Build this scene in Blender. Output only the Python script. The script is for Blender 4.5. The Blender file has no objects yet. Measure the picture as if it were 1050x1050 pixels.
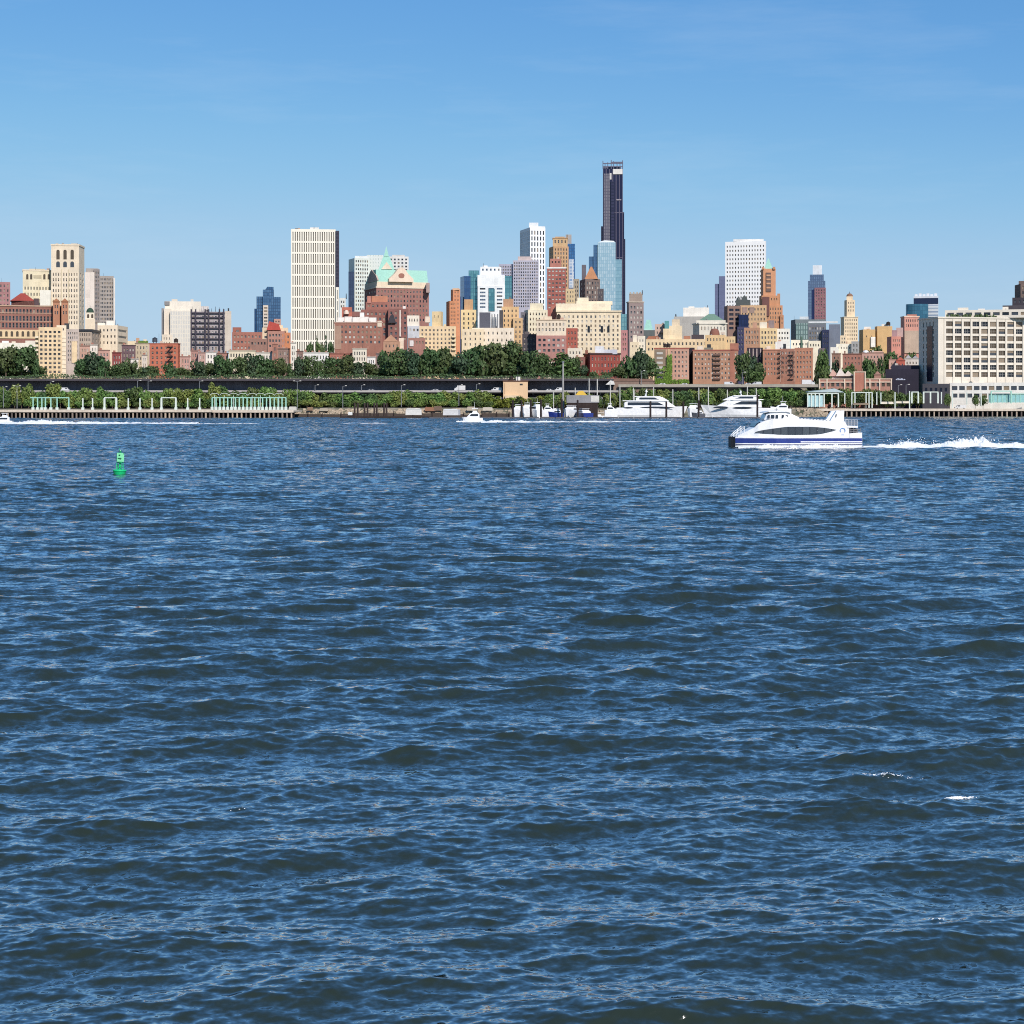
import bpy, math, random
import numpy as np
from math import sin, cos, tan, atan, atan2, pi, radians, sqrt
SC = bpy.context.scene
COL = SC.collection
rnd = random.Random(7)

# ---------------------------------------------------------------- camera, sky, sun, exposure
F, CX, HY, EYE = 1770.0, 525.0, 409.0, 10.0      # photo pixels: focal length, centre column, horizon row; eye height in metres
cam_d = bpy.data.cameras.new('camera')
cam = bpy.data.objects.new('camera', cam_d); COL.objects.link(cam)
cam.location = (0, 0, EYE); cam.rotation_euler = (radians(90), 0, 0)
cam_d.sensor_width = 36; cam_d.lens = 36*F/1050
cam_d.shift_y = -(525-HY)/1050
cam_d.clip_start = 0.5; cam_d.clip_end = 40000
SC.camera = cam

SUN_AZ, SUN_EL = 24.0, 38.0                        # degrees to the right of straight behind the camera, height
sd = (sin(radians(SUN_AZ))*cos(radians(SUN_EL)), -cos(radians(SUN_AZ))*cos(radians(SUN_EL)), sin(radians(SUN_EL)))
world = bpy.data.worlds.new('World'); SC.world = world; world.use_nodes = True
nt = world.node_tree; nt.nodes.clear()
out = nt.nodes.new('ShaderNodeOutputWorld'); bg = nt.nodes.new('ShaderNodeBackground')
sky = nt.nodes.new('ShaderNodeTexSky'); sky.sky_type = 'NISHITA'; sky.sun_disc = False
sky.sun_elevation = radians(SUN_EL)
sky.sun_rotation = atan2(sd[0], sd[1])
sky.altitude = 0; sky.air_density = 1.0; sky.dust_density = 0.0; sky.ozone_density = 6.0
bg.inputs[1].default_value = 0.1
# the camera's colour response to the sky: deeper blue overhead, an even light blue down to the rooftops
k1 = nt.nodes.new('ShaderNodeVectorMath'); k1.operation = 'SCALE'; k1.inputs['Scale'].default_value = 0.1
cv = nt.nodes.new('ShaderNodeRGBCurve'); hs = nt.nodes.new('ShaderNodeVectorMath'); hs.operation = 'SCALE'; hs.inputs['Scale'].default_value = 10.0
for ch, pts in enumerate((((0, 0), (.044, .036), (.184, .133), (.235, .180), (.314, .265), (.451, .385), (.624, .440), (.855, .465), (1, .47)),
                          ((0, 0), (.090, .125), (.25, .275), (.352, .362), (.429, .43), (.539, .525), (.694, .60), (.823, .63), (1, .645)),
                          ((0, 0), (.202, .285), (.40, .49), (.624, .72), (.723, .77), (.807, .80), (.863, .81), (1, .82)))):
    c_ = cv.mapping.curves[ch]
    c_.points[0].location = pts[0]; c_.points[1].location = pts[-1]
    for p_ in pts[1:-1]: c_.points.new(*p_)
cv.mapping.update()
nt.links.new(sky.outputs[0], k1.inputs[0]); nt.links.new(k1.outputs[0], cv.inputs['Color']); nt.links.new(cv.outputs[0], hs.inputs[0])
# a few very thin cirrus streaks
tc = nt.nodes.new('ShaderNodeTexCoord'); mp = nt.nodes.new('ShaderNodeMapping')
mp.inputs['Scale'].default_value = (2.2, 2.2, 16); mp.inputs['Rotation'].default_value = (0.0, 0.12, 0.3)
nz = nt.nodes.new('ShaderNodeTexNoise'); nz.inputs['Scale'].default_value = 2.6; nz.inputs['Detail'].default_value = 6; nz.inputs['Roughness'].default_value = 0.62
rmp = nt.nodes.new('ShaderNodeMapRange'); rmp.inputs[1].default_value = 0.5; rmp.inputs[2].default_value = 0.85; rmp.inputs[3].default_value = 0; rmp.inputs[4].default_value = 0.16
mx = nt.nodes.new('ShaderNodeMix'); mx.data_type = 'RGBA'
mx.inputs[7].default_value = (6.6, 7.8, 9.0, 1)
nt.links.new(tc.outputs['Generated'], mp.inputs[0]); nt.links.new(mp.outputs[0], nz.inputs['Vector'])
nt.links.new(nz.outputs['Fac'], rmp.inputs[0]); nt.links.new(rmp.outputs[0], mx.inputs[0])
nt.links.new(hs.outputs[0], mx.inputs[6]); nt.links.new(mx.outputs[2], bg.inputs[0]); nt.links.new(bg.outputs[0], out.inputs[0])

sun_d = bpy.data.lights.new('sun', 'SUN'); sun = bpy.data.objects.new('sun', sun_d); COL.objects.link(sun)
sun_d.energy = 4.4; sun_d.angle = radians(0.5); sun_d.color = (1.0, 0.93, 0.86)
from mathutils import Vector, Matrix
sun.rotation_euler = Vector(sd).to_track_quat('Z', 'Y').to_euler()

SC.view_settings.view_transform = 'Standard'; SC.view_settings.look = 'None'
SC.view_settings.exposure = 0.0; SC.view_settings.gamma = 1.0
SC.render.engine = 'CYCLES'
SC.cycles.use_denoising = False
SC.cycles.max_bounces = 6; SC.cycles.diffuse_bounces = 2; SC.cycles.glossy_bounces = 3
SC.cycles.transparent_max_bounces = 4; SC.cycles.caustics_reflective = False; SC.cycles.caustics_refractive = False
SC.cycles.filter_width = 1.05

# ---------------------------------------------------------------- helpers
def lin(c):
    return tuple(((x/255)/12.92 if x/255 <= 0.04045 else ((x/255+0.055)/1.055)**2.4) for x in c)
def RX(px): return (px-CX)/F
def WX(px, D): return RX(px)*D
def WZ(py, D): return EYE+(HY-py)/F*D
def tag(o, label=None, cat=None, group=None, kind=None):
    if label: o['label'] = label
    if cat: o['category'] = cat
    if group: o['group'] = group
    if kind: o['kind'] = kind
    return o
def empty(name, loc, label, cat, group=None):
    o = bpy.data.objects.new(name, None); COL.objects.link(o); o.location = loc
    o.empty_display_size = 0.5
    return tag(o, label, cat, group)
def link(name, me, parent=None, loc=(0, 0, 0), rz=0.0):
    o = bpy.data.objects.new(name, me); COL.objects.link(o)
    if parent is not None: o.parent = parent
    o.location = loc
    if rz: o.rotation_euler = (0, 0, rz)
    return o

class MB:
    """collects polygons; build() links them as one mesh object"""
    def __init__(s): s.v = []; s.f = []; s.uv = []; s.mi = []; s.m = 0
    def poly(s, pts, uv=None):
        n = len(s.v); s.v.extend(pts); s.f.append(tuple(range(n, n+len(pts))))
        s.uv.extend(uv if uv else [(p[0]+p[1], p[2]) for p in pts]); s.mi.append(s.m)
    def mesh8(s, c):
        for a, b, d, e in ((0, 1, 5, 4), (1, 2, 6, 5), (2, 3, 7, 6), (3, 0, 4, 7), (4, 5, 6, 7), (3, 2, 1, 0)):
            s.poly([c[a], c[b], c[d], c[e]])
    def box(s, x0, x1, y0, y1, z0, z1):
        s.mesh8([(x0, y0, z0), (x1, y0, z0), (x1, y1, z0), (x0, y1, z0), (x0, y0, z1), (x1, y0, z1), (x1, y1, z1), (x0, y1, z1)])
    def taper(s, x0, x1, y0, y1, z0, z1, tx, ty=None):
        ty = tx if ty is None else ty
        s.mesh8([(x0, y0, z0), (x1, y0, z0), (x1, y1, z0), (x0, y1, z0), (x0+tx, y0+ty, z1), (x1-tx, y0+ty, z1), (x1-tx, y1-ty, z1), (x0+tx, y1-ty, z1)])
    def bar(s, a, b, r, r2=None, n=6):
        a = Vector(a); b = Vector(b); r2 = r if r2 is None else r2
        d = (b-a).normalized(); u = d.cross(Vector((0, 0, 1)))
        if u.length < 1e-3: u = Vector((1, 0, 0))
        u.normalize(); w = d.cross(u)
        A = [tuple(a+(u*cos(t)+w*sin(t))*r) for t in [2*pi*i/n for i in range(n)]]
        B = [tuple(b+(u*cos(t)+w*sin(t))*r2) for t in [2*pi*i/n for i in range(n)]]
        for i in range(n):
            j = (i+1) % n; s.poly([A[i], A[j], B[j], B[i]][::-1])
        s.poly(A); s.poly(B[::-1])
    def lathe(s, cx, cy, prof, n=16):
        for (r0, z0), (r1, z1) in zip(prof, prof[1:]):
            for i in range(n):
                a, b = 2*pi*i/n, 2*pi*(i+1)/n
                q = [(cx+r0*cos(a), cy+r0*sin(a), z0), (cx+r0*cos(b), cy+r0*sin(b), z0), (cx+r1*cos(b), cy+r1*sin(b), z1), (cx+r1*cos(a), cy+r1*sin(a), z1)]
                if r1 < 1e-6: q = q[:3]
                elif r0 < 1e-6: q = [q[0], q[2], q[3]]
                s.poly(q)
    def prism(s, prof, y0, y1):
        """outline in x,z swept along y (outline counter-clockwise seen from -y)"""
        n = len(prof)
        s.poly([(x, y0, z) for x, z in prof]); s.poly([(x, y1, z) for x, z in prof][::-1])
        for i in range(n):
            (a, b), (c, d) = prof[i], prof[(i+1) % n]
            s.poly([(a, y0, b), (a, y1, b), (c, y1, d), (c, y0, d)])
    def loft(s, secs, close=True, caps=True):
        n = len(secs[0])
        for A, B in zip(secs, secs[1:]):
            for i in range(n if close else n-1):
                j = (i+1) % n; s.poly([A[i], A[j], B[j], B[i]])
        if caps: s.poly(secs[0][::-1]); s.poly(secs[-1])
    def data(s, name, mats, smooth=False, weld=False):
        me = bpy.data.meshes.new(name)
        me.from_pydata(s.v, [], s.f)
        uvl = me.uv_layers.new(name='UVMap')
        uvl.data.foreach_set('uv', np.array(s.uv, dtype=np.float32).ravel())
        for m in (mats if isinstance(mats, (list, tuple)) else [mats]): me.materials.append(m)
        me.polygons.foreach_set('material_index', s.mi)
        if weld:
            import bmesh
            bm = bmesh.new(); bm.from_mesh(me); bmesh.ops.remove_doubles(bm, verts=bm.verts, dist=1e-4)
            bmesh.ops.recalc_face_normals(bm, faces=bm.faces)
            bm.to_mesh(me); bm.free()
        if smooth: me.polygons.foreach_set('use_smooth', [True]*len(me.polygons))
        me.update(); return me
    def build(s, name, mats, parent=None, loc=(0, 0, 0), rz=0.0, smooth=False, weld=False):
        return link(name, s.data(name, mats, smooth, weld), parent, loc, rz)

# ---------------------------------------------------------------- materials
_M = {}
SAT = 0.84
def _base(name):
    m = bpy.data.materials.new(name); m.use_nodes = True
    t = m.node_tree; b = t.nodes['Principled BSDF']
    return m, t, b
def N(t, kind, **kw):
    n = t.nodes.new(kind)
    for k, v in kw.items(): setattr(n, k, v)
    return n
def wall(c, rough=0.85, var=0.18, alb=0.89, course=0.0):
    """masonry / render: weathering blotches, faint vertical streaks, faint courses. c = sunlit sRGB colour"""
    key = ('w', tuple(c), rough, var, alb, course)
    if key in _M: return _M[key]
    m, t, b = _base('masonry')
    L = t.links; col = tuple(x*alb for x in lin(c)); gy = sum(col)/3; col = tuple(gy+(x-gy)*SAT for x in col)
    tcn = N(t, 'ShaderNodeTexCoord')
    n1 = N(t, 'ShaderNodeTexNoise'); n1.inputs['Scale'].default_value = 0.09; n1.inputs['Detail'].default_value = 5
    L.new(tcn.outputs['Object'], n1.inputs['Vector'])
    mp = N(t, 'ShaderNodeMapping'); mp.inputs['Scale'].default_value = (0.8, 0.8, 0.05)
    n2 = N(t, 'ShaderNodeTexNoise'); n2.inputs['Scale'].default_value = 1.0; n2.inputs['Detail'].default_value = 3
    L.new(tcn.outputs['Object'], mp.inputs[0]); L.new(mp.outputs[0], n2.inputs['Vector'])
    n3 = N(t, 'ShaderNodeTexNoise'); n3.inputs['Scale'].default_value = 1.3; n3.inputs['Detail'].default_value = 2
    L.new(tcn.outputs['Object'], n3.inputs['Vector'])
    a1 = N(t, 'ShaderNodeMath', operation='ADD'); L.new(n1.outputs['Fac'], a1.inputs[0]); L.new(n2.outputs['Fac'], a1.inputs[1])
    a2 = N(t, 'ShaderNodeMath', operation='ADD'); L.new(a1.outputs[0], a2.inputs[0]); L.new(n3.outputs['Fac'], a2.inputs[1])
    uv = N(t, 'ShaderNodeUVMap'); sn = N(t, 'ShaderNodeVectorMath', operation='SNAP'); sn.inputs[1].default_value = (4.1, 3.35, 1.0); L.new(uv.outputs[0], sn.inputs[0])
    wn = N(t, 'ShaderNodeTexWhiteNoise', noise_dimensions='2D'); L.new(sn.outputs[0], wn.inputs['Vector'])        # repairs and repointing, bay by bay
    wm = N(t, 'ShaderNodeMath', operation='MULTIPLY_ADD'); wm.inputs[1].default_value = 0.35; wm.inputs[2].default_value = -0.17; L.new(wn.outputs['Value'], wm.inputs[0])
    a3 = N(t, 'ShaderNodeMath', operation='ADD'); L.new(a2.outputs[0], a3.inputs[0]); L.new(wm.outputs[0], a3.inputs[1]); a2 = a3
    mr = N(t, 'ShaderNodeMapRange'); mr.inputs[1].default_value = 0.9; mr.inputs[2].default_value = 2.1
    mr.inputs[3].default_value = 1-var; mr.inputs[4].default_value = 1+var
    L.new(a2.outputs[0], mr.inputs[0])
    mul = N(t, 'ShaderNodeMix', data_type='RGBA', blend_type='MULTIPLY'); mul.inputs[0].default_value = 1
    mul.inputs[6].default_value = (*col, 1); L.new(mr.outputs[0], mul.inputs[7])
    L.new(mul.outputs[2], b.inputs['Base Color']); b.inputs['Roughness'].default_value = rough
    b.inputs['Specular IOR Level'].default_value = 0.25
    _M[key] = m; return m
def plain(name, c, rough=0.5, metal=0.0, alb=0.8, spec=0.5):
    key = ('p', name, tuple(c), rough, metal)
    if key in _M: return _M[key]
    m, t, b = _base(name)
    n1 = N(t, 'ShaderNodeTexNoise'); n1.inputs['Scale'].default_value = 0.8; n1.inputs['Detail'].default_value = 4
    tcn = N(t, 'ShaderNodeTexCoord'); t.links.new(tcn.outputs['Object'], n1.inputs['Vector'])
    mr = N(t, 'ShaderNodeMapRange'); mr.inputs[1].default_value = 0.3; mr.inputs[2].default_value = 0.7; mr.inputs[3].default_value = 0.9; mr.inputs[4].default_value = 1.08
    t.links.new(n1.outputs['Fac'], mr.inputs[0])
    mul = N(t, 'ShaderNodeMix', data_type='RGBA', blend_type='MULTIPLY'); mul.inputs[0].default_value = 1
    mul.inputs[6].default_value = (*[x*alb for x in lin(c)], 1); t.links.new(mr.outputs[0], mul.inputs[7])
    t.links.new(mul.outputs[2], b.inputs['Base Color'])
    b.inputs['Roughness'].default_value = rough; b.inputs['Metallic'].default_value = metal; b.inputs['Specular IOR Level'].default_value = spec
    _M[key] = m; return m
def curtain(c1, c2, cm, pw=1.6, ph=3.4, mort=0.12, metal=0.55, rough=0.16, offs=0.0):
    """glass curtain wall: panels pw x ph metres with mullions and per-panel variation"""
    key = ('g', tuple(c1), tuple(c2), tuple(cm), pw, ph, mort, metal, offs)
    if key in _M: return _M[key]
    m, t, b = _base('curtain_glass')
    uv = N(t, 'ShaderNodeUVMap'); br = N(t, 'ShaderNodeTexBrick'); br.offset = offs; br.squash = 1.0
    br.inputs['Color1'].default_value = (*[x*0.8 for x in lin(c1)], 1); br.inputs['Color2'].default_value = (*[x*0.8 for x in lin(c2)], 1)
    br.inputs['Mortar'].default_value = (*[x*0.8 for x in lin(cm)], 1)
    br.inputs['Scale'].default_value = 1.0; br.inputs['Mortar Size'].default_value = mort; br.inputs['Mortar Smooth'].default_value = 0
    br.inputs['Bias'].default_value = 0; br.inputs['Brick Width'].default_value = pw; br.inputs['Row Height'].default_value = ph
    t.links.new(uv.outputs[0], br.inputs['Vector']); t.links.new(br.outputs['Color'], b.inputs['Base Color'])
    inv = N(t, 'ShaderNodeMath', operation='MULTIPLY_ADD'); inv.inputs[1].default_value = -metal; inv.inputs[2].default_value = metal
    t.links.new(br.outputs['Fac'], inv.inputs[0]); t.links.new(inv.outputs[0], b.inputs['Metallic'])
    b.inputs['Roughness'].default_value = rough
    _M[key] = m; return m
def glass(c, rough=0.12, metal=0.0):
    return plain('window_glass', c, rough, metal, 0.9, 0.35)
G_DARK = glass((38, 42, 50)); G_MID = glass((74, 80, 88)); G_BROWN = glass((92, 80, 66)); G_BLUE = glass((70, 100, 130), 0.1, 0.4)
G_PALE = plain('blind', (205, 200, 190), 0.6); G_TAN = plain('blind', (150, 132, 110), 0.6); G_NAVY = glass((26, 28, 48))
PAL = {'dark': [G_DARK]*6+[G_MID]*2+[G_TAN], 'mid': [G_MID]*4+[G_DARK]*2+[G_TAN]*2, 'white': [G_PALE]*4+[G_DARK]*2+[G_MID]*3, 'brown': [G_BROWN]*4+[G_MID]*2,
       'blue': [G_BLUE]*4+[G_MID, G_DARK], 'navy': [G_NAVY]*5+[G_DARK], 'rib': [glass((132, 124, 112)), glass((112, 104, 94)), glass((120, 112, 100))], 'ware': [G_BROWN]*5+[G_MID]*2+[G_DARK]*3+[G_TAN]*1, 'lite': [G_MID]*3+[G_PALE]*2+[G_TAN]*3}
WHITE = plain('white_paint', (246, 246, 246), 0.35); OFFW = plain('off_white_paint', (228, 224, 214), 0.5)
STEEL = plain('grey_steel', (150, 152, 155), 0.5, 0.3); DARK = plain('dark_metal', (44, 46, 52), 0.55); TIMBER = wall((62, 50, 46), 0.9, 0.3)
CONC = wall((178, 168, 152), 0.9, 0.2); CONCD = wall((112, 108, 108), 0.9, 0.25); RUST = wall((120, 84, 62), 0.9, 0.25)
# ---------------------------------------------------------------- terrain and river
def ss(a, b, v):
    t = max(0.0, min(1.0, (v-a)/(b-a))); return t*t*(3-2*t)
def ground_z(x, y):
    right = ss(165, 188, x); east = ss(60, 72, x)
    shore = (1-right)*ss(938, 958, y)+right*ss(966, 984, y)
    bump = 0.7*ss(940, 952, y)*(1-ss(966, 984, y))*ss(-122, -112, x)*(1-ss(-20, 0, x))
    left = (17.6-3.2*east)*ss(1021.5, 1023, y); slope = 18.5*ss(1012, 1190, y)
    return -3.0+7.4*shore+bump+(1-right)*left+right*slope
m, t, b = _base('park_soil')
n1 = N(t, 'ShaderNodeTexNoise'); n1.inputs['Scale'].default_value = 0.12; n1.inputs['Detail'].default_value = 7
rp = N(t, 'ShaderNodeValToRGB'); rp.color_ramp.elements[0].color = (0.07, 0.075, 0.04, 1); rp.color_ramp.elements[1].color = (0.36, 0.30, 0.22, 1); rp.color_ramp.elements[0].position = 0.38; rp.color_ramp.elements[1].position = 0.62
tcn = N(t, 'ShaderNodeTexCoord'); t.links.new(tcn.outputs['Object'], n1.inputs['Vector']); t.links.new(n1.outputs['Fac'], rp.inputs[0]); t.links.new(rp.outputs[0], b.inputs['Base Color']); b.inputs['Roughness'].default_value = 0.95
xs = sorted(set([-5000, -2500, -1200, -700, -500]+list(range(-420, 431, 10))+[60, 63, 66, 69, 72, 165, 171, 177, 183, 188, 500, 700, 1200, 2500, 5000]+[-122, -119, -116, -112]))
ys = [900, 930, 938, 941, 944, 947, 950, 953, 956, 958, 962, 966, 970, 975, 980, 984, 992, 1000, 1012, 1021.5, 1022, 1022.5, 1023, 1040, 1060, 1080, 1100, 1130, 1160, 1190, 1250, 1400, 1800, 2500, 4000, 6000, 9000]
v = [(x, y, ground_z(x, y)) for y in ys for x in xs]; nx_ = len(xs)
f = [(j*nx_+i, j*nx_+i+1, (j+1)*nx_+i+1, (j+1)*nx_+i) for j in range(len(ys)-1) for i in range(nx_-1)]
me = bpy.data.meshes.new('ground'); me.from_pydata(v, [], f); me.materials.append(m)
tag(link('ground', me), 'river bank, park and the town plateau', kind='structure')

# river: a wave field of some 190 components; short waves drop out where the mesh gets coarse and go into the material's fine normals
g = np.random.default_rng(21)
NC = 340
lam = np.exp(g.uniform(np.log(0.16), np.log(12.0), NC)).astype(np.float64)
kk = 2*np.pi/lam
spread = np.where(lam > 2.5, 0.36, 0.75)
ang = radians(-82)+g.normal(0, 1, NC)*spread*0.8                      # mostly running towards the viewer, a little to one side
kx, ky = kk*np.cos(ang), kk*np.sin(ang)
ph = g.uniform(0, 2*np.pi, NC)
shape = 1.0*np.exp(-0.5*((np.log(lam)-np.log(3.8))/0.5)**2)+0.6*np.exp(-0.5*((np.log(lam)-np.log(1.3))/0.5)**2)+1.35*np.exp(-0.5*((np.log(lam)-np.log(0.42))/0.5)**2)
slope_rms = 0.245
sl = np.sqrt(shape/np.sum(shape)*2)*slope_rms
amp = sl/kk
pyr = [17700/14.0]
rows = []
d = 14.0
while d < 985:
    rows.append(d); d += min(max(d*d/17700.0*0.8, 0.03), 1.1)
rows = np.array(rows)
phi = np.concatenate([np.radians(np.linspace(-62, -19.5, 60)), np.radians(np.linspace(-19, 19, 1150)), np.radians(np.linspace(19.5, 62, 60))])
tx = np.tan(phi)
R_, C_ = len(rows), len(tx)
V = np.zeros((R_, C_, 3), dtype=np.float32); fine = np.zeros((R_, C_), dtype=np.float32)
dxr = np.radians(38/1150)
for i0 in range(0, R_, 24):
    i1 = min(R_, i0+24); dd = rows[i0:i1]; dm = float(dd.mean())
    dy = float(rows[min(i0+12, R_-1)]-rows[max(min(i0+11, R_-2), 0)]) if R_ > 1 else 0.1
    res = max(dy, dm*dxr)
    wgt = np.clip((lam/res-1.8)/1.8, 0, 1)
    idx = np.nonzero(wgt > 0)[0]
    Y = np.repeat(dd[:, None], C_, 1).astype(np.float32); X = (Y*tx[None, :]).astype(np.float32)
    hz = np.zeros_like(X); ox = np.zeros_like(X); oy = np.zeros_like(X)
    for q in idx:
        a_ = amp[q]*wgt[q]; arg = (kx[q]*X+ky[q]*Y+ph[q]).astype(np.float32)
        c_ = np.cos(arg); s_ = np.sin(arg); hz += a_*c_
        ox -= 0.7*a_*kx[q]/kk[q]*s_; oy -= 0.7*a_*ky[q]/kk[q]*s_
    # gusts: patches where the chop stands higher
    gm = (0.88+0.22*np.sin(X*0.031+Y*0.047+1.3)*np.sin(X*0.017-Y*0.023)+0.12*np.sin(X*0.11+Y*0.06+2)).astype(np.float32)
    hz *= gm; hz = hz+0.8*hz*np.abs(hz)*(hz > 0)-0.012                       # sharper crests, flatter troughs
    V[i0:i1, :, 0] = X+ox*gm+0.25*hz; V[i0:i1, :, 1] = Y+oy*gm-0.55*hz; V[i0:i1, :, 2] = hz       # crests lean downwind
    fine[i0:i1] = np.sqrt(np.sum(sl**2*(1-wgt**2))/2)
quad = (np.arange(R_-1)[:, None]*C_+np.arange(C_-1)[None, :]).ravel()
loops = np.stack([quad, quad+1, quad+C_+1, quad+C_], 1).astype(np.int32).ravel()
me = bpy.data.meshes.new('water'); nf = len(quad)
me.vertices.add(R_*C_); me.vertices.foreach_set('co', V.ravel())
me.loops.add(nf*4); me.loops.foreach_set('vertex_index', loops)
me.polygons.add(nf); me.polygons.foreach_set('loop_start', np.arange(0, nf*4, 4, dtype=np.int32)); me.polygons.foreach_set('loop_total', np.full(nf, 4, dtype=np.int32))
me.polygons.foreach_set('use_smooth', np.ones(nf, dtype=bool))
at = me.attributes.new('fine', 'FLOAT', 'POINT'); at.data.foreach_set('value', fine.ravel())
me.update(calc_edges=True)
m, t, b = _base('river_water'); L = t.links
tcn = N(t, 'ShaderNodeTexCoord'); geo = N(t, 'ShaderNodeNewGeometry'); att = N(t, 'ShaderNodeAttribute', attribute_name='fine')
def rip(scale, sx, sy, seed, rot):
    mp = N(t, 'ShaderNodeMapping'); mp.inputs['Scale'].default_value = (sx, sy, 1); mp.inputs['Rotation'].default_value = (0, 0, rot); mp.inputs['Location'].default_value = (seed, seed*0.7, 0)
    n_ = N(t, 'ShaderNodeTexNoise', noise_dimensions='2D'); n_.inputs['Scale'].default_value = scale; n_.inputs['Detail'].default_value = 1.5; n_.inputs['Roughness'].default_value = 0.6
    L.new(tcn.outputs['Object'], mp.inputs[0]); L.new(mp.outputs[0], n_.inputs['Vector'])
    s_ = N(t, 'ShaderNodeVectorMath', operation='SUBTRACT'); L.new(n_.outputs['Color'], s_.inputs[0]); s_.inputs[1].default_value = (0.5, 0.5, 0.5); return s_
def vmul(a, k):
    q = N(t, 'ShaderNodeVectorMath', operation='SCALE'); L.new(a.outputs[0], q.inputs[0])
    if isinstance(k, (int, float)): q.inputs['Scale'].default_value = k
    else: L.new(k, q.inputs['Scale'])
    return q
def vadd(a, b_):
    q = N(t, 'ShaderNodeVectorMath', operation='ADD'); L.new(a.outputs[0], q.inputs[0]); L.new(b_.outputs[0], q.inputs[1]); return q
cap = vadd(vadd(vmul(rip(3.4, 0.8, 1.1, 3.1, 0.15), 0.50), vmul(rip(9.0, 0.8, 1.2, 9.7, -0.1), 0.34)), vmul(rip(1.5, 0.8, 1.0, 7.7, 0.3), 0.30))       # capillary ripples everywhere
mid = vadd(vmul(rip(1.5, 0.55, 1.3, 5.3, 0.08), 4.2), vmul(rip(0.45, 0.5, 1.2, 1.9, -0.05), 3.2))        # what the coarse far mesh cannot carry
fm = vmul(mid, att.outputs['Fac'])
tot = vadd(cap, fm)
flat = N(t, 'ShaderNodeVectorMath', operation='MULTIPLY'); L.new(tot.outputs[0], flat.inputs[0]); flat.inputs[1].default_value = (0.75, 1.0, 0.0)
# at far, low angles only the slopes that lean towards the viewer show: bias the unresolved ones
bias = N(t, 'ShaderNodeCombineXYZ'); bm_ = N(t, 'ShaderNodeMath', operation='MULTIPLY'); L.new(att.outputs['Fac'], bm_.inputs[0]); bm_.inputs[1].default_value = -0.54; L.new(bm_.outputs[0], bias.inputs[1])
ten = N(t, 'ShaderNodeVectorMath', operation='ADD'); L.new(bias.outputs[0], ten.inputs[0]); ten.inputs[1].default_value = (0, -0.03, 0)
s1 = vadd(flat, ten)
s2 = N(t, 'ShaderNodeVectorMath', operation='ADD'); L.new(geo.outputs['Normal'], s2.inputs[0]); L.new(s1.outputs[0], s2.inputs[1])
s3 = N(t, 'ShaderNodeVectorMath', operation='NORMALIZE'); L.new(s2.outputs[0], s3.inputs[0]); 
t.nodes.remove(b)
df = N(t, 'ShaderNodeBsdfDiffuse'); df.inputs['Color'].default_value = (0.020, 0.029, 0.021, 1); gs_ = N(t, 'ShaderNodeBsdfGlossy'); gs_.inputs['Roughness'].default_value = 0.06; gs_.inputs['Color'].default_value = (0.97, 0.98, 1, 1)
lw = N(t, 'ShaderNodeLayerWeight'); lw.inputs['Blend'].default_value = 0.5; L.new(s3.outputs[0], lw.inputs['Normal'])      # reflectance rising towards grazing
pw_ = N(t, 'ShaderNodeMath', operation='POWER'); pw_.inputs[1].default_value = 2.05; L.new(lw.outputs['Facing'], pw_.inputs[0])
rf = N(t, 'ShaderNodeMath', operation='MULTIPLY_ADD'); rf.inputs[1].default_value = 0.97; rf.inputs[2].default_value = 0.02; L.new(pw_.outputs[0], rf.inputs[0])
ms = N(t, 'ShaderNodeMixShader'); L.new(rf.outputs[0], ms.inputs[0]); L.new(df.outputs[0], ms.inputs[1]); L.new(gs_.outputs[0], ms.inputs[2]); L.new(s3.outputs[0], gs_.inputs['Normal'])
L.new(ms.outputs[0], t.nodes['Material Output'].inputs[0])
me.materials.append(m)
tag(link('water', me), 'choppy blue harbour water', kind='structure')
WATER_V = V; WATER_ROWS = rows; WATER_TX = tx
# ---------------------------------------------------------------- building builder
def W(c, **k): return wall(c, **k)
def isect(S, d, r):
    """s such that S + s*d lies on the vertical plane through the camera with slope r (x = r*y)"""
    return (r*S[1]-S[0])/(d[0]-r*d[1])
def footprint(x0, x1, D, sp=None, sd='L', a=12, dep=None):
    if sp is None:
        rc = RX((x0+x1)/2); th = atan(rc); u = (cos(th), -sin(th)); C = (rc*D, D)
        s0 = isect(C, u, RX(x0)); s1 = isect(C, u, RX(x1))
        w = s1-s0
        return (C[0]+s0*u[0], C[1]+s0*u[1]), -th, w, dep if dep else max(6.0, min(w, 22.0))
    th = atan(RX(sp)); u = (cos(th), -sin(th)); v = (sin(th), cos(th)); S = (RX(sp)*D, D); A = radians(a)
    if sd == 'L':
        U = (cos(A)*u[0]+sin(A)*v[0], cos(A)*u[1]+sin(A)*v[1]); V = (-sin(A)*u[0]+cos(A)*v[0], -sin(A)*u[1]+cos(A)*v[1])
        w = isect(S, U, RX(x1)); d = isect(S, V, RX(x0)); O = S
    else:
        U = (cos(A)*u[0]-sin(A)*v[0], cos(A)*u[1]-sin(A)*v[1]); V = (sin(A)*u[0]+cos(A)*v[0], sin(A)*u[1]+cos(A)*v[1])
        w = -isect(S, U, RX(x0)); d = isect(S, V, RX(x1)); O = (S[0]-w*U[0], S[1]-w*U[1])
    return O, atan2(U[1], U[0]), w, d

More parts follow.
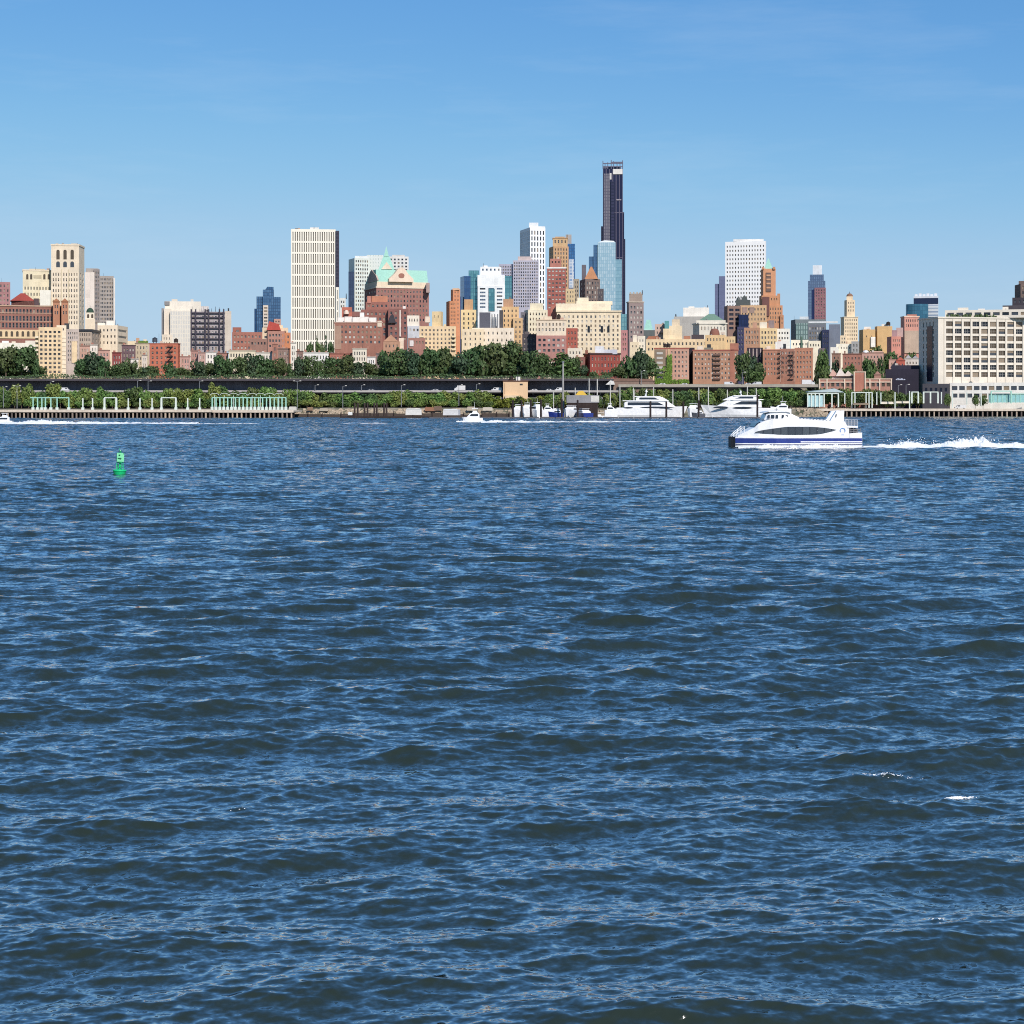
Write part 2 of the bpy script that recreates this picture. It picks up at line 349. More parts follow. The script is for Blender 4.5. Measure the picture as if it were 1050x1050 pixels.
_pane = {}
SASH = [plain('sash', (170, 164, 154), 0.6), plain('sash', (96, 92, 90), 0.6), plain('sash', (206, 202, 194), 0.6)]
def leafy(c):
    m, t, b = _base('leaf'); geo = N(t, 'ShaderNodeNewGeometry'); q = N(t, 'ShaderNodeHueSaturation'); q.inputs['Color'].default_value = (*[x*0.8 for x in lin(c)], 1)
    a = N(t, 'ShaderNodeMapRange'); a.inputs[3].default_value = 0.5; a.inputs[4].default_value = 1.5; t.links.new(geo.outputs['Random Per Island'], a.inputs[0]); t.links.new(a.outputs[0], q.inputs['Value']); t.links.new(q.outputs[0], b.inputs['Base Color']); b.inputs['Roughness'].default_value = 0.7; return m
def pane_mesh(w, h, mat):
    key = (round(w, 2), round(h, 2), mat.name)
    if key not in _pane:
        b = MB(); pale = mat.name in (G_PALE.name, G_TAN.name)
        b.poly([(-w/2, 0, -h/2), (w/2, 0, -h/2), (w/2, 0, h/2), (-w/2, 0, h/2)]); b.m = 1
        e = min(0.09, w*0.1); f = -0.03                                     # sash frame, meeting rail, sill
        for q in ((-w/2, w/2, -h/2, -h/2+e), (-w/2, w/2, h/2-e, h/2), (-w/2, -w/2+e, -h/2+e, h/2-e), (w/2-e, w/2, -h/2+e, h/2-e), (-w/2+e, w/2-e, -0.04, 0.04)):
            b.poly([(q[0], f, q[2]), (q[1], f, q[2]), (q[1], f, q[3]), (q[0], f, q[3])])
        n = max(0, int(w/1.5)-1)
        for i in range(n): x = -w/2+w*(i+1)/(n+1); b.poly([(x-0.05, f-0.002, -h/2+e), (x+0.05, f-0.002, -h/2+e), (x+0.05, f-0.002, h/2-e), (x-0.05, f-0.002, h/2-e)])
        k = len(_pane) % 5
        if not pale and k in (1, 3) and h < 3: b.m = 2; t = h*(0.3 if k == 1 else 0.5); b.poly([(-w/2+e, -0.01, h/2-t), (w/2-e, -0.01, h/2-t), (w/2-e, -0.01, h/2-e), (-w/2+e, -0.01, h/2-e)])
        _pane[key] = b.data('window', [mat, SASH[len(_pane) % 3], G_TAN])
    return _pane[key]

def face(mb, O, U, W, H, holes, inset):
    """wall face from corner O along unit U (2D), W wide and H tall, outward normal = U turned clockwise; holes = (xs, zs) lists of pairs"""
    Nn = (U[1], -U[0])
    def p(x, z, k=0.0): return (O[0]+U[0]*x-Nn[0]*k, O[1]+U[1]*x-Nn[1]*k, O[2]+z)
    xs, zs = holes
    if not xs or not zs:
        mb.poly([p(0, 0), p(W, 0), p(W, H), p(0, H)], [(0, 0), (W, 0), (W, H), (0, H)]); return
    gx = [0]+[v for q in xs for v in q]+[W]; gz = [0]+[v for q in zs for v in q]+[H]
    for i in range(len(gx)-1):
        if i % 2 == 0:                                                         # full-height pier
            mb.poly([p(gx[i], 0), p(gx[i+1], 0), p(gx[i+1], H), p(gx[i], H)], [(gx[i], 0), (gx[i+1], 0), (gx[i+1], H), (gx[i], H)]); continue
        for j in range(len(gz)-1):
            a, b, c, d = gx[i], gx[i+1], gz[j], gz[j+1]
            if j % 2 == 0: mb.poly([p(a, c), p(b, c), p(b, d), p(a, d)], [(a, c), (b, c), (b, d), (a, d)])
            else:
                k = inset
                for q in ([p(a, c), p(b, c), p(b, c, k), p(a, c, k)], [p(a, d, k), p(b, d, k), p(b, d), p(a, d)],
                          [p(a, c), p(a, c, k), p(a, d, k), p(a, d)], [p(b, c, k), p(b, c), p(b, d), p(b, d, k)]): mb.poly(q)

def grid(W, H, n, pv, fw, fh, mt, mb_, mx):
    if n <= 0: return [], []
    pw = (W-2*mx)/n; xs = [(mx+pw*(i+0.5-fw/2), mx+pw*(i+0.5+fw/2)) for i in range(n)]
    m = max(0, int((H-mt-mb_)/pv+0.02)); zt = H-mt
    zs = [(zt-pv*(j+0.5+fh/2), zt-pv*(j+0.5-fh/2)) for j in range(m)][::-1]
    return xs, zs

class Building:
    def __init__(s, name, cat, label, D, x, group=None):
        s.D = D; s.label = label; s.zb = max(3.9, ground_z(WX(x, D), D))-0.6
        s.root = empty(name, (WX(x, D), D, s.zb), label, cat, group)
        s.nwin = 0; s.rest = []; s.planes = []
        s.r = random.Random(label)
    def rel(s, p): return (p[0]-s.root.location[0], p[1]-s.root.location[1], p[2]-s.zb)
    def put(s, mb, name, mats, O=None, rz=0, **k):
        O = O or tuple(s.root.location)
        return mb.build(name, mats, s.root, s.rel(O), rz, **k)
    def block(s, x0, x1, top, mat, nx=0, pv=3.4, fw=0.5, fh=0.55, wb=358, sp=None, sd='L', a=12, ns=0, bot=None, dD=0.0, g='dark', dep=None,
              mt=1.2, mx=0.6, inset=0.3, cor=None, name='wall', gs=None, sfw=None, par=None, fhs=None):
        D = s.D+dD
        O, rz, w, d = footprint(x0, x1, D, sp, sd, a, dep)
        z0 = s.zb if bot is None else WZ(bot, D); h = WZ(top, D)-z0
        U_ = (cos(rz), sin(rz)); V_ = (-U_[1], U_[0])
        fa, fb = (x0, x1) if sp is None else ((sp, x1) if sd == 'L' else (x0, sp))
        s.planes.append((fa, fb, dD, O, U_))
        if sp is not None:
            if sd == 'L': s.planes.append((x0, sp, dD, (O[0]+d*V_[0], O[1]+d*V_[1]), (-V_[0], -V_[1])))
            else: s.planes.append((sp, x1, dD, (O[0]+w*U_[0], O[1]+w*U_[1]), V_))
        wbz = max(0.5, WZ(wb, D)-z0)
        mb = MB()
        fx = grid(w, h, nx, pv, fw, fh, mt, wbz, mx)
        sx = grid(d, h, ns, pv, sfw or fw, fhs or fh, mt, wbz, mx)
        face(mb, (0, 0, 0), (1, 0), w, h, fx, inset)
        right = sd == 'R'
        face(mb, (w, 0, 0), (0, 1), d, h, sx if right else ([], []), inset)
        face(mb, (w, d, 0), (-1, 0), w, h, ([], []), inset)
        # left wall runs from the far corner to the near one
        face(mb, (0, d, 0), (0, -1), d, h, sx if not right else ([], []), inset)
        mb.poly([(0, 0, h), (w, 0, h), (w, d, h), (0, d, h)])
        o = s.put(mb, name, mat, (O[0], O[1], z0), rz)
        if name == 'wall' and 'wall' not in s.__dict__: s.wall = o
        M = Matrix.Translation((O[0], O[1], z0)) @ Matrix.Rotation(rz, 4, 'Z')
        for (xs, zs), side in ((fx, None), (sx, sd if ns else None)):
            if side is None and (xs, zs) != fx: continue
            pal = PAL[(gs or g) if side else g]
            for (c0, c1) in zs[::-1]:
                for (b0, b1) in xs:
                    cx, cz = (b0+b1)/2, (c0+c1)/2; m = s.r.choice(pal)
                    if side is None: loc = (cx, inset, cz); ang = 0.0
                    elif side == 'R': loc = (w-inset, cx, cz); ang = pi/2
                    else: loc = (inset, d-cx, cz); ang = -pi/2
                    wp = M @ Vector(loc)
                    if s.nwin < 100:
                        link('window', pane_mesh(b1-b0, c1-c0, m), s.root, s.rel(wp), rz+ang); s.nwin += 1
                    else: s.rest.append((wp, rz+ang, b1-b0, c1-c0, m))
        if cor:
            ch, cp, cm = cor[0], cor[1], cor[2]; cz = h-(cor[3] if len(cor) > 3 else ch*0.6)
            b = MB()
            for q in ((-cp, w+cp, -cp, 0.0-0.003), (-cp, w+cp, d+0.003, d+cp), (-cp, -0.003, 0.0-0.003, d+0.003), (w+0.003, w+cp, -0.003, d+0.003)): b.box(q[0], q[1], q[2], q[3], cz, cz+ch)
            b.build('cornice', cm, o)
        s.last = (O, rz, w, d, z0, h); s.tops = getattr(s, 'tops', [])+[(x0, x1, top, dD, w, d, h)]
        return s
    def band(s, py, hgt, mat, proud=0.12, name='stone_band'):
        """a string course round the last block"""
        O, rz, w, d, z0, h = s.last; z = WZ(py, s.D)-z0; b = MB(); p = proud
        for q in ((-p, w+p, -p, -0.003), (-p, -0.003, -0.003, d), (w+0.003, w+p, -0.003, d)): b.box(q[0], q[1], q[2], q[3], z-hgt/2, z+hgt/2)
        s.put(b, name, mat, (O[0], O[1], z0), rz); return s
    def on(s, x0, x1, dD):
        """origin, heading, width and mean distance of the stretch x0..x1 on the wall plane nearest to offset dD"""
        px = (x0+x1)/2; best = None
        for fa, fb, bd, O, U in s.planes:
            if fa-1.5 <= px <= fb+1.5 and abs(dD-bd) <= 8 and (best is None or abs(dD-bd) < abs(dD-best[0])): best = (bd, O, U)
        if best is None:
            O, rz, w, d = footprint(x0, x1, s.D+dD, None, 'L', 0, 1); return O, rz, w, s.D+dD
        bd, O, U = best; V = (-U[1], U[0]); k = dD-bd; Q = (O[0]+V[0]*k, O[1]+V[1]*k); a = isect(Q, U, RX(x0)); c = isect(Q, U, RX(x1))
        return (Q[0]+a*U[0], Q[1]+a*U[1]), atan2(U[1], U[0]), c-a, Q[1]+(a+c)/2*U[1]
    def rooftop(s, x0, x1, top, bot, mat, name='roof_house', dD=3.0, dep=6.0):
        D = s.D+dD; O, rz, w, d = footprint(x0, x1, D, None, 'L', 0, dep); z0 = WZ(bot, D)-0.4; h = WZ(top, D)-z0
        b = MB(); b.box(0, w, 0, d, 0, h); s.put(b, name, mat, (O[0], O[1], z0), rz); return s
    def pyramid(s, x0, x1, top, bot, mat, dD=1.0, tip=0.0, name='roof', dep=None, ridge=None):
        D = s.D+dD; O, rz, w, d = footprint(x0, x1, D, None, 'L', 0, dep); z0 = WZ(bot, D); h = WZ(top, D)-z0
        b = MB(); d = dep or w; tx = (w-tip)/2 if ridge is None else (w-ridge)/2; ty = (d-max(tip, 0.1))/2
        b.taper(0, w, 0, d, 0, h, tx, ty); s.put(b, name, mat, (O[0], O[1], z0), rz); return s
    def dome(s, x0, x1, top, bot, mat, dD=1.0, name='dome', k=1.0):
        D = s.D+dD; O, rz, w, d = footprint(x0, x1, D); z0 = WZ(bot, D); h = WZ(top, D)-z0; r = w/2
        b = MB(); b.lathe(r, r, [(r*cos(t)**k, h*sin(t)) for t in [pi/2*i/7 for i in range(7)]]+[(0, h)], 18)
        s.put(b, name, mat, (O[0], O[1], z0), rz, smooth=True, weld=True); return s
    def tank(s, x, top, bot, wpx=4.5, dD=4.0, mat=None):
        """wooden rooftop water tank on legs"""
        D = s.D+dD; k = D/F; r = wpx*k/2; z0 = WZ(bot, D)-0.5; z1 = WZ(top, D); hh = z1-z0; c = WX(x, D)
        b = MB(); b.lathe(0, 0, [(0, hh*0.3), (r, hh*0.3), (r*0.96, hh*0.78), (r*1.06, hh*0.78), (0, hh)], 12)
        for i in range(4): q = pi/4+i*pi/2; b.bar((r*0.75*cos(q), r*0.75*sin(q), 0), (r*0.75*cos(q), r*0.75*sin(q), hh*0.31), 0.14)
        s.put(b, 'water_tank', mat or TIMBER, (c, D, z0)); return s
    def mast(s, x, top, bot, r=0.15, dD=3.0, mat=None, name='antenna'):
        D = s.D+dD; b = MB(); z0 = WZ(bot, D)-0.4; b.bar((0, 0, 0), (0, 0, WZ(top, D)-z0), r, r*0.6); s.put(b, name, mat or DARK, (WX(x, D), D, z0)); return s
    def balcony(s, x0, x1, pys, mat, out_=1.5, ph=1.1, dD=0.0, dark=True):
        for py in pys:
            O, rz, w, D = s.on(x0, x1, dD-0.02); z = WZ(py, D); b = MB()
            b.box(0, w, -out_, 0, 0, 0.22); b.box(0, w, -out_, -out_+0.12, 0.22, ph); b.box(0, 0.12, -out_+0.12, 0, 0.22, ph); b.box(w-0.12, w, -out_+0.12, 0, 0.22, ph)
            s.put(b, 'balcony', mat, (O[0], O[1], z), rz)
        return s
    def fire_escape(s, x0, x1, pys, mat=None, dD=0.0):
        O, rz, w, D = s.on(x0, x1, dD-0.05); b = MB(); zs = [WZ(p, D) for p in pys]; z0 = zs[-1]
        for i, z in enumerate(zs):
            z -= z0; b.box(0, w, -1.1, 0, z, z+0.12)
            for hx in (0.5, 1.0): b.bar((0, -1.1, z+hx), (w, -1.1, z+hx), 0.05, n=4)
            for q in range(5): b.bar((w*q/4, -1.1, z), (w*q/4, -1.1, z+1.0), 0.05, n=4)
            if i+1 < len(zs):
                zn = zs[i+1]-z0; a, c = (0.1*w, 0.9*w) if i % 2 else (0.9*w, 0.1*w)
                for yy in (-1.05, -0.55): b.bar((a, yy, z), (c, yy, zn), 0.14, n=4)
        s.put(b, 'fire_escape', mat or DARK, (O[0], O[1], z0), rz); return s
    def arches(s, xs, wpx, top, bot, mat, dD=0.0, proud=0.06, name='arched_window'):
        """tall round-headed windows set in the wall face"""
        for x in xs:
            O, rz, w, D = s.on(x-wpx/2, x+wpx/2, dD-proud); z0 = WZ(bot, D); h = WZ(top, D)-z0; r = w/2
            pr = [(0, 0), (w, 0), (w, h-r)]+[(r+r*cos(t), h-r+r*sin(t)) for t in [pi*i/8 for i in range(1, 8)]]+[(0, h-r)]
            b = MB(); b.prism(pr, 0, 0.3); s.put(b, name, mat, (O[0], O[1], z0), rz)
        return s
    def slab(s, x0, x1, top, bot, mat, name='panel', dD=-0.2, th=0.6):
        O, rz, w, D = s.on(x0, x1, dD); z0 = WZ(bot, D); b = MB(); b.box(0, w, 0, th, 0, WZ(top, D)-z0)
        s.put(b, name, mat, (O[0], O[1], z0), rz); return s
    def outline(s, pts, D, mat, name, th):
        """pixel outline (counter-clockwise) as a solid th metres thick, standing at distance D facing the river"""
        x0 = min(p[0] for p in pts); O, rz, w, D = s.on(x0, max(p[0] for p in pts), D-s.D); k = w/(max(p[0] for p in pts)-x0); zb = WZ(max(p[1] for p in pts), D)
        b = MB(); b.prism([((x-x0)*k, WZ(y, D)-zb) for x, y in pts], 0, th); s.put(b, name, mat, (O[0], O[1], zb), rz); return s
    def done(s):
        # small plant on the flat roofs: stair heads, fans, pipes, now and then a tank
        for x0, x1, top, dD, w, d, h in getattr(s, 'tops', [])[:3]:
            if w < 7 or d < 6 or s.D+dD > 1650 or any(t[0] < x1-1 and t[1] > x0+1 and t[2] < top-0.3 and t[3] > dD for t in s.tops): continue
            for _ in range(s.r.randrange(1, 2+int(w/12))):
                px = s.r.uniform(x0+0.8, x1-3.2); k = s.r.random(); c = s.r.choice([(206, 198, 186), (160, 150, 142), (120, 112, 108), (190, 150, 126)])
                if k < 0.5: s.rooftop(px, px+s.r.uniform(1.2, 3.2), top-s.r.uniform(0.8, 2.4), top, W(c), 'stair_head', dD+s.r.uniform(1.5, 4), 3)
                elif k < 0.72: s.rooftop(px, px+s.r.uniform(0.7, 1.4), top-s.r.uniform(0.8, 1.6), top, STEEL, 'roof_fan', dD+1.2, 1.2)
                elif k < 0.9: s.mast(px, top-s.r.uniform(1.5, 4.5), top, 0.09, dD+2)
                elif w > 14 and s.D < 1300: s.tank(px+1, top-s.r.uniform(5, 6.5), top, s.r.uniform(3.4, 4.4), dD+4)
        if s.rest:
            mats = []; b = MB()
            for wp, rz, w, h, m in s.rest:
                if m not in mats: mats.append(m)
                b.m = mats.index(m); u = (cos(rz)*w/2, sin(rz)*w/2); p = s.rel(wp)
                b.poly([(p[0]-u[0], p[1]-u[1], p[2]-h/2), (p[0]+u[0], p[1]+u[1], p[2]-h/2), (p[0]+u[0], p[1]+u[1], p[2]+h/2), (p[0]-u[0], p[1]-u[1], p[2]+h/2)])
            tag(b.build('glazing', mats, s.root), kind='stuff')
        return s
# ---------------------------------------------------------------- the town, from the north end of the bluff to the glass towers
CREAM = (241, 220, 188); PALE = (240, 232, 212); YEL = (240, 207, 157); BRICK = (172, 108, 88); RED = (160, 84, 66); BROWN = (148, 98, 84); PINK = (196, 142, 124); ORANGE = (214, 138, 88)
GREYB = (150, 140, 140); TAN = (214, 178, 128); COPPER = plain('copper_patina', (166, 218, 200), 0.7); SLATE = wall((70, 66, 72), 0.8)


# far left
b = Building('apartment_tower', 'apartment tower', 'dull pink slab tower cut by the edge of the picture behind the brown-red hotel', 1500, 2)
b.block(-16, 10.5, 289, W((176, 122, 120)), 7, 4.2, 0.4, 0.5, 318, g='mid'); b.done()
b = Building('hotel_tower', 'hotel', 'cream hotel tower with arched top storeys and a lower wing', 1250, 55)
b.block(52.5, 86.5, 251, W(CREAM), 10, 3.9, 0.40, 0.56, 338, 81, 'R', 10, 2, mt=19.5, cor=(1.2, 0.35, W(CREAM)))
b.arches([59.5, 66.7, 74], 3.4, 256, 266, G_BROWN); b.arches([59.5, 66.7, 74], 3.8, 268, 274, G_MID, name='lower_arch')
for px in (63, 70.3): b.slab(px-0.3, px+0.3, 276, 336, W((226, 208, 168)), 'pilaster', -0.35, 0.4)
b.rooftop(57, 60, 249.5, 251, W((190, 180, 165))); b.rooftop(73, 80, 249.6, 251, W((200, 190, 170)))
b.block(23.3, 52.6, 277, W((234, 218, 180)), 9, 4.4, 0.36, 0.5, 316, dD=6, mt=11, cor=(0.9, 0.3, W(CREAM)), name='wing')
b.arches([28, 32, 45.5, 50], 2.3, 281, 286.5, G_BROWN, 6); b.slab(34.5, 42.5, 282, 285, W((200, 184, 150)), 'loggia', 5.6)
b.rooftop(30, 46, 275.6, 277, W((205, 190, 160)), dD=9); b.block(41, 52, 297.5, W(PALE), 3, 9.5, 0.35, 0.7, 312, dD=-8, dep=6, name='annexe'); b.done()
b = Building('brick_hotel', 'hotel', 'broad brown-red hotel with red hip roof and two small corner pavilions', 1130, 30)
b.block(-14, 66, 313.5, W((158, 104, 88)), 22, 4.5, 0.56, 0.70, 338, g='dark', mt=1.6, cor=(0.8, 0.4, W((196, 160, 130))), dep=24)
b.band(321, 0.6, W((190, 150, 124))); b.band(329.5, 0.5, W((190, 150, 124)))
b.slab(-14, 41, 338, 347, W((232, 200, 150)), 'arcade', -0.5, 0.45)
b.arches([1+5.6*i for i in range(-2, 8)], 2.6, 339.5, 345, G_BROWN, -0.56)
b.block(11.5, 35, 308.5, W((150, 98, 86)), 5, 4, 0.4, 0.4, 312, 35, 'R', 12, 0, bot=313.5, dD=5, name='attic'); b.pyramid(10.5, 36, 300, 308.4, wall((168, 66, 52)), dD=4, ridge=2.5, dep=15, name='hip_roof')
b.rooftop(34.6, 40, 306, 313.5, W((96, 76, 78)), dD=6)
for a, c in ((54.3, 61.3), (63, 70)):
    b.block(a, c, 309.4, W((190, 128, 92)), 2, 4.0, 0.45, 0.55, 326, dD=-1.2, dep=6, name='corner_tower'); b.pyramid(a-0.5, c+0.5, 305.6, 309.3, wall((170, 110, 70)), dD=-1.8, dep=5.5, name='tower_roof')
b.done()
b = Building('apartment_house', 'apartment house', 'low white building with jumbled roof sheds between dark trees and the brown-red hotel', 1085, 15)
b.block(-12, 37.5, 351.5, W(PALE), 12, 3.2, 0.4, 0.5, 358, dep=14); b.rooftop(2, 9, 349.5, 351.5, W((232, 228, 220))); b.rooftop(12, 16, 350, 351.5, W((225, 205, 180))); b.rooftop(26, 36, 349.3, 351.5, W((236, 225, 205)))
b.done()
b = Building('apartment_block', 'apartment house', 'cream balcony block rising straight from the promenade between dark tree clumps', 1062, 55)
b.block(39.5, 63.5, 335.5, W(YEL), 5, 2.72, 0.58, 0.52, 387.5, mt=1.6, mx=0.3, dep=14)
b.block(36.2, 67.4, 341, W((232, 206, 156)), 0, dD=2.5, dep=11, name='balcony_core'); b.block(58, 68, 333.5, W(CREAM), 2, 2.72, 0.3, 0.5, 340, dD=3, dep=8, name='penthouse')
b.balcony(36.2, 39.5, [346.6+4.45*i for i in range(10)], W((240, 222, 190)), 1.4, dD=2.4); b.balcony(63.5, 67.6, [346.6+4.45*i for i in range(10)], W((240, 222, 190)), 1.4, dD=2.4)
b.block(68, 81, 337.5, W((200, 180, 166)), 5, 2.72, 0.42, 0.5, 372, dD=4, dep=12, name='rear_wing', g='mid'); b.slab(73.5, 79, 350, 372, W(YEL), 'bay', 3.4, 0.5)  # greyer wing: the right face's shade is put into its wall colour
b.rooftop(66, 71, 331.5, 337.5, DARK, 'tank_house', 6, 4); b.done()
b = Building('apartment_tower', 'apartment tower', 'tall slab with a blank pale side wall and a grey balcony grid front', 1400, 100)
b.block(87, 96.8, 279, W((232, 216, 200)), 0, dep=20, dD=-2); b.block(96, 102.2, 276, W((150, 138, 132)), 3, 3.4, 0.6, 0.5, 334, dep=20, g='mid', name='stair_tower')
b.block(102, 116.6, 283, W((172, 160, 150)), 8, 3.2, 0.6, 0.5, 334, dD=1.5, dep=20, g='mid', name='balcony_wing'); b.block(116.3, 118, 285, W((232, 222, 210)), 0, dD=0, dep=18, name='end_wall')
b.rooftop(88, 101, 275.2, 279, W((170, 160, 150)), dD=5); b.done()
b = Building('church_tower', 'church', 'small cream church tower with dark green dome by the tall grey slab', 1180, 92)
b.block(87.5, 97.6, 327, W(CREAM), 1, 6, 0.3, 0.6, 336, dep=6.5); b.block(88.2, 96.8, 320.5, W((240, 224, 196)), 0, bot=327.2, dD=0.5, dep=5.6, name='belfry')
b.arches([90.4, 94.6], 2.2, 322, 326, G_BROWN, 0.44, name='louvre'); b.dome(88.4, 96.4, 315.4, 320.5, wall((56, 84, 66)), 0.7); b.mast(92.4, 313, 316, 0.12, 3.4, name='finial'); b.done()
b = Building('apartment_house', 'apartment house', 'grey house with heavy dark cornice below the domed church tower', 1130, 90)
b.block(79, 103, 338.5, W((192, 170, 148)), 7, 3.4, 0.42, 0.52, 358, 94, 'R', 12, 3, cor=(1.5, 0.5, DARK)); b.done()
b = Building('apartment_building', 'apartment building', 'cream block with dark balcony bands next to the open sky gap', 1160, 115)
b.block(100, 131, 333.5, W(CREAM), 5, 4.2, 0.35, 0.4, 356, 120.5, 'R', 14, 1, sfw=0.86, fhs=0.34); b.rooftop(100, 108, 331, 333.5, W(PALE)); b.rooftop(109, 118, 328.8, 333.5, W((236, 228, 214)), dD=5); b.mast(118.6, 328, 333); b.done()
rows = [('brick_house', 'narrow house', 'pink-fronted house under a white roof shed, right of the cream balcony block', 82, 92, 354.5, (206, 160, 140), 1085), ('brick_house', 'narrow house', 'white gabled house above the dark trees below the church dome', 92.5, 100, 353.5, (236, 224, 208), 1086),
        ('row_house', 'row house', 'pale pink row house with white windows below the banded cream block', 101, 112.5, 359, (208, 156, 138), 1080), ('row_house', 'row house', 'dark red row house with steep fire stairs among the trees', 115, 124.5, 361.5, (152, 70, 66), 1075),
        ('row_house', 'row house', 'purple-brown house at the foot of the open sky gap', 125, 139, 354, (120, 92, 96), 1090), ('row_house', 'row house', 'low tan house with a planted green roof terrace', 138.5, 153, 352, (206, 184, 150), 1110),
        ('row_house', 'row house', 'white back wall of a house glimpsed between two dark trees', 134, 142, 368, (232, 222, 208), 1068), ('row_house', 'row house', 'slim pale house end standing beside the orange brick block', 145.5, 151, 364, (222, 206, 190), 1064)]
for nm, cat, lab, x0, x1, top, c, D in rows:
    b = Building(nm, cat, lab, D, (x0+x1)/2); b.block(x0, x1, top, W(c), max(2, round((x1-x0)/3.4)), 3.4, 0.42, 0.55, 386, g='lite', cor=(0.6, 0.25, W(tuple(int(v*0.75) for v in c)))); b.rooftop(x0+1, x0+3.4, top-2.2, top, W((170, 110, 90)), 'chimney', 4, 1.5)
    if 'terrace' in lab:
        m = MB()
        for i in range(60): q = b.r.random()*6; m.box(q, q+0.5, 1+b.r.random(), 2+b.r.random(), 0, 0.5+b.r.random()*1.3)
        b.put(m, 'roof_planting', plain('leaf', (110, 140, 60), 0.8), (WX(141, D), D, WZ(352, D)))
    b.done()
b = Building('apartment_house', 'apartment house', 'low cream house with stubby chimneys seen in the open sky gap', 1190, 142)
b.block(131, 152, 349.8, W((226, 206, 170)), 6, 3.4, 0.4, 0.5, 356); b.rooftop(139.5, 143, 346.5, 350, W((190, 150, 120)), 'chimney'); b.rooftop(147, 150.5, 348, 350, W((220, 200, 170))); b.done()
b = Building('apartment_building', 'apartment building', 'stepped pale cream block with a broad glazed front', 1200, 190)
b.block(169, 206, 309, W((236, 224, 204)), 0, dD=8, dep=22); b.block(168, 176, 316.5, W((228, 212, 190)), 0, dD=2, dep=14, name='step'); b.block(174.5, 196, 318.5, curtain((216, 212, 204), (232, 226, 214), (240, 230, 212), 1.7, 3.1, 0.3, 0.1, 0.4), 0, dD=0, dep=10, name='glazed_front')
b.block(165.6, 168.2, 316, W((150, 146, 146)), 0, dD=5, dep=12, name='side_wall'); b.rooftop(168.5, 174, 309, 312, W((140, 136, 134)), dD=5); b.block(166, 176, 343, W((232, 214, 188)), 3, 3.2, 0.3, 0.5, 356, dD=-3, dep=8, name='lower_step'); b.rooftop(176, 182, 306.8, 309, W((214, 200, 180)), dD=11); b.done()  # grey side wall carries the shade of the left edge in its colour
b = Building('scaffolded_building', 'apartment building', 'dark block wrapped in a grid of scaffolding beside the stepped pale block', 1100, 215)
b.block(195.5, 230.5, 319.5, W((176, 164, 164)), 10, 3.3, 0.55, 0.6, 360, g='lite', mt=2)
b.slab(230.6, 237.2, 319, 360, W((214, 198, 178)), 'side_wall', 2, 6)
for px in (196, 200.6, 210.4, 214, 225, 229.4): b.slab(px-0.75, px+0.75, 317, 360, plain('scaffold_net', (70, 64, 76), 0.8), 'scaffold_mast', -1.2, 0.8)
for py in (321, 325.6, 331, 336.5, 342, 347.5, 353): b.slab(195.2, 230.6, py-0.7, py+0.45, plain('scaffold_net', (70, 64, 76), 0.8), 'scaffold_deck', -1.1, 0.6)
for i in range(9): b.mast(197+4*i, 314.3+(i*7 % 3), 319.5, 0.16, 1, name='scaffold_pole')
b.rooftop(206, 214, 314, 319.5, W((214, 204, 196)), dD=4); b.slab(233.5, 235, 316, 319, DARK, 'roof_post', 3, 1); b.done()
b = Building('brick_apartment_house', 'apartment house', 'orange-red brick block with a zigzag fire escape beneath the water tank', 1060, 169)
b.block(153.2, 184.8, 352.2, W((206, 112, 78)), 6, 3.0, 0.42, 0.5, 386, 182.5, 'R', 12, 1, cor=(0.5, 0.2, W((170, 90, 66)))); b.fire_escape(171.5, 177.5, [355.5, 360.5, 365.5, 370.5]); b.tank(158.8, 345.5, 352.2, 5.4, mat=plain('tank_steel', (66, 72, 84), 0.6)); b.rooftop(164, 167, 349.5, 352.2, W((200, 180, 160)), 'chimney'); b.mast(163, 342, 352, 0.1); b.done()
b = Building('brick_apartment_house', 'apartment house', 'red-brown block with cream lintels right of the scaffolded building', 1180, 254)
b.block(238, 269, 340.5, W((176, 112, 92)), 8, 3.8, 0.5, 0.4, 361, g='lite'); b.rooftop(238.5, 247.5, 335.6, 341, W((168, 100, 80)), dD=4, dep=7); b.done()
# row houses behind the promenade trees
rh = [(153, 163, 374, (196, 104, 74), 'low orange wing half hidden under the orange-red brick block'), (185, 195, 365.5, (196, 150, 136), 'pink row house with dark cornice at the corner of the orange block'), (195.5, 203, 359.5, (190, 140, 126), 'plain brick house standing at the foot of the scaffolding, left part'),
      (203.5, 210.5, 361.5, (202, 158, 142), 'pink house below the middle of the scaffolding'), (211, 222, 361, (238, 230, 218), 'white row house with tall dark windows among the promenade trees'), (222.5, 234, 362, (182, 126, 110), 'brown row house right of the white house with tall windows'),
      (234.5, 262, 359.5, (236, 218, 184), 'long cream terrace with a ragged white parapet behind the trees'), (262.5, 279, 361.5, (232, 222, 206), 'white low terrace end beside the slim brick chimney house'), (279.5, 284.5, 353, (172, 116, 96), 'slim tall brick chimney house between the terraces'),
      (285, 297, 357.5, (158, 128, 116), 'grey-brown back house crossed by iron stairs'), (298, 303.5, 351.5, (238, 228, 210), 'narrow white house gable at the foot of the ribbed white tower'), (304, 311, 360, (150, 116, 104), 'brown house with flat roof under the rooftop trees'),
      (311.5, 337, 361.5, (240, 234, 224), 'bright white terrace with tall arched openings under the rooftop trees'), (338, 361, 362.5, (184, 112, 92), 'red-brown terrace with dark doors left of the cream veranda house'), (361.5, 376, 357.5, (236, 222, 198), 'cream veranda house with columns in front of the white-topped brick block'),
      (376.5, 385, 366, (238, 230, 220), 'white porch house beside the dark chimney stack'), (385.5, 391, 362.5, (140, 120, 116), 'dark grey chimney stack house among the trees')]
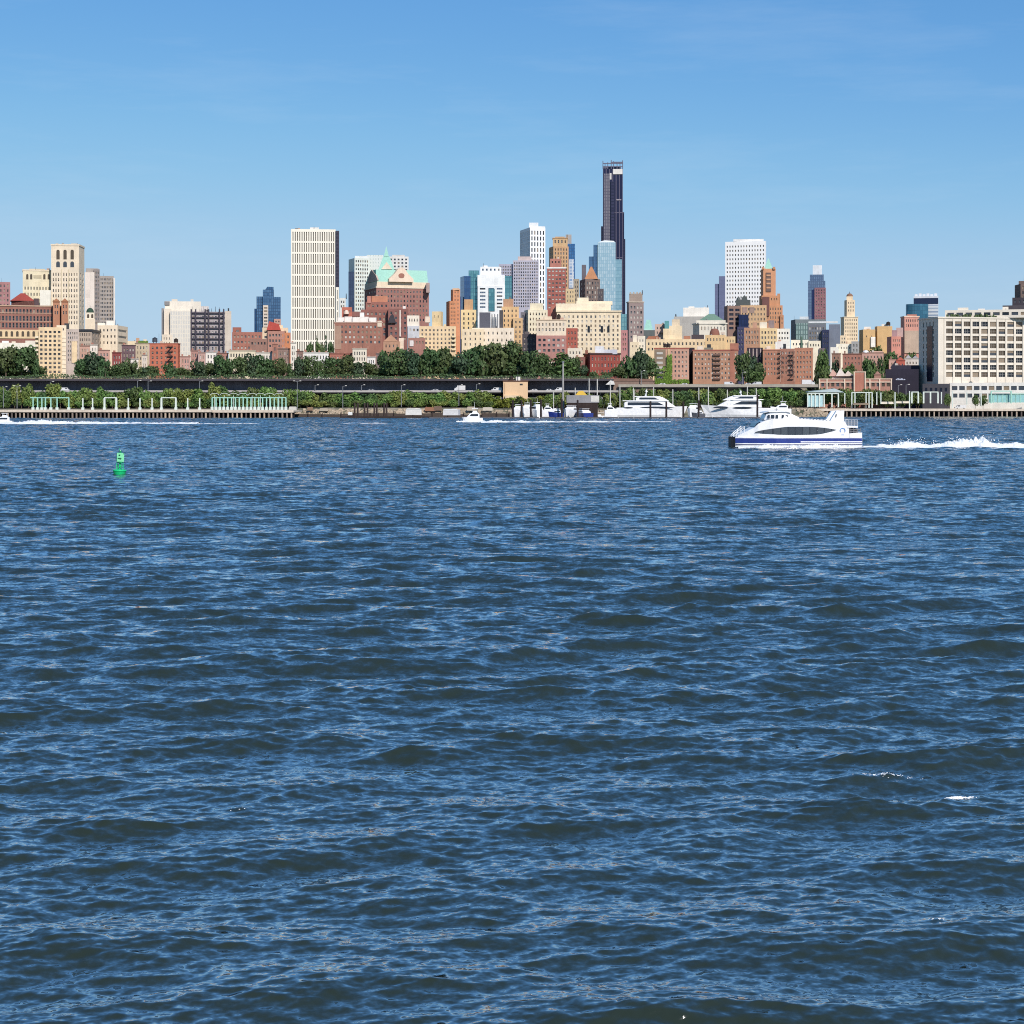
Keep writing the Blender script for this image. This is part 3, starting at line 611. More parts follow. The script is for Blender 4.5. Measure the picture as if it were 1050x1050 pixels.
for x0, x1, top, c, lab in rh:
    D = 1066+rnd.random()*10; b = Building('row_house', 'row house', lab, D, (x0+x1)/2); n = max(1, round((x1-x0)/3.2))
    b.block(x0, x1, top, W(c), n, 3.5, 0.42, 0.6, 388, g='dark' if sum(c) > 600 else 'lite', cor=(0.55, 0.25, W(tuple(int(v*0.8) for v in c))))
    for k in range(int((x1-x0)//7)+1): b.rooftop(x0+1+7*k, x0+2.8+7*k, top-2.4+b.r.random(), top, W((176, 120, 100)), 'chimney', 3+b.r.random()*3, 1.2)
    b.done()
b = Building('glass_tower', 'office tower', 'stepped blue glass tower with white balcony bands left of the ribbed white tower', 2000, 274)
bl = curtain((84, 122, 160), (120, 156, 190), (60, 84, 116), 2.4, 3.6, 0.35, 0.6); bd = curtain((52, 88, 132), (70, 104, 148), (50, 76, 110), 2.4, 3.6, 0.3, 0.6)
b.block(269.5, 280.8, 297, bl, 0, dD=0, dep=20, name='glass_shaft'); b.block(263, 269.6, 304, bl, 0, dD=4, dep=20, name='glass_wing'); b.block(260.8, 263.2, 316.5, bd, 0, dD=6, dep=18, name='glass_step'); b.block(280.6, 287.8, 304.5, bl, 0, dD=3, dep=20, name='glass_wing')
b.block(269.8, 275, 313, W((222, 204, 184)), 1, 3.8, 0.86, 0.5, 346, dD=-2, dep=8, name='balcony_stack', g='mid'); b.outline([(272, 297), (280.5, 297), (280.5, 294.2), (274, 294)], 2001, bl, 'glass_crown', 12); b.block(281, 288, 327, W((200, 150, 130)), 2, 3.6, 0.4, 0.5, 346, dD=-4, dep=8, name='podium'); b.done()
b = Building('apartment_building', 'apartment building', 'cream and red gabled block in front of the stepped blue glass tower', 1300, 283)
b.block(269, 295.5, 336, W((232, 204, 166)), 5, 4, 0.5, 0.45, 356, dep=16); b.block(274.5, 292, 339.5, W((188, 132, 112)), 5, 4, 0.6, 0.45, 358, dD=-3, dep=6, name='front'); b.outline([(273.5, 338.5), (288, 338.5), (286, 332.5), (276, 329.3)], 1298, wall((198, 72, 56)), 'gable', 5)
b.block(289, 298, 341, W((214, 132, 82)), 2, 4, 0.4, 0.5, 354, dD=-2, dep=6, name='side_wing'); b.rooftop(284, 290, 333.5, 336, W((240, 214, 170))); b.done()
b = Building('brick_apartment_house', 'apartment house', 'low brown house with a leafy roof left of the red gabled block', 1160, 263)
b.block(256, 274, 347.5, W((158, 116, 100)), 5, 3.6, 0.5, 0.45, 360, dep=10); b.done()
b = Building('office_tower', 'office tower', 'tall white tower of vertical ribs with a dark notch down one edge', 1500, 322)
WR = W((248, 240, 220), var=0.06)
b.block(298.3, 344.2, 235, WR, 19, 9.55, 0.42, 0.84, 374, g='rib', mt=1.6, mx=0.8, inset=1.0, dep=30)
b.block(344.1, 347.8, 236.6, plain('dark_stone', (52, 46, 66), 0.5), 2, 3.2, 0.5, 0.6, 300, dD=1.2, dep=26, name='recess', g='navy')
b.block(344.3, 347.4, 294.5, WR, 1, 9.55, 0.4, 0.83, 346, dD=0.1, dep=1.0, name='rib_wing', g='brown', mt=1.6, inset=0.4)
b.rooftop(318, 327, 233.2, 235, W((220, 216, 208)), dD=8); b.mast(322, 232.4, 234, 0.3, 8); b.done()
b = Building('office_tower', 'office tower', 'pale green-grey tower with a dark blue glass side behind the copper-roofed block', 1700, 378)
gl = curtain((196, 208, 200), (226, 232, 222), (236, 240, 232), 2.6, 3.5, 0.9, 0.1, 0.3)
b.block(357.5, 378.5, 264.5, W((222, 228, 216)), 6, 3.9, 0.5, 0.55, 335, 363.5, 'L', 16, 0, g='mid'); b.block(357.3, 363.3, 278.5, curtain((66, 78, 104), (80, 94, 120), (56, 66, 92), 2, 3.5, 0.2, 0.3), 0, dD=-4, dep=12, name='glass_side')
b.block(376, 393, 261.5, gl, 0, dD=18, dep=18, name='rear_shaft'); b.block(394.5, 419, 263, W((226, 222, 214)), 6, 3.5, 0.5, 0.5, 280, dD=20, dep=18, name='rear_wing', g='mid'); b.rooftop(364, 378, 262.4, 264.6, W((222, 224, 220)), dD=6, dep=8); b.rooftop(402, 415, 261.3, 263.4, W((200, 196, 190)), dD=24); b.done()
b = Building('civic_building', 'office building', 'red-brown block with turquoise copper roof, great white gable and green lantern spire', 1500, 412)
b.block(374, 439.5, 288.6, W((238, 216, 184)), 16, 3.8, 0.4, 0.5, 290, 386, 'L', 14, 4, mt=1.8); b.last
b.block(373.7, 439.8, 294.3, W((164, 112, 100)), 16, 4.05, 0.4, 0.5, 333, 385.9, 'L', 14, 4, dD=-0.9, mt=1.6, cor=(1.1, 0.5, W((238, 218, 190))))
O, rz, w, d, z0, h = b.last; hz = WZ(288.6, 1500)-z0; rt = WZ(276, 1500)-z0
m = MB(); m.mesh8([(0.4, 1.4, hz+0.02), (w-0.4, 1.4, hz+0.02), (w-0.4, d-1, hz+0.02), (0.4, d-1, hz+0.02), (0.6, d*0.10, rt), (w-0.7, d*0.10, rt), (w-0.7, d*0.55, rt), (0.6, d*0.55, rt)]); b.put(m, 'copper_roof', COPPER, (O[0], O[1], z0), rz)
b.outline([(399, 289), (424, 289), (424, 286), (418.5, 280.5), (415, 275.3), (412, 274.2), (408.5, 275.3), (405, 280.5), (399, 286)], 1496.5, W((240, 214, 186)), 'gable', 7); b.outline([(409.3, 284.3), (410.8, 285), (412.6, 285), (414.1, 284.3), (414.8, 282.6), (414.1, 281), (412.6, 280.2), (410.8, 280.2), (409.3, 281), (408.6, 282.6)], 1496.2, W((170, 112, 92)), 'round_window', 0.5)
b.outline([(376.3, 289), (387.3, 289), (385.2, 283), (380.8, 276.2), (378, 283)], 1499.6, W((206, 176, 158)), 'side_gable', 1.2)
b.block(388.5, 404, 276.5, W((222, 206, 180)), 3, 3.5, 0.4, 0.6, 279, bot=290, dD=13, dep=12, name='lantern_base'); b.pyramid(388, 404.4, 262.5, 276.5, COPPER, dD=12.6, tip=5.5, dep=13, name='lantern_roof')
b.outline([(391, 276), (402, 276), (396.5, 268.5)], 1511.8, W((240, 214, 186)), 'small_gable', 3); b.pyramid(393.6, 398.6, 252.5, 262.6, COPPER, dD=16, tip=0.2, dep=4.2, name='spire'); b.block(437, 440.6, 290, W((178, 150, 140)), 0, bot=300, dD=6, dep=8, name='corner_pier'); b.done()
b = Building('brick_apartment_house', 'apartment house', 'stepped brown-red block with orange crown before the copper-roofed building', 1250, 388)
b.block(370, 418, 317.5, W((158, 100, 86)), 11, 3.7, 0.5, 0.5, 350, dD=0, dep=14, g='lite'); b.block(375, 399, 309.5, W((166, 106, 90)), 5, 3.4, 0.45, 0.5, 317, bot=318, dD=4, dep=9, name='upper_step'); b.block(381, 397.5, 303.5, W((204, 132, 96)), 4, 3.2, 0.45, 0.5, 309, bot=310, dD=6, dep=7, name='crown', g='lite')
b.rooftop(376.5, 380.5, 303.5, 310, W((200, 130, 110))); b.band(310.5, 0.8, W((236, 196, 160)))
b.block(398, 418.5, 316.5, W((148, 96, 86)), 4, 3.7, 0.45, 0.5, 354, dD=-5, dep=8, name='front_wing', g='mid'); b.slab(409.6, 411, 318, 345, W((240, 222, 206)), 'white_flue', -5.8, 0.8); b.outline([(398, 331), (406, 331), (404, 324), (402.3, 321.5), (400, 324)], 1243, SLATE, 'mansard', 4); b.rooftop(413, 416, 313.8, 317, W((236, 224, 214))); b.done()
b = Building('church_house', 'house', 'tan gabled brick house at the corner left of the yellow apartment block', 1110, 400)
b.block(393, 410, 350, W((190, 142, 110)), 4, 3.6, 0.3, 0.5, 358, dep=9); b.outline([(393, 350.2), (408.5, 350.2), (400.8, 343.2)], 1109.8, W((206, 152, 116)), 'gable', 8); b.slab(409, 414, 346.5, 360, W((238, 212, 184)), 'white_end_wall', 1, 4); b.done()
b = Building('brick_apartment_house', 'apartment house', 'brown brick block under white roof-top boxes, below the ribbed white tower', 1150, 368)
b.block(343, 392, 330.5, W((168, 112, 92)), 11, 3.35, 0.46, 0.5, 358, mt=1.4, g='lite', cor=(0.6, 0.3, W((196, 160, 140)))); b.slab(343, 350, 334, 358, W((178, 140, 116)), 'quoin_bay', -0.2, 0.15)
for i, (x0, x1, t) in enumerate([(346, 353, 325.4), (353.3, 361, 324.6), (361.4, 369, 325.2), (369.4, 378, 324.8), (378.4, 386, 325.6)]): b.rooftop(x0, x1, t, 330.5, W((244, 236, 224)), 'roof_box', 2+i % 2, 6)
b.rooftop(369, 373.5, 320.5, 326, W((240, 230, 220)), dD=10); b.slab(387, 391.5, 329, 335, W((226, 206, 178)), 'parapet_panel', -0.25, 0.2); b.done()
b = Building('apartment_house', 'apartment house', 'little red house with round white gable between white ribs and pale green tower', 1230, 356)
b.block(350.5, 361, 315, W((196, 108, 84)), 3, 3.6, 0.4, 0.5, 324, dep=8); b.dome(352.5, 358, 317.6, 322, W((238, 208, 184)), -3, 'round_gable'); b.block(348, 354.5, 305.5, W((224, 224, 214)), 2, 3.4, 0.5, 0.5, 318, dD=60, dep=10, name='rear_block'); b.mast(355, 301, 306, 0.4, 62); b.rooftop(361, 372, 319.5, 324, W((150, 100, 90)), dD=4); b.done()
# ---------------------------------------------------------------- middle of the skyline
b = Building('apartment_house', 'apartment house', 'small white-capped house against the copper-roofed block', 1200, 425)
b.block(417.5, 430, 323.5, W((240, 226, 204)), 4, 4, 0.34, 0.5, 334, dep=8); b.block(418, 431, 334, W((206, 206, 210)), 3, 3.5, 0.5, 0.5, 346, dD=-3, dep=5, name='glazed_bay', g='lite'); b.rooftop(436, 441, 324.5, 330, W((240, 216, 190)), dD=2); b.done()
b = Building('brick_apartment_house', 'apartment house', 'low maroon brick house tucked left of the yellow apartment block', 1100, 426)
b.block(418.5, 436, 346.5, W((172, 118, 102)), 5, 3.4, 0.45, 0.5, 358, g='lite', dep=8); b.slab(420, 424, 349, 355, W((226, 214, 206)), 'white_bay', -0.4, 0.35); b.done()
b = Building('apartment_building', 'apartment building', 'yellow apartment block with small square windows and one stair tower', 1112, 450)
b.block(430, 467.5, 334.5, W(YEL), 9, 2.75, 0.42, 0.5, 360, dD=0, dep=14); b.balcony(430, 434.5, [346+4.4*i for i in range(4)], W((238, 214, 168))); b.balcony(463, 467.3, [346+4.4*i for i in range(4)], W((238, 214, 168)))
b.block(443, 454.2, 319.3, W((234, 204, 148)), 2, 4.2, 0.22, 0.36, 333, bot=335, dD=4, dep=7, name='stair_tower', sp=452, sd='R'); b.rooftop(455, 457.5, 332.5, 335, W((226, 200, 150))); b.done()
b = Building('apartment_tower', 'apartment tower', 'slim orange-brown tower with dark shaded side left of the blue glass steps', 1500, 466)
b.block(457.6, 468, 308.5, W((216, 140, 90)), 3, 3.3, 0.4, 0.5, 334, 461, 'L', 10); b.block(462.3, 471.8, 296.5, W((220, 144, 96)), 2, 3.3, 0.3, 0.5, 336, 464.4, 'L', 12, dD=3, name='upper_shaft'); b.rooftop(464, 471, 295.6, 297, W((226, 180, 140))); b.done()
b = Building('office_tower', 'office tower', 'white-framed tower stepping down to blue glass on one side and teal on the other', 1700, 500)
dk = curtain((70, 104, 150), (92, 126, 168), (58, 84, 124), 2.4, 3.6, 0.25, 0.6); te = curtain((90, 150, 160), (132, 186, 190), (74, 122, 136), 2.4, 3.6, 0.3, 0.5)
b.block(472, 482.5, 283, dk, 0, sp=476, sd='L', a=14, dD=-2, name='blue_step'); b.block(480.5, 491, 277.3, te, 0, dD=0, dep=22, name='teal_step'); b.block(469.5, 473, 304, dk, 0, dD=-4, dep=10, name='blue_base')
b.block(489.6, 517.6, 282, W((244, 246, 244)), 6, 9.5, 0.42, 0.8, 288, dD=-5, dep=24, g='blue', mt=1.2); b.block(489.9, 517.2, 293, W((240, 242, 240)), 3, 3.6, 0.66, 0.45, 320, dD=-5.6, dep=20, name='lower_front', g='blue')
b.slab(501, 507.3, 296, 319, te, 'glass_strip', -6.2, 0.5); b.block(492.5, 514, 273.5, W((240, 240, 236)), 5, 3.4, 0.4, 0.6, 279, dD=0, dep=18, name='crown', g='blue'); b.block(517.3, 524.8, 283, te, 0, dD=0, dep=20, name='teal_wing'); b.rooftop(495, 500, 272.2, 274, W((226, 226, 224)), dD=6); b.mast(496, 270, 273, 0.25, 6); b.done()
b = Building('apartment_building', 'apartment building', 'yellow tower with a brown roof house in front of the blue glass steps', 1165, 480)
b.block(472.5, 488.3, 317.6, W((240, 208, 146)), 3, 3.2, 0.3, 0.55, 346, dD=0, dep=12, mx=0.5); b.block(476, 485, 307, W((206, 158, 110)), 2, 5, 0.3, 0.4, 315, bot=318, dD=3, dep=6, name='roof_house'); b.done()
b = Building('apartment_building', 'apartment building', 'wide cream block crowned by a dark grey cube and white fan housings', 1150, 500)
b.block(473.5, 496, 337.4, W((240, 216, 176)), 4, 3.6, 0.25, 0.45, 360, dD=-4, dep=12); b.block(484, 527, 336.2, W((240, 222, 196)), 9, 4.6, 0.26, 0.4, 358, dD=0, dep=14, name='rear_wing'); b.rooftop(491.6, 502.8, 320.3, 336.5, plain('plant_cube', (92, 92, 104), 0.6), 'plant_cube', 3, 7)
b.rooftop(503.2, 512, 320.5, 336.5, W((238, 236, 230)), 'fan_housing', 5, 6)
for i in range(3): b.mast(504.5+2.8*i, 322, 336, 0.5, 2.5, STEEL, 'vent_pipe')
b.rooftop(512, 516, 318, 336.5, W((86, 82, 84)), 'dark_shaft', 6, 5); b.done()
b = Building('apartment_building', 'apartment building', 'tan tower with brown roof house before the lilac-grey slab', 1180, 523)
b.block(514.3, 532, 314.5, W((232, 188, 128)), 4, 3.3, 0.3, 0.5, 342, dep=12); b.block(516, 526.5, 306.5, W((196, 150, 112)), 2, 4, 0.3, 0.5, 314, bot=315, dD=3, dep=6, name='roof_house'); b.block(526, 536, 326, W((222, 182, 128)), 2, 3.3, 0.35, 0.5, 360, dD=-3, dep=9, name='front_step'); b.done()
b = Building('apartment_building', 'apartment building', 'lilac-grey gridded slab with a stepped top and pink trim', 1900, 534)
lg = W((178, 176, 194)); b.block(511.5, 526.5, 270.8, lg, 8, 3.4, 0.5, 0.56, 300, dD=4, dep=20, g='mid', inset=0.5); b.block(526, 552.3, 267, W((184, 180, 194)), 11, 3.4, 0.5, 0.56, 316, dD=0, dep=20, g='mid', inset=0.5); b.block(531, 545, 263, W((206, 184, 178)), 5, 3.4, 0.4, 0.5, 266, bot=268, dD=3, dep=12, name='crown', g='mid'); b.done()
b = Building('apartment_tower', 'apartment tower', 'tall white tower of dark vertical window strips with a shaded blue flank', 2100, 548)
b.block(533.2, 559.2, 233, W((246, 246, 246), var=0.05), 5, 7.0, 0.42, 0.7, 320, 543.5, 'L', 16, 9, mt=3, inset=0.7, g='mid', gs='navy', sfw=0.34, fhs=0.86)
b.rooftop(542.5, 552, 228.3, 233.5, W((236, 238, 240)), dD=4, dep=12); b.rooftop(552, 559, 232, 233.2, W((220, 224, 228)), dD=6); b.done()
b = Building('apartment_tower', 'apartment tower', 'ochre art deco tower with stepped crown before the blue glass edge', 1600, 573)
oc = W((206, 160, 112)); b.block(563, 583, 252.5, oc, 5, 3.7, 0.4, 0.6, 296, 567.4, 'L', 14, 2, mt=1.0, g='brown'); b.block(566.8, 582, 244, W((214, 174, 122)), 4, 4.2, 0.4, 0.7, 252, bot=253, dD=3, dep=12, name='crown', g='brown', cor=(0.8, 0.4, oc)); b.rooftop(569, 579, 242.6, 244.4, W((196, 160, 116)), dD=6); b.mast(581.6, 240.5, 246, 0.7, 5, W((150, 130, 110)), 'corner_finial'); b.done()
b = Building('glass_tower', 'office tower', 'narrow blue glass tower edge behind the ochre art deco tower', 2000, 586)
b.block(579, 589.6, 250, curtain((70, 122, 176), (104, 150, 196), (62, 98, 140), 2.6, 3.6, 0.3, 0.6), 0, dep=20); b.slab(583.6, 588.6, 266, 295, curtain((214, 222, 230), (130, 160, 200), (226, 228, 230), 4, 3.6, 0.5, 0.2), 'balcony_strip', -0.6, 0.5); b.rooftop(580, 586, 240.5, 250.5, W((176, 166, 158)), dD=6, dep=8); b.done()
b = Building('apartment_tower', 'apartment tower', 'red brick tower striped with white balcony bands under the ochre tower', 1500, 570)
b.block(561, 580.4, 274.5, W((176, 98, 84)), 5, 3.5, 0.62, 0.42, 318, dep=14, g='white', cor=(1.2, 0.3, W((244, 238, 230)))); b.block(564, 575.5, 265.3, W((190, 122, 104)), 3, 3.5, 0.4, 0.5, 272, bot=275, dD=4, dep=9, name='roof_house'); b.done()
b = Building('apartment_building', 'apartment building', 'small tan block squeezed beneath the narrow blue glass edge', 1450, 588)
b.block(580, 589.5, 296, W((220, 190, 140)), 3, 3.6, 0.36, 0.5, 318, dep=10); b.block(588, 594, 286, W((170, 154, 130)), 2, 3.6, 0.36, 0.5, 316, dD=3, dep=9, name='rear_block'); b.done()
b = Building('office_building', 'office building', 'dark brown tower under an orange pyramid roof', 1500, 606)
b.block(594.5, 615.2, 286, W((128, 108, 100)), 5, 4.0, 0.4, 0.6, 312, 600.2, 'L', 14, 2, g='white', mt=1.6); b.pyramid(599.5, 613.2, 273, 286, wall((196, 132, 84)), dD=1.0, tip=1.2, dep=11); b.block(596.5, 601, 271.5, W((110, 104, 112)), 0, dD=30, dep=10, name='rear_shaft'); b.block(613, 619, 296, W((96, 88, 92)), 2, 4, 0.4, 0.5, 318, dD=2, dep=10, name='side_step'); b.done()
b = Building('glass_tower', 'office tower', 'pale ice-blue glass tower with stepped sides in front of the dark supertall', 1900, 622)
ic = curtain((178, 208, 220), (220, 236, 240), (150, 186, 202), 2.2, 3.8, 0.28, 0.35, 0.2); ib = curtain((86, 120, 156), (110, 146, 180), (70, 100, 134), 2.2, 3.8, 0.28, 0.5)  # second glass is a darker copy, left sides' shade put into its colour
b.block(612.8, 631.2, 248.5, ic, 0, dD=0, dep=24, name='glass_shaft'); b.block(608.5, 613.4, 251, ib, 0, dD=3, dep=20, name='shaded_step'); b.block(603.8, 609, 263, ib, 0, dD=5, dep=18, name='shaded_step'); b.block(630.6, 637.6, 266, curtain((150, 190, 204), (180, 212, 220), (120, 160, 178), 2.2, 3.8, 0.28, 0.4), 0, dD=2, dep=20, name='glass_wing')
b.outline([(613, 248.6), (631, 248.6), (629, 247), (620, 246.4), (616, 247.4)], 1903, W((236, 240, 240)), 'crown', 10); b.done()
b = Building('glass_tower', 'supertall tower', 'dark supertall tower with unfinished spiky crown, tallest on the skyline', 2300, 629)
dk1 = curtain((58, 54, 82), (78, 74, 100), (40, 38, 62), 5.2, 4.2, 0.9, 0.35, 0.25); dk2 = curtain((40, 40, 70), (52, 52, 84), (104, 96, 112), 4.4, 60, 0.55, 0.4, 0.25); gr = curtain((124, 120, 130), (146, 140, 146), (92, 88, 104), 2.2, 4.2, 0.5, 0.2, 0.4)
b.block(618.2, 638.6, 173.2, dk2, 0, dD=0, dep=30, name='shaft'); b.slab(619.2, 625.4, 178, 248, gr, 'grey_flank', -0.8, 0.7); b.slab(626.2, 630.2, 186, 320, dk1, 'dark_fin', -2.4, 2.2)
b.block(616.3, 619, 232, dk1, 0, dD=3, dep=24, name='side_step'); b.block(638.2, 640, 217.5, dk2, 0, dD=3, dep=24, name='side_step'); b.block(636, 641.2, 245, dk1, 0, dD=1.5, dep=24, name='lower_step')
b.slab(628.6, 638.3, 173.3, 178.6, W((230, 224, 216)), 'white_panel', -0.9, 0.8); b.slab(625.2, 627, 177.5, 184, W((214, 206, 200)), 'white_panel', -0.9, 0.8); b.slab(632, 637, 204.2, 205.4, W((160, 150, 160)), 'sky_terrace', -0.7, 0.6)
m = MB(); D = 2300; k = D/F
for i, (px, hh) in enumerate([(0, 8.5), (2.2, 6), (5, 7), (8.5, 9.5), (11, 8.2), (14.5, 6.6), (17.5, 7), (20.2, 9)]): m.box(px*k-0.5, px*k+0.5, 0, 1, 0, hh*k)
for q in (2.2, 5.4): m.box(0, 20.3*k, 0.2, 0.8, q*k, q*k+1.2)
m.box(8*k, 20*k, 0.1, 1.4, 6.4*k, 7.6*k); m.box(1*k, 19*k, 8, 20, 0, 3.2*k)
b.put(m, 'crown_frame', plain('crown_steel', (104, 104, 124), 0.5, 0.3), (WX(618.3, D), D+1, WZ(173.3, D))); b.done()
b = Building('hotel', 'hotel', 'long cream hotel with flat cornice and penthouse, below the dark tower', 1150, 604)
b.block(571, 636.6, 319, W((242, 220, 182)), 14, 3.05, 0.36, 0.55, 362, g='lite', mt=2.2, cor=(1.0, 0.6, W((236, 214, 176)))); b.block(570, 626.5, 311.2, W((244, 226, 192)), 0, bot=320, dD=4, dep=14, name='attic'); b.block(591, 628, 308.8, W((242, 224, 190)), 12, 3.0, 0.5, 0.55, 312, bot=312.5, dD=7, dep=9, name='penthouse'); b.block(592, 603.5, 305.2, W((244, 226, 192)), 0, bot=310, dD=9, dep=6, name='roof_house')
for px in (603.7, 617.2, 623.8): b.arches([px], 2.4, 334, 341, G_DARK, -0.01)
b.done()
b = Building('apartment_building', 'apartment building', 'stepped ivory block left of the long cream hotel', 1210, 552)
iv = W((236, 222, 188)); b.block(537.5, 561.5, 317.5, iv, 6, 3.6, 0.42, 0.52, 350, 541.5, 'L', 12, 2, dD=0); b.block(543.5, 557, 311, iv, 4, 3.6, 0.42, 0.5, 317, bot=318, dD=4, dep=9, name='crown'); b.block(533.8, 542, 320, W((122, 118, 124)), 2, 3.6, 0.4, 0.5, 352, dD=6, dep=9, name='shaded_wing', g='mid'); b.done()  # grey wing: shading at the left edge is put into its colour
b = Building('brick_apartment_house', 'apartment house', 'pink brick block with cream upper storeys and white windows below the ivory block', 1092, 565)
b.block(550.2, 580.5, 328, W((236, 214, 184)), 8, 3.3, 0.42, 0.56, 343, dD=0, dep=13, g='lite', cor=(0.6, 0.3, W((226, 196, 160)))); b.block(549.9, 580.8, 344, W((190, 132, 120)), 6, 3.3, 0.55, 0.5, 366, dD=-0.6, dep=12, name='brick_storeys', g='white'); b.rooftop(555, 566, 324.5, 328, W((232, 210, 178))); b.rooftop(570, 578, 325.6, 328, W((200, 160, 140)), dD=5); b.done()
b = Building('brick_apartment_house', 'apartment house', 'narrow red brick house between the pink block and the cream hotel', 1100, 586)
b.block(580.6, 592.3, 336.5, W((180, 94, 76)), 3, 3.5, 0.4, 0.5, 358, dep=9, g='mid'); b.done()
b = Building('brick_apartment_house', 'apartment house', 'red chimney-like block rising behind the cream attic of the long hotel', 1170, 569)
b.block(565, 572, 313.5, W((190, 112, 92)), 2, 3.6, 0.4, 0.5, 326, dep=6); b.done()
b = Building('apartment_house', 'apartment house', 'dark grey shaded house between tan tower and pink brick block', 1105, 542)
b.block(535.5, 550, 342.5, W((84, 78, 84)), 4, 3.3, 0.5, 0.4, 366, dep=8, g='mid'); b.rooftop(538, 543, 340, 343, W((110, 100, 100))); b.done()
b = Building('brick_house', 'house', 'red brick mansion with dark roof and white dormer block among trees', 1068, 618)
b.block(598.5, 636.2, 362.5, W((160, 72, 58)), 9, 4.0, 0.36, 0.55, 387, 605, 'L', 14, 3, g='lite', cor=(1.0, 0.4, W((92, 66, 62)))); b.rooftop(610, 619, 355, 362.5, W((232, 230, 232)), 'white_dormer', 2, 5); b.rooftop(619, 633, 358.4, 362.5, W((206, 206, 214)), 'dormer_wing', 2.5, 5); b.rooftop(600, 603, 359, 362.5, W((150, 90, 70)), 'chimney', 3, 1.5); b.done()
for x0, x1, top, c, lab, D in [(582, 597, 357, (238, 222, 196), 'little cream house peeping out left of the red brick mansion', 1075), (560, 569, 371, (230, 214, 192), 'pale porch half buried in trees under the pink brick block', 1062), (590, 600, 366, (150, 96, 84), 'brown wall in the trees left of the red brick mansion', 1071)]:
    b = Building('row_house', 'row house', lab, D, (x0+x1)/2); b.block(x0, x1, top, W(c), max(2, round((x1-x0)/4)), 3.3, 0.4, 0.5, 388, g='mid'); b.rooftop(x0+1, x0+3, top-2, top, W((180, 130, 110)), 'chimney', 3, 1.2); b.done()
b = Building('office_building', 'apartment building', 'grey-pink brick tower with crenellated top standing alone right of the supertall', 1250, 652)
b.block(642.7, 660, 309.5, W((158, 136, 130)), 4, 3.6, 0.5, 0.5, 352, 644.8, 'L', 10, 0, g='white', mt=2.2, cor=(0.8, 0.4, W((200, 180, 160)))); b.block(645.2, 658.8, 301, W((170, 150, 134)), 3, 5, 0.4, 0.55, 309, bot=310, dD=3, dep=9, name='crown', g='mid')
for px in (645.6, 649, 652.5, 655.8): b.rooftop(px, px+1.6, 299.4, 301.4, W((190, 172, 150)), 'merlon', 3, 1.5)
b.mast(658.6, 297.5, 302, 0.4, 4); b.done()
b = Building('glass_building', 'office building', 'teal glass sliver between cream hotel and grey-pink brick tower', 1400, 639)
b.block(635, 643.4, 322, curtain((130, 184, 190), (160, 206, 206), (96, 140, 152), 2, 3.6, 0.3, 0.4), 0, dep=10); b.done()
b = Building('brick_apartment_house', 'apartment house', 'pinkish house in the gap right of the long cream hotel', 1180, 640)
b.block(636.8, 643.5, 338.5, W((196, 132, 132)), 2, 3.4, 0.4, 0.5, 362, dep=8, g='mid'); b.done()
b = Building('apartment_house', 'apartment house', 'low stepped cream houses at the foot of the grey-pink brick tower', 1120, 654)
b.block(646, 655, 350.5, W((238, 216, 176)), 2, 3.4, 0.3, 0.4, 362, dep=8); b.block(653.8, 661.6, 344.5, W((240, 226, 200)), 2, 3.6, 0.3, 0.4, 362, dD=3, dep=8, name='rear_wing'); b.rooftop(649, 653, 343.5, 350.5, W((236, 222, 196)), dD=4); b.done()
b = Building('civic_tower', 'church', 'small turquoise copper-roofed turret seen over the cream terrace', 1400, 665)
b.block(660.2, 669.8, 338, W((200, 220, 208)), 0, dep=8); b.pyramid(660.4, 669.4, 327.8, 338, COPPER, dD=0.5, tip=3.2, dep=7); b.block(658, 672, 338.5, W((104, 110, 108)), 0, dD=-3, dep=6, name='base'); b.done()
b = Building('apartment_house', 'apartment house', 'pink-grey block with a dark gable right of the turquoise turret', 1330, 676)
b.block(671.5, 683, 332.3, W((210, 176, 156)), 3, 3.6, 0.35, 0.5, 344, dep=9); b.outline([(676, 341), (684, 341), (680.3, 334.5)], 1326, SLATE, 'gable', 4); b.done()
b = Building('apartment_building', 'apartment building', 'long cream terrace under a brown roof behind the ivy-grown brick block', 1150, 695)
b.block(662.3, 726, 347.8, W((240, 210, 162)), 16, 3.6, 0.4, 0.5, 362, dep=14); b.outline([(663, 347.9), (676, 347.9), (675, 344.5), (665, 344.8)], 1151.5, wall((176, 110, 78)), 'tiled_roof', 8); b.rooftop(680, 686, 337, 348, W((240, 214, 168)), dD=3, dep=7); b.rooftop(686.2, 699.5, 334, 348, W((240, 216, 174)), dD=4, dep=8); b.rooftop(689, 697, 327.4, 334.5, W((226, 204, 170)), 'stair_tower', 6, 6)
b.rooftop(701, 708, 344.4, 348, wall((180, 120, 90)), 'tiled_shed', 2, 5); b.rooftop(709, 722, 343.2, 348, plain('dark_roofing', (74, 64, 70), 0.7), 'dark_roof', 2.5, 5); b.done()
b = Building('civic_building', 'office building', 'grey stone block with pilasters and a broad white attic box', 1330, 708)
b.block(691, 722, 324.5, W((186, 180, 170)), 8, 12, 0.45, 0.8, 340, dep=16, g='mid', mt=2.5); b.block(700.6, 727, 315.4, W((244, 236, 222)), 0, bot=325, dD=4, dep=12, name='attic'); b.rooftop(706, 712, 314.2, 316, W((236, 228, 214)), dD=8); b.mast(693, 322, 325, 0.6); b.mast(725.5, 313, 316, 0.3, 8); b.block(681.5, 686, 329, W((90, 160, 160)), 0, dD=-6, dep=6, name='copper_bay'); b.done()
b = Building('courthouse', 'public building', 'pale classical building with green hip roof in front of the blue-grey slab', 1240, 731)
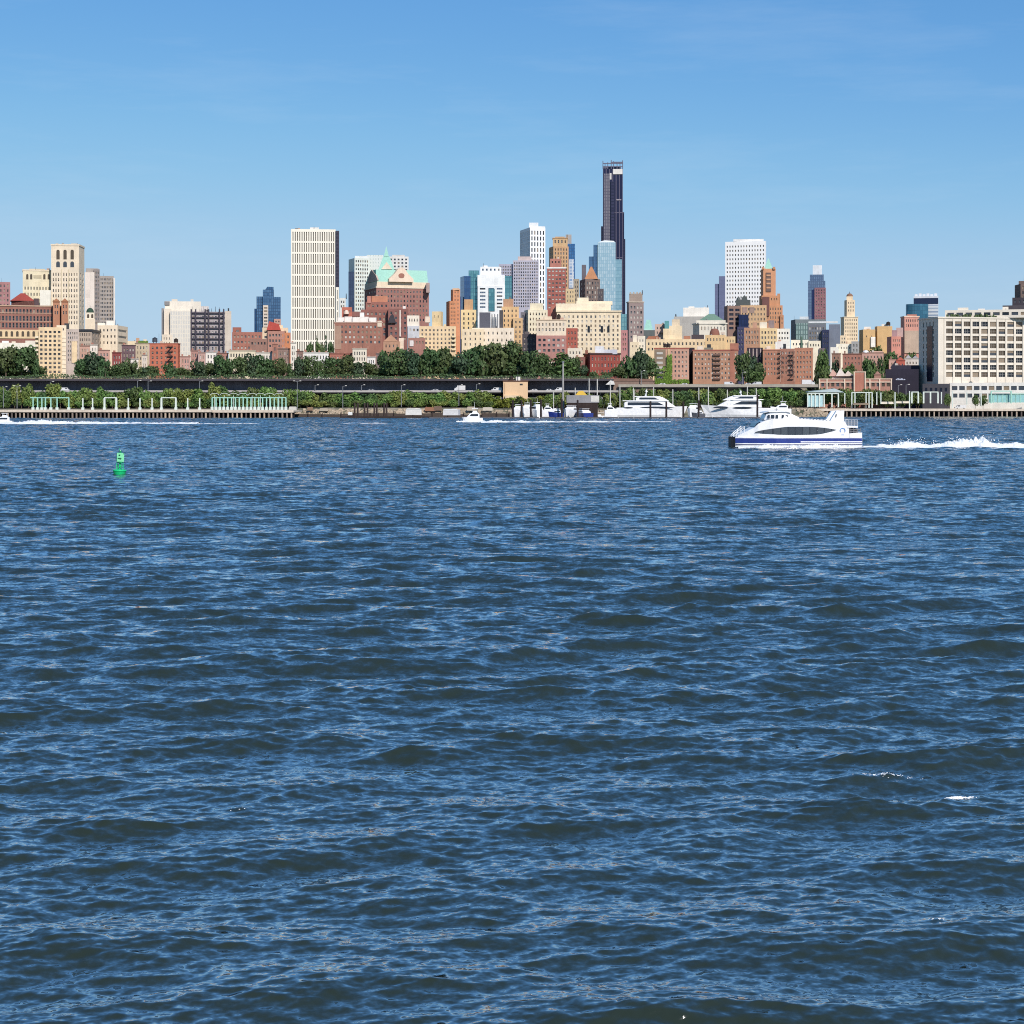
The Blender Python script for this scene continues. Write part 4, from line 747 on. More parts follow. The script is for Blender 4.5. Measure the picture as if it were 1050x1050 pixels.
b.block(710.5, 745, 331.3, W((226, 216, 196)), 8, 5.2, 0.3, 0.5, 342, 717, 'L', 14, 0, g='lite', cor=(0.9, 0.6, W((236, 226, 206)))); b.pyramid(716.5, 742.5, 321.3, 328.6, wall((116, 150, 128)), dD=2.6, ridge=4, dep=18); b.block(714, 744, 328.4, W((230, 220, 200)), 0, bot=332, dD=2, dep=20, name='attic'); b.done()
b = Building('glass_tower', 'office tower', 'flat blue-grey slab tower in shade left of the white gridded tower', 1750, 740)
sl = curtain((110, 116, 148), (118, 124, 156), (102, 108, 140), 3, 3.6, 0.2, 0.15, 0.5); b.block(737.2, 745, 283.2, sl, 0, dep=22, name='shaft'); b.block(733, 737.5, 291, sl, 0, dD=2, dep=20, name='side_step'); b.done()  # the slab's shadow tone is put into its panel colours
b = Building('office_tower', 'apartment tower', 'bright white tower with a regular grid of small dark windows', 1600, 764)
b.block(743.6, 785.6, 247, W((250, 249, 246), var=0.05), 14, 3.95, 0.40, 0.46, 318, 784.8, 'R', 8, 0, g='mid', mt=2.6, inset=0.5); b.rooftop(752, 783, 245.2, 247.2, W((236, 234, 230)), dD=6, dep=14); b.done()
# ---------------------------------------------------------------- right half of the town
b = Building('brick_apartment_house', 'apartment house', 'ivy-grown brick block with wide white windows beside a dark gap', 1066, 690)
BK = W((208, 156, 130)); b.block(671, 706.5, 357, BK, 9, 2.88, 0.42, 0.5, 391, dD=0, dep=15, g='lite', cor=(0.7, 0.25, W((176, 96, 76)))); b.slab(671.3, 682.5, 358.4, 393, W((150, 128, 104)), 'pale_bay', -0.6, 0.5)
for i in range(6): b.slab(673.3, 679.6, 361+4.9*i, 363.3+4.9*i, G_PALE, 'window', -0.75, 0.12)
b.slab(684.6, 687, 358, 390, W((226, 186, 136)), 'stair_bay', -0.3, 0.25)
ivy = MB(); iv_r = random.Random(3)
for i in range(1000):
    q = iv_r.random()
    if q < 0.42: x = iv_r.uniform(683.8, 688.6); lim = 362.5+6*abs(sin(x*7))
    elif q < 0.72: x = iv_r.uniform(671.5, 683.8); lim = 372+12*abs(sin(x*2.3))
    else: x = iv_r.uniform(672, 706); lim = 389.3
    y = iv_r.uniform(lim, 393.2)
    if 672.8 < x < 680 and (y-361) % 4.9 < 2.8 and y < 389: continue
    X, Zz = (x-671)*0.6023, (393.5-y)*0.6023; s_ = 0.25+iv_r.random()*0.3; k = iv_r.uniform(-0.35, 0.35)
    ivy.poly([(X-s_, -0.95+k, Zz-s_), (X+s_, -1.0-k, Zz-s_*0.8), (X+s_*0.9, -0.9-k, Zz+s_), (X-s_, -0.95+k, Zz+s_*0.8)])
b.put(ivy, 'ivy', leafy((104, 136, 46)), (WX(671, 1066), 1065.6, WZ(393.5, 1066))); b.done()
b = Building('brick_apartment_house', 'apartment house', 'brown-red brick block with stacked balconies right of the dark gap', 1066, 733)
b.block(710.5, 757, 359, W((192, 140, 108)), 13, 2.88, 0.44, 0.5, 391, dD=0, dep=16, g='white', cor=(0.8, 0.25, W((170, 92, 74)))); b.block(748.5, 757.3, 352, W((180, 116, 90)), 0, bot=360, dD=5, dep=8, name='stair_house'); b.slab(748.6, 753.2, 357.4, 392, W((184, 116, 92)), 'pilaster_bay', -0.25, 0.2); b.balcony(731.2, 738.8, [364.6+4.9*i for i in range(6)], W((126, 96, 84)), 1.3)
b.rooftop(715, 721, 355, 359, W((232, 214, 190))); b.rooftop(722, 731, 356.4, 359, W((130, 128, 112)), dD=4); b.rooftop(725, 729, 353, 359, DARK, dD=7); b.done()
b = Building('brick_apartment_house', 'apartment house', 'dark windowless side wall filling the slot between the two brick blocks', 1080, 708)
b.block(705.5, 711.5, 356.5, W((56, 50, 58)), 0, dep=10); b.done()  # no real wall: the gap's darkness is put into this block's colour
b = Building('apartment_building', 'apartment building', 'yellow-tan block with domed brown roof house above the balconied brick block', 1120, 738)
b.block(723, 744, 343.5, W((236, 196, 136)), 6, 3.6, 0.34, 0.5, 356, dep=12); b.block(743.5, 754, 345, W((230, 196, 142)), 3, 3.6, 0.34, 0.5, 358, dD=2, dep=10, name='side_wing'); b.dome(727.5, 738, 336.6, 344, wall((150, 96, 78)), 3, 'domed_roof_house', 0.6); b.rooftop(739, 743, 340.5, 344, W((210, 190, 170))); b.done()
b = Building('office_building', 'office building', 'dark-banded brown office block under the white gridded tower', 1290, 751)
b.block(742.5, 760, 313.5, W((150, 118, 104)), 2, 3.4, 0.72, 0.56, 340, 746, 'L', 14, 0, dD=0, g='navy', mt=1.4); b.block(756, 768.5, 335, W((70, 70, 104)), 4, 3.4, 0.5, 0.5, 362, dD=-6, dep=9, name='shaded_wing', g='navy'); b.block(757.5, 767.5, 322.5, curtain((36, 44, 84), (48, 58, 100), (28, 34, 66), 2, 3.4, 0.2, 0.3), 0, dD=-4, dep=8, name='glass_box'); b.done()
b = Building('apartment_building', 'apartment building', 'tan block carrying a dark arched glasshouse on its roof', 1380, 772)
b.block(759, 786, 313, W((220, 176, 126)), 8, 4.0, 0.36, 0.5, 336, dD=0, dep=14); b.slab(761, 766.5, 315, 321, W((172, 140, 124)), 'grey_panel', -0.2, 0.15); b.slab(768.5, 773.5, 315, 321, W((168, 138, 122)), 'grey_panel', -0.2, 0.15)
b.rooftop(754.5, 769.5, 307.5, 313.5, plain('glasshouse_frame', (86, 92, 90), 0.5), 'glasshouse', 3, 8); b.outline([(760, 307.6), (766.5, 307.6), (766, 305.4), (763.3, 302.6), (760.6, 305.4)], 1383, plain('glasshouse_frame', (86, 92, 90), 0.5), 'glasshouse_gable', 7); b.dome(755, 759.5, 304.5, 307.6, plain('glasshouse_frame', (86, 92, 90), 0.5), 4, 'glasshouse_dome'); b.done()
b = Building('apartment_tower', 'apartment tower', 'orange-brown art deco tower with stepped shoulders and pale green pyramid top', 1500, 790)
od = W((206, 142, 96)); b.block(777.5, 802.5, 313, od, 8, 3.8, 0.36, 0.55, 336, 780, 'L', 12, 0, dD=0, g='brown'); b.block(778.5, 798.5, 303, od, 6, 3.8, 0.36, 0.55, 313, dD=2, dep=18, name='upper_shoulder', g='brown', sp=781, sd='L'); b.block(780.2, 795.4, 275.5, W((216, 150, 104)), 0, dD=4, dep=15, name='shaft', sp=782.6, sd='L', a=10)
b.slab(785.5, 790.6, 279.5, 299, W((120, 96, 88)), 'window_recess', 3.2, 0.6)  # recess is a flat slab, its darkness put into the colour
for i in range(4): b.slab(785.9, 790.2, 281.5+4.2*i, 283.2+4.2*i, W((206, 150, 110)), 'balcony', 2.6, 0.5)
b.slab(781.6, 789, 304.5, 324, W((120, 78, 72)), 'dark_bay', -0.9, 0.8); b.block(797, 800, 301, od, 0, dD=3, dep=8, name='buttress'); b.block(800, 803.6, 323, od, 1, 3.8, 0.4, 0.5, 336, dD=-1, dep=10, name='lower_shoulder'); b.pyramid(783.4, 792.4, 264.6, 275.6, COPPER, dD=7, tip=0.5, dep=8.5); b.rooftop(781, 783.4, 273.6, 275.8, od); b.rooftop(792.4, 795, 273.6, 275.8, od); b.done()
b = Building('apartment_building', 'apartment building', 'long block half brown, half yellow and white, above the fire-escape brick block', 1150, 786)
b.block(763, 779.3, 336, W((190, 140, 106)), 5, 3.5, 0.45, 0.55, 358, dD=1.5, dep=12, g='lite', name='brown_half'); b.block(779, 797, 336.5, W((240, 206, 146)), 5, 3.4, 0.5, 0.5, 354, dD=0, dep=14, g='mid'); b.block(796.8, 810, 337, W((244, 238, 222)), 4, 3.4, 0.5, 0.45, 354, dD=0.4, dep=14, g='mid', name='white_half')
b.rooftop(779, 786.5, 330.4, 337, W((240, 226, 200))); b.rooftop(788, 794, 328.5, 337, W((150, 130, 128)), 'plant_house', 5); b.rooftop(772, 776, 330.5, 336, W((200, 150, 120))); b.done()
b = Building('brick_apartment_house', 'apartment house', 'brick block with two columns of zigzag fire escapes and a dark side', 1060, 808)
b.block(782.5, 800, 358.5, W((188, 126, 96)), 5, 3.0, 0.42, 0.5, 389, dD=0, dep=16, g='lite', cor=(0.6, 0.25, W((206, 140, 110)))); b.block(800.2, 815, 357.5, W((172, 118, 96)), 4, 3.0, 0.42, 0.5, 389, dD=1.2, dep=15, name='centre_wing', g='lite'); b.block(815.2, 833.5, 357, W((194, 130, 98)), 5, 3.0, 0.42, 0.5, 389, dD=0, dep=16, name='end_wing', g='lite', cor=(0.6, 0.25, W((206, 140, 110))))
for a, c in ((797.5, 803), (809.5, 815)): b.fire_escape(a, c, [362+5*i for i in range(6)])
b.block(766, 782.3, 356.5, W((58, 48, 60)), 4, 3.4, 0.4, 0.6, 382, dD=6, dep=10, name='shaded_wing', g='dark')  # shadow on the left face is put into this wing's wall colour
for i in range(4): b.slab(768+3.8*i, 769+3.8*i, 357.5, 366, W((206, 180, 170)), 'pilaster', 5.6, 0.35)
b.rooftop(786, 790, 355, 358.5, W((240, 216, 190))); b.rooftop(803, 806, 352.5, 358, DARK); b.rooftop(797, 801, 350, 358, W((238, 230, 220)), dD=8); b.mast(821.8, 345, 357, 0.9, 4, plain('copper_spike', (86, 116, 96), 0.7), 'copper_spike'); b.done()
b = Building('brick_house', 'house', 'low cream shop row peeping above the fire-escape brick block', 1100, 800)
b.block(795, 806, 350.5, W((246, 240, 228)), 3, 3, 0.4, 0.5, 356, dep=6); b.rooftop(798, 801, 348.4, 351, W((200, 150, 120)), 'chimney'); b.done()
b = Building('office_building', 'office building', 'stepped grey-green glass block at the foot of the red and blue tower', 1300, 836)
b.block(811, 847, 327.5, W((118, 128, 130)), 0, 3.6, dD=8, dep=18, sp=815.5, sd='L', a=12); b.block(816, 828.3, 331.5, curtain((150, 178, 170), (186, 204, 194), (106, 128, 124), 1.8, 3.6, 0.4, 0.2, 0.3), 0, dD=0, dep=12, name='glass_front'); b.block(828.5, 846, 332.5, W((120, 124, 132)), 6, 3.6, 0.55, 0.55, 350, dD=-1, dep=12, name='stone_front', g='lite')
b.block(843, 850.2, 338, W((52, 60, 92)), 3, 3.6, 0.4, 0.5, 362, dD=-6, dep=8, name='shaded_front', g='navy'); b.block(850, 861.5, 332.5, W((124, 132, 148)), 4, 3.6, 0.4, 0.35, 338, dD=-4, dep=10, name='plain_front', g='lite'); b.rooftop(820, 829, 324.6, 328, W((216, 220, 220)), dD=12); b.slab(829, 859, 329.5, 331.2, W((224, 226, 224)), 'roof_edge', -1.6, 3); b.done()  # dark blue front has its shade put into the wall colour
b = Building('apartment_house', 'apartment house', 'bright cream low block right above the trees beside the grey-green glass block', 1160, 826)
b.block(811, 829, 348.5, W((246, 234, 208)), 5, 3.4, 0.36, 0.45, 360, dep=10); b.block(829, 841.5, 349.5, W((244, 230, 200)), 4, 3.4, 0.4, 0.5, 361, dD=-3, dep=8, name='side_wing'); b.block(840, 846, 357, W((120, 104, 106)), 2, 3.4, 0.4, 0.5, 364, dD=-5, dep=6, name='shaded_house'); b.done()
b = Building('apartment_tower', 'apartment tower', 'slim tower of red brick and blue glass with a white crown', 2200, 838)
tb = curtain((112, 132, 160), (140, 160, 186), (90, 108, 138), 2.4, 3.7, 0.5, 0.45); b.block(828.5, 846.3, 288, tb, 0, dD=0, dep=24, name='glass_shaft'); b.block(830.4, 844.6, 281.5, tb, 0, dD=6, dep=18, name='upper_shaft'); b.block(835.2, 846.8, 295, W((156, 104, 110)), 4, 3.7, 0.4, 0.5, 330, dD=-3, dep=20, g='mid'); b.slab(832.5, 834.6, 297, 330, plain('dark_glass', (50, 60, 104), 0.2, 0.4), 'dark_strip', -0.6, 0.5)
b.block(833.4, 842.8, 272, W((228, 232, 236)), 4, 9, 0.3, 0.8, 280, dD=8, dep=14, name='crown', g='lite'); b.done()
b = Building('apartment_tower', 'apartment tower', 'slender cream tower with small brown domed top standing alone', 1700, 871)
st = W((238, 212, 172)); b.block(862, 879.8, 325, st, 6, 3.7, 0.36, 0.55, 352, 865.6, 'L', 12, 0, dD=0, g='mid', cor=(0.8, 0.4, W((236, 216, 180)))); b.block(865.8, 876.6, 307.5, st, 3, 3.7, 0.36, 0.55, 324, 868.3, 'L', 12, 0, dD=5, name='shaft', g='mid'); b.block(868, 874.5, 303.8, st, 2, 3.7, 0.4, 0.6, 307, bot=308, dD=8, dep=6, name='belfry', g='brown'); b.dome(867.8, 874.7, 300.6, 304, wall((150, 110, 84)), 8); b.mast(871.2, 299, 301, 0.3, 11, name='finial')
b.block(861.5, 868, 344, st, 2, 3.7, 0.4, 0.5, 354, dD=-4, dep=10, name='lower_step'); b.done()
b = Building('apartment_house', 'apartment house', 'white stepped houses below the slender cream tower', 1200, 863)
b.block(851.5, 860, 356, W((244, 236, 220)), 3, 3.4, 0.3, 0.4, 362, dep=8); b.block(857.5, 873.5, 352.5, W((248, 236, 210)), 5, 3.4, 0.3, 0.4, 360, dD=3, dep=9, name='upper_step'); b.block(873, 881, 350, W((170, 168, 164)), 2, 3.4, 0.4, 0.5, 362, dD=-2, dep=7, name='grey_wing'); b.done()
b = Building('apartment_building', 'apartment building', 'mustard twin block with a white bay and one rooftop water tank', 1290, 899)
mu = W((222, 178, 114)); b.block(881, 897.5, 337.8, mu, 2, 8, 0.16, 0.16, 356, 885, 'L', 12, 0, dD=0); b.block(897, 915, 334.5, mu, 0, dD=2, sp=899.5, sd='L', a=12, name='main_block'); b.slab(893, 897.6, 345.5, 356, W((248, 240, 226)), 'white_bay', -1.4, 1.2); b.tank(910.8, 329.5, 335, 4.4, 6); b.rooftop(886, 893, 335, 338, W((240, 232, 220)), dD=9); b.rooftop(904, 909, 332.5, 335, W((238, 230, 214)), dD=8); b.done()
b = Building('brick_apartment_house', 'apartment house', 'salmon brick house with a dark side between mustard block and pink tower', 1230, 917)
b.block(909.5, 924, 345, W((218, 140, 118)), 4, 3.4, 0.42, 0.5, 361, 914, 'L', 14, 0, g='lite'); b.rooftop(914.5, 920, 338.5, 345, W((180, 140, 140)), dD=5, dep=8); b.rooftop(919, 926, 336, 345, W((206, 170, 160)), dD=9, dep=8); b.done()
b = Building('apartment_tower', 'apartment tower', 'pink brick tower banded grey below, left of the white warehouse', 1250, 933)
b.block(923.5, 942.5, 324.5, W((216, 150, 128)), 6, 3.6, 0.4, 0.5, 338, 927.4, 'L', 14, 0, dD=0, g='mid', cor=(0.8, 0.3, W((236, 196, 170)))); b.slab(927.5, 942.5, 339, 362, W((196, 170, 146)), 'stone_storeys', -0.7, 0.6); b.rooftop(930, 940, 322.4, 325, W((206, 140, 116))); b.done()
b = Building('glass_tower', 'office tower', 'curved teal glass drum with a dark flat-topped tower behind it', 1800, 946)
m = MB(); tg = curtain((64, 116, 140), (90, 144, 166), (50, 94, 118), 3, 4, 0.2, 0.5); D = 1800; O, rz, w, d = footprint(928.8, 952, D); z0 = b.zb; h = WZ(311.6, D)-z0
for i in range(16):
    a0, a1 = pi+pi*i/16, pi+pi*(i+1)/16; r = w/2
    m.poly([(r+r*cos(a0), 8+8*sin(a0)+0, 0), (r+r*cos(a1), 8+8*sin(a1), 0), (r+r*cos(a1), 8+8*sin(a1), h), (r+r*cos(a0), 8+8*sin(a0), h)], [(r*a0, 0), (r*a1, 0), (r*a1, h), (r*a0, h)])
m.poly([(0, 8, 0), (0, 20, 0), (0, 20, h), (0, 8, h)][::-1]); m.poly([(w, 8, 0), (w, 20, 0), (w, 20, h), (w, 8, h)]); m.poly([(r+r*cos(pi+pi*i/16), 8+8*sin(pi+pi*i/16), h) for i in range(17)]+[(w, 20, h), (0, 20, h)])
b.put(m, 'glass_drum', tg, (O[0], O[1], z0), rz)
b.block(936.8, 962.2, 303.5, W((216, 220, 226)), 0, dD=24, dep=20, name='tower'); b.slab(937, 962, 305.6, 311.6, plain('dark_glass', (48, 58, 88), 0.2, 0.4), 'dark_band', 23.5, 0.4); b.slab(949.5, 962, 313, 325, curtain((150, 166, 190), (196, 206, 216), (226, 230, 232), 30, 3.6, 1.0, 0.2), 'banded_front', 23.4, 0.5)
for i in range(6): b.rooftop(938+4*i, 941+4*i, 301.6-(i % 2)*0.8, 304, W((222, 224, 228)), 'cooling_unit', 28, 5)
b.done()
b = Building('warehouse', 'converted warehouse', 'huge white concrete warehouse of window grids beside the water', 1000, 1000)
wf = W((236, 224, 204), var=0.10); ws = W((208, 200, 190))
b.block(942, 1056, 325, wf, 9, 4.2, 0.82, 0.68, 391.5, 962, 'L', 26, 4, dD=0, mt=1.8, mx=4.2, inset=0.45, g='ware', gs='mid', cor=(0.9, 0.35, wf, 0.7), sfw=0.34)
O, rz, w, d, z0, h = b.last
for i in range(10):
    mm = MB(); x = 4.2+(w-8.4)/9*i; mm.box(-0.62, 0.62, -0.4, -0.003, 10.5, h-1.0); c_, s_ = cos(rz), sin(rz); b.put(mm, 'pier', wf, (O[0]+x*c_, O[1]+x*s_, z0), rz)
b.slab(950.5, 955.8, 334.5, 391, plain('shaft_glass', (44, 46, 66), 0.3, 0.2), 'dark_stair_shaft', -0.3, 1.2)
b.block(969, 1056, 317.6, wf, 9, 3.0, 0.72, 0.6, 325, bot=326, dD=12, dep=16, name='setback_storey', g='mid', mt=0.9); b.rooftop(982, 993, 315.4, 318, wf, dD=18); b.rooftop(1003, 1010, 316.4, 318, W((226, 220, 210)), dD=18); b.rooftop(1028, 1034, 314.6, 318, wf, dD=18)
b.block(974, 1060, 392.3, W((244, 238, 226)), 11, 4.3, 0.76, 0.55, 411, dD=-9, dep=14, name='terrace_annexe', g='mid', mt=1.0); b.rooftop(998, 1004, 386.5, 392.4, wf, dD=-4, dep=5)
b.block(946, 973.6, 393.5, W((78, 76, 84)), 5, 4.4, 0.5, 0.5, 410, dD=-4, dep=8, name='shaded_annexe', g='navy')  # annexe on the dark flank, its shade put into the wall colour
tl = MB()
for i in range(70): q = b.r.random(); tl.box(q*40, q*40+0.4+b.r.random()*0.8, 1+b.r.random()*3, 2+b.r.random()*3, 0, 0.5+b.r.random()*1.4)
b.put(tl, 'roof_planting', plain('leaf', (70, 90, 50), 0.8), (WX(971, 1010), 1009, WZ(325, 1010)))
b.done()
b = Building('apartment_tower', 'apartment tower', 'dark brown stepped tower entering at the right edge over the warehouse', 1400, 1044)
db = W((120, 100, 92)); b.block(1028, 1062, 313, W((84, 78, 84)), 8, 4, 0.4, 0.5, 318, dD=0, dep=18); b.block(1038, 1062, 305, W((70, 64, 72)), 5, 4, 0.4, 0.5, 312, dD=4, dep=14, name='step'); b.block(1040.5, 1062, 291, db, 4, 4, 0.4, 0.55, 308, 1046.5, 'L', 14, 0, dD=8, name='shaft'); b.block(1044.5, 1060, 288, db, 0, bot=292, dD=11, dep=8, name='crown'); b.mast(1050.3, 283, 288, 0.3, 14); b.done()
# houses on the slope and along the waterfront
for x0, x1, top, c, lab, D, nm, cat in [(853, 862, 362.5, (160, 120, 100), 'brown chimneyed house nested in the hillside trees', 1110, 'brick_house', 'house'), (864, 883.5, 362.8, (178, 118, 98), 'low red-brown brick house with a parapet terrace on the wooded slope', 1090, 'brick_house', 'house'), (884, 906, 361.5, (206, 158, 138), 'long pinkish house with white roof vault above the slope trees', 1120, 'brick_house', 'house'),
        (911.5, 921, 368.5, (222, 170, 150), 'pale pink house above the dark shaded wall', 1075, 'row_house', 'row house'), (919, 928, 369.5, (206, 98, 76), 'bright red gabled house above the dark shaded wall', 1070, 'row_house', 'row house'), (927.5, 942, 367.5, (222, 214, 200), 'white row with grey roofs beside the warehouse flank', 1078, 'row_house', 'row house'),
        (896.5, 903.5, 384, (178, 134, 116), 'small brown gabled house behind the long orange depot', 1012, 'row_house', 'house')]:
    b = Building(nm, cat, lab, D, (x0+x1)/2); b.block(x0, x1, top, W(c), max(2, round((x1-x0)/4)), 3.3, 0.36, 0.45, 380, g='mid', dep=8, cor=(0.5, 0.25, W(tuple(int(v*0.8) for v in c))))
    if 'gabled' in lab: b.outline([(x0, top+0.1), (x1, top+0.1), ((x0+x1)/2, top-3.4)], D+0.2, W(c), 'gable', 7)
    if 'vault' in lab: b.dome(884.5, 891, 359, 361.6, W((238, 238, 236)), 0.5, 'roof_vault'); b.rooftop(892, 905, 360, 361.6, W((220, 180, 160)))
    if 'grey roofs' in lab:
        b.outline([(928, 367.6), (935, 367.6), (931.5, 363.8)], D+0.3, W((190, 190, 194)), 'grey_gable', 6); b.outline([(935, 367.6), (942, 367.6), (938.5, 364.4)], D+0.3, W((170, 172, 178)), 'grey_gable', 6)
    b.rooftop(x0+1.5, x0+3, top-3, top, W((150, 110, 96)), 'chimney', 3, 1.2); b.done()
b = Building('gabled_house', 'house', 'white house with three pointed gables in a row behind the orange depot', 1015, 863)
b.block(853, 876, 385.5, W((238, 222, 206)), 7, 3, 0.4, 0.5, 392, dep=10)
for i, (x0, x1, t) in enumerate([(850, 860, 378.5), (857, 868, 377.5), (865, 876, 380)]): b.outline([(x0, 385.6+i*0.02), (x1, 385.6+i*0.02), ((x0+x1)/2-1, t)], 1014-i*2.2, W([(222, 176, 156), (240, 226, 212), (236, 214, 196)][i]), 'gable', 6)
b.done()
b = Building('brick_depot', 'depot', 'long low orange brick depot with pale pilasters and a taller central bay', 1003, 877)
b.block(840, 914.5, 388.5, W((192, 134, 112)), 14, 3.8, 0.62, 0.5, 402, dD=0, dep=12, g='brown', mt=1.6, cor=(0.5, 0.2, W((240, 206, 176)))); b.block(875.5, 887.5, 381.3, W((200, 126, 100)), 1, 4.4, 0.7, 0.6, 388, dD=-1.5, dep=9, name='central_bay', g='brown', cor=(0.5, 0.2, W((240, 206, 176))))
for px in (840.3, 848, 866, 876, 887.2, 892, 902, 914): b.slab(px-0.6, px+0.6, 381.5 if px in (876, 887.2) else 388.6, 405, W((244, 216, 186)), 'pilaster', -2.2 if px in (876, 887.2) else -0.5, 0.45)
b.slab(840, 914, 391.3, 392.3, W((244, 214, 184)), 'stone_band', -0.4, 0.35); b.done()
b = Building('garden_wall', 'retaining wall', 'tall dark wall in deep shade left of the warehouse', 1018, 927)
b.block(908, 942, 378.5, W((52, 48, 64)), 0, dep=20); b.block(914, 942.2, 374.5, W((60, 56, 72)), 0, dD=6, dep=12, name='upper_wall'); b.done()  # deep shade is put into the colour of both walls
# ---------------------------------------------------------------- highway terraces, piers, frames
def part(mb, name, mat, root, **k): return mb.build(name, mat, root, (0, 0, 0), **k)
X0, X1 = WX(-40, 1012), 62.0
hw = empty('cantilevered_highway', (0, 1012, 4), 'dark two-level highway terrace with a railed promenade on top, along the foot of the bluff', 'highway')
def loc(mb): mb.v = [(p[0], p[1]-1012, p[2]-4) for p in mb.v]; return mb
m = MB(); m.box(X0, X1, 1010.5, 1022.2, 20.6, 21.7); part(loc(m), 'promenade_deck', wall((84, 78, 84), 0.9), hw)
m = MB()
for q in (22.3, 22.8): m.box(X0, X1, 1010.8, 1010.9, q, q+0.09)
x = X0
while x < X1: m.box(x, x+0.12, 1010.8, 1010.9, 21.7, 22.85); x += 2.2
part(loc(m), 'railing', wall((96, 92, 98), 0.7), hw)
m = MB(); m.box(X0, X1, 1007.5, 1021.4, 13.4, 14.3); part(loc(m), 'upper_roadway', CONCD, hw)
m = MB(); m.box(X0, X1, 1007.2, 1007.5, 13.9, 15.0); part(loc(m), 'parapet', wall((186, 178, 172)), hw)
m = MB(); m.box(X0, X1, 1006.5, 1021.4, 9.4, 10.3); part(loc(m), 'lower_roadway', CONCD, hw)
m = MB(); m.box(X0, X1, 1006.2, 1006.5, 9.8, 10.9); part(loc(m), 'parapet', wall((170, 162, 158)), hw)
m = MB(); m.box(X0, X1, 1020.2, 1021.3, 4, 20.6); part(loc(m), 'back_wall', wall((128, 122, 132), 0.9, 0.35), hw)
for i in range(26):
    m = MB(); x = X0+6+i*14.3; m.prism([(0, 0), (1.0, 0), (1.0, 1), (0, 1)], 0, 1); m = MB(); m.box(x, x+0.9, 1008.5, 1020.1, 12.6, 13.39); part(loc(m), 'bracket', CONCD, hw)
E1 = WX(842, 1012)
ev = empty('elevated_road', (120, 1012, 4), 'single pale-edged road deck running over the trees below the brick blocks', 'highway')
def loc2(mb): mb.v = [(p[0]-120, p[1]-1012, p[2]-4) for p in mb.v]; return mb
m = MB(); m.box(62.1, E1, 1007.5, 1021.6, 16.6, 17.7); part(loc2(m), 'roadway', CONCD, ev)
m = MB(); m.box(62.1, E1, 1007.2, 1007.5, 16.9, 18.5); part(loc2(m), 'parapet', wall((176, 166, 150)), ev)
for i in range(9):
    m = MB(); x = 68+i*13.5; m.box(x, x+1.4, 1012, 1014, 3.5, 16.6); part(loc2(m), 'column', CONCD, ev)
# pier sheds along the road
b = Building('vent_building', 'utility building', 'windowless peach-coloured box building standing over the highway', 1004, 528); pc = W((240, 198, 150), var=0.06)
b.block(516, 541.2, 391, pc, 0, dep=9, cor=(0.7, 0.25, W((120, 84, 66)), 0.2)); b.block(518, 532, 405.5, W((232, 204, 166)), 0, dD=-2.5, dep=2.4, name='plinth'); b.slab(533, 536, 393.4, 395, DARK, 'vent', -0.12, 0.1); b.slab(517.2, 518, 393, 404, W((206, 166, 124)), 'edge_strip', -0.12, 0.1)
b.rooftop(529, 533.5, 386.3, 391, W((232, 226, 220)), 'roof_vent', 3, 3); b.mast(531, 377, 391, 0.2, 2); b.done()
b = Building('roadside_building', 'road shed', 'long low brown-roofed shed on the road deck left of the ivy-grown block', 1009, 647)
b.block(629, 670, 391, W((150, 122, 106)), 0, dep=7, wb=394); b.outline([(628, 391), (671, 391), (669, 388.6), (631, 387.9)], 1008.8, wall((138, 104, 88)), 'roof', 7.4); b.outline([(621, 394.4), (630.5, 394.4), (629.5, 391), (626, 390)], 1008, W((232, 228, 222)), 'white_canopy', 5); b.done()
b = Building('roadside_wall', 'road wall', 'brown masonry wall on the road deck just before the ivy-grown block', 1013, 655)
b.block(640, 671, 390.2, W((160, 132, 118)), 0, dep=4); b.done()

# left pier, right pier
def pier(name, label, x0, x1, Y, dep, zt, n):
    A, B = WX(x0, Y), WX(x1, Y); r = empty(name, ((A+B)/2, Y, 0), label, 'pier'); o = ((A+B)/2, Y)
    m = MB(); m.box(A-o[0], B-o[0], 0, dep, zt-0.9, zt); part(m, 'deck', wall((214, 196, 172), 0.9, 0.2), r)
    m = MB(); m.box(A-o[0], B-o[0], -0.25, -0.003, zt-1.0, zt+0.35); part(m, 'edge_beam', wall((226, 208, 186), 0.9, 0.25), r)
    m = MB(); m.box(A-o[0], B-o[0], 4.5, 5, -3, zt-0.91); part(m, 'dark_bulkhead', wall((40, 38, 40), 0.9), r)
    for i in range(n):
        x = A-o[0]+(i+0.5)*(B-A)/n; m = MB(); m.bar((x, 0.6, -3.2), (x, 0.6, zt-0.9), 0.45+0.1*rnd.random(), n=8); part(m, 'pile', wall([(196, 172, 148), (150, 132, 118), (110, 98, 92)][rnd.randrange(3)], 0.9), r)
    return r
pier('pier', 'long pile-supported pier deck with white gateway frames, at the left shore', -40, 217, 905, 40, 4.0, 62)
pier('pier', 'lower continuation of the pile pier under the long steel pergola', 217.3, 301, 908, 36, 3.8, 18)
pier('pier', 'beige pile pier in front of the white warehouse and orange depot', 836, 1075, 968, 20, 4.2, 48)
FRW = plain('pale_steel', (226, 236, 226), 0.5); FRT = plain('mint_steel', (170, 222, 204), 0.5)
def post(mb, x, z0, z1, w=0.5): mb.box(x-w/2, x+w/2, -w/2, w/2, z0, z1)
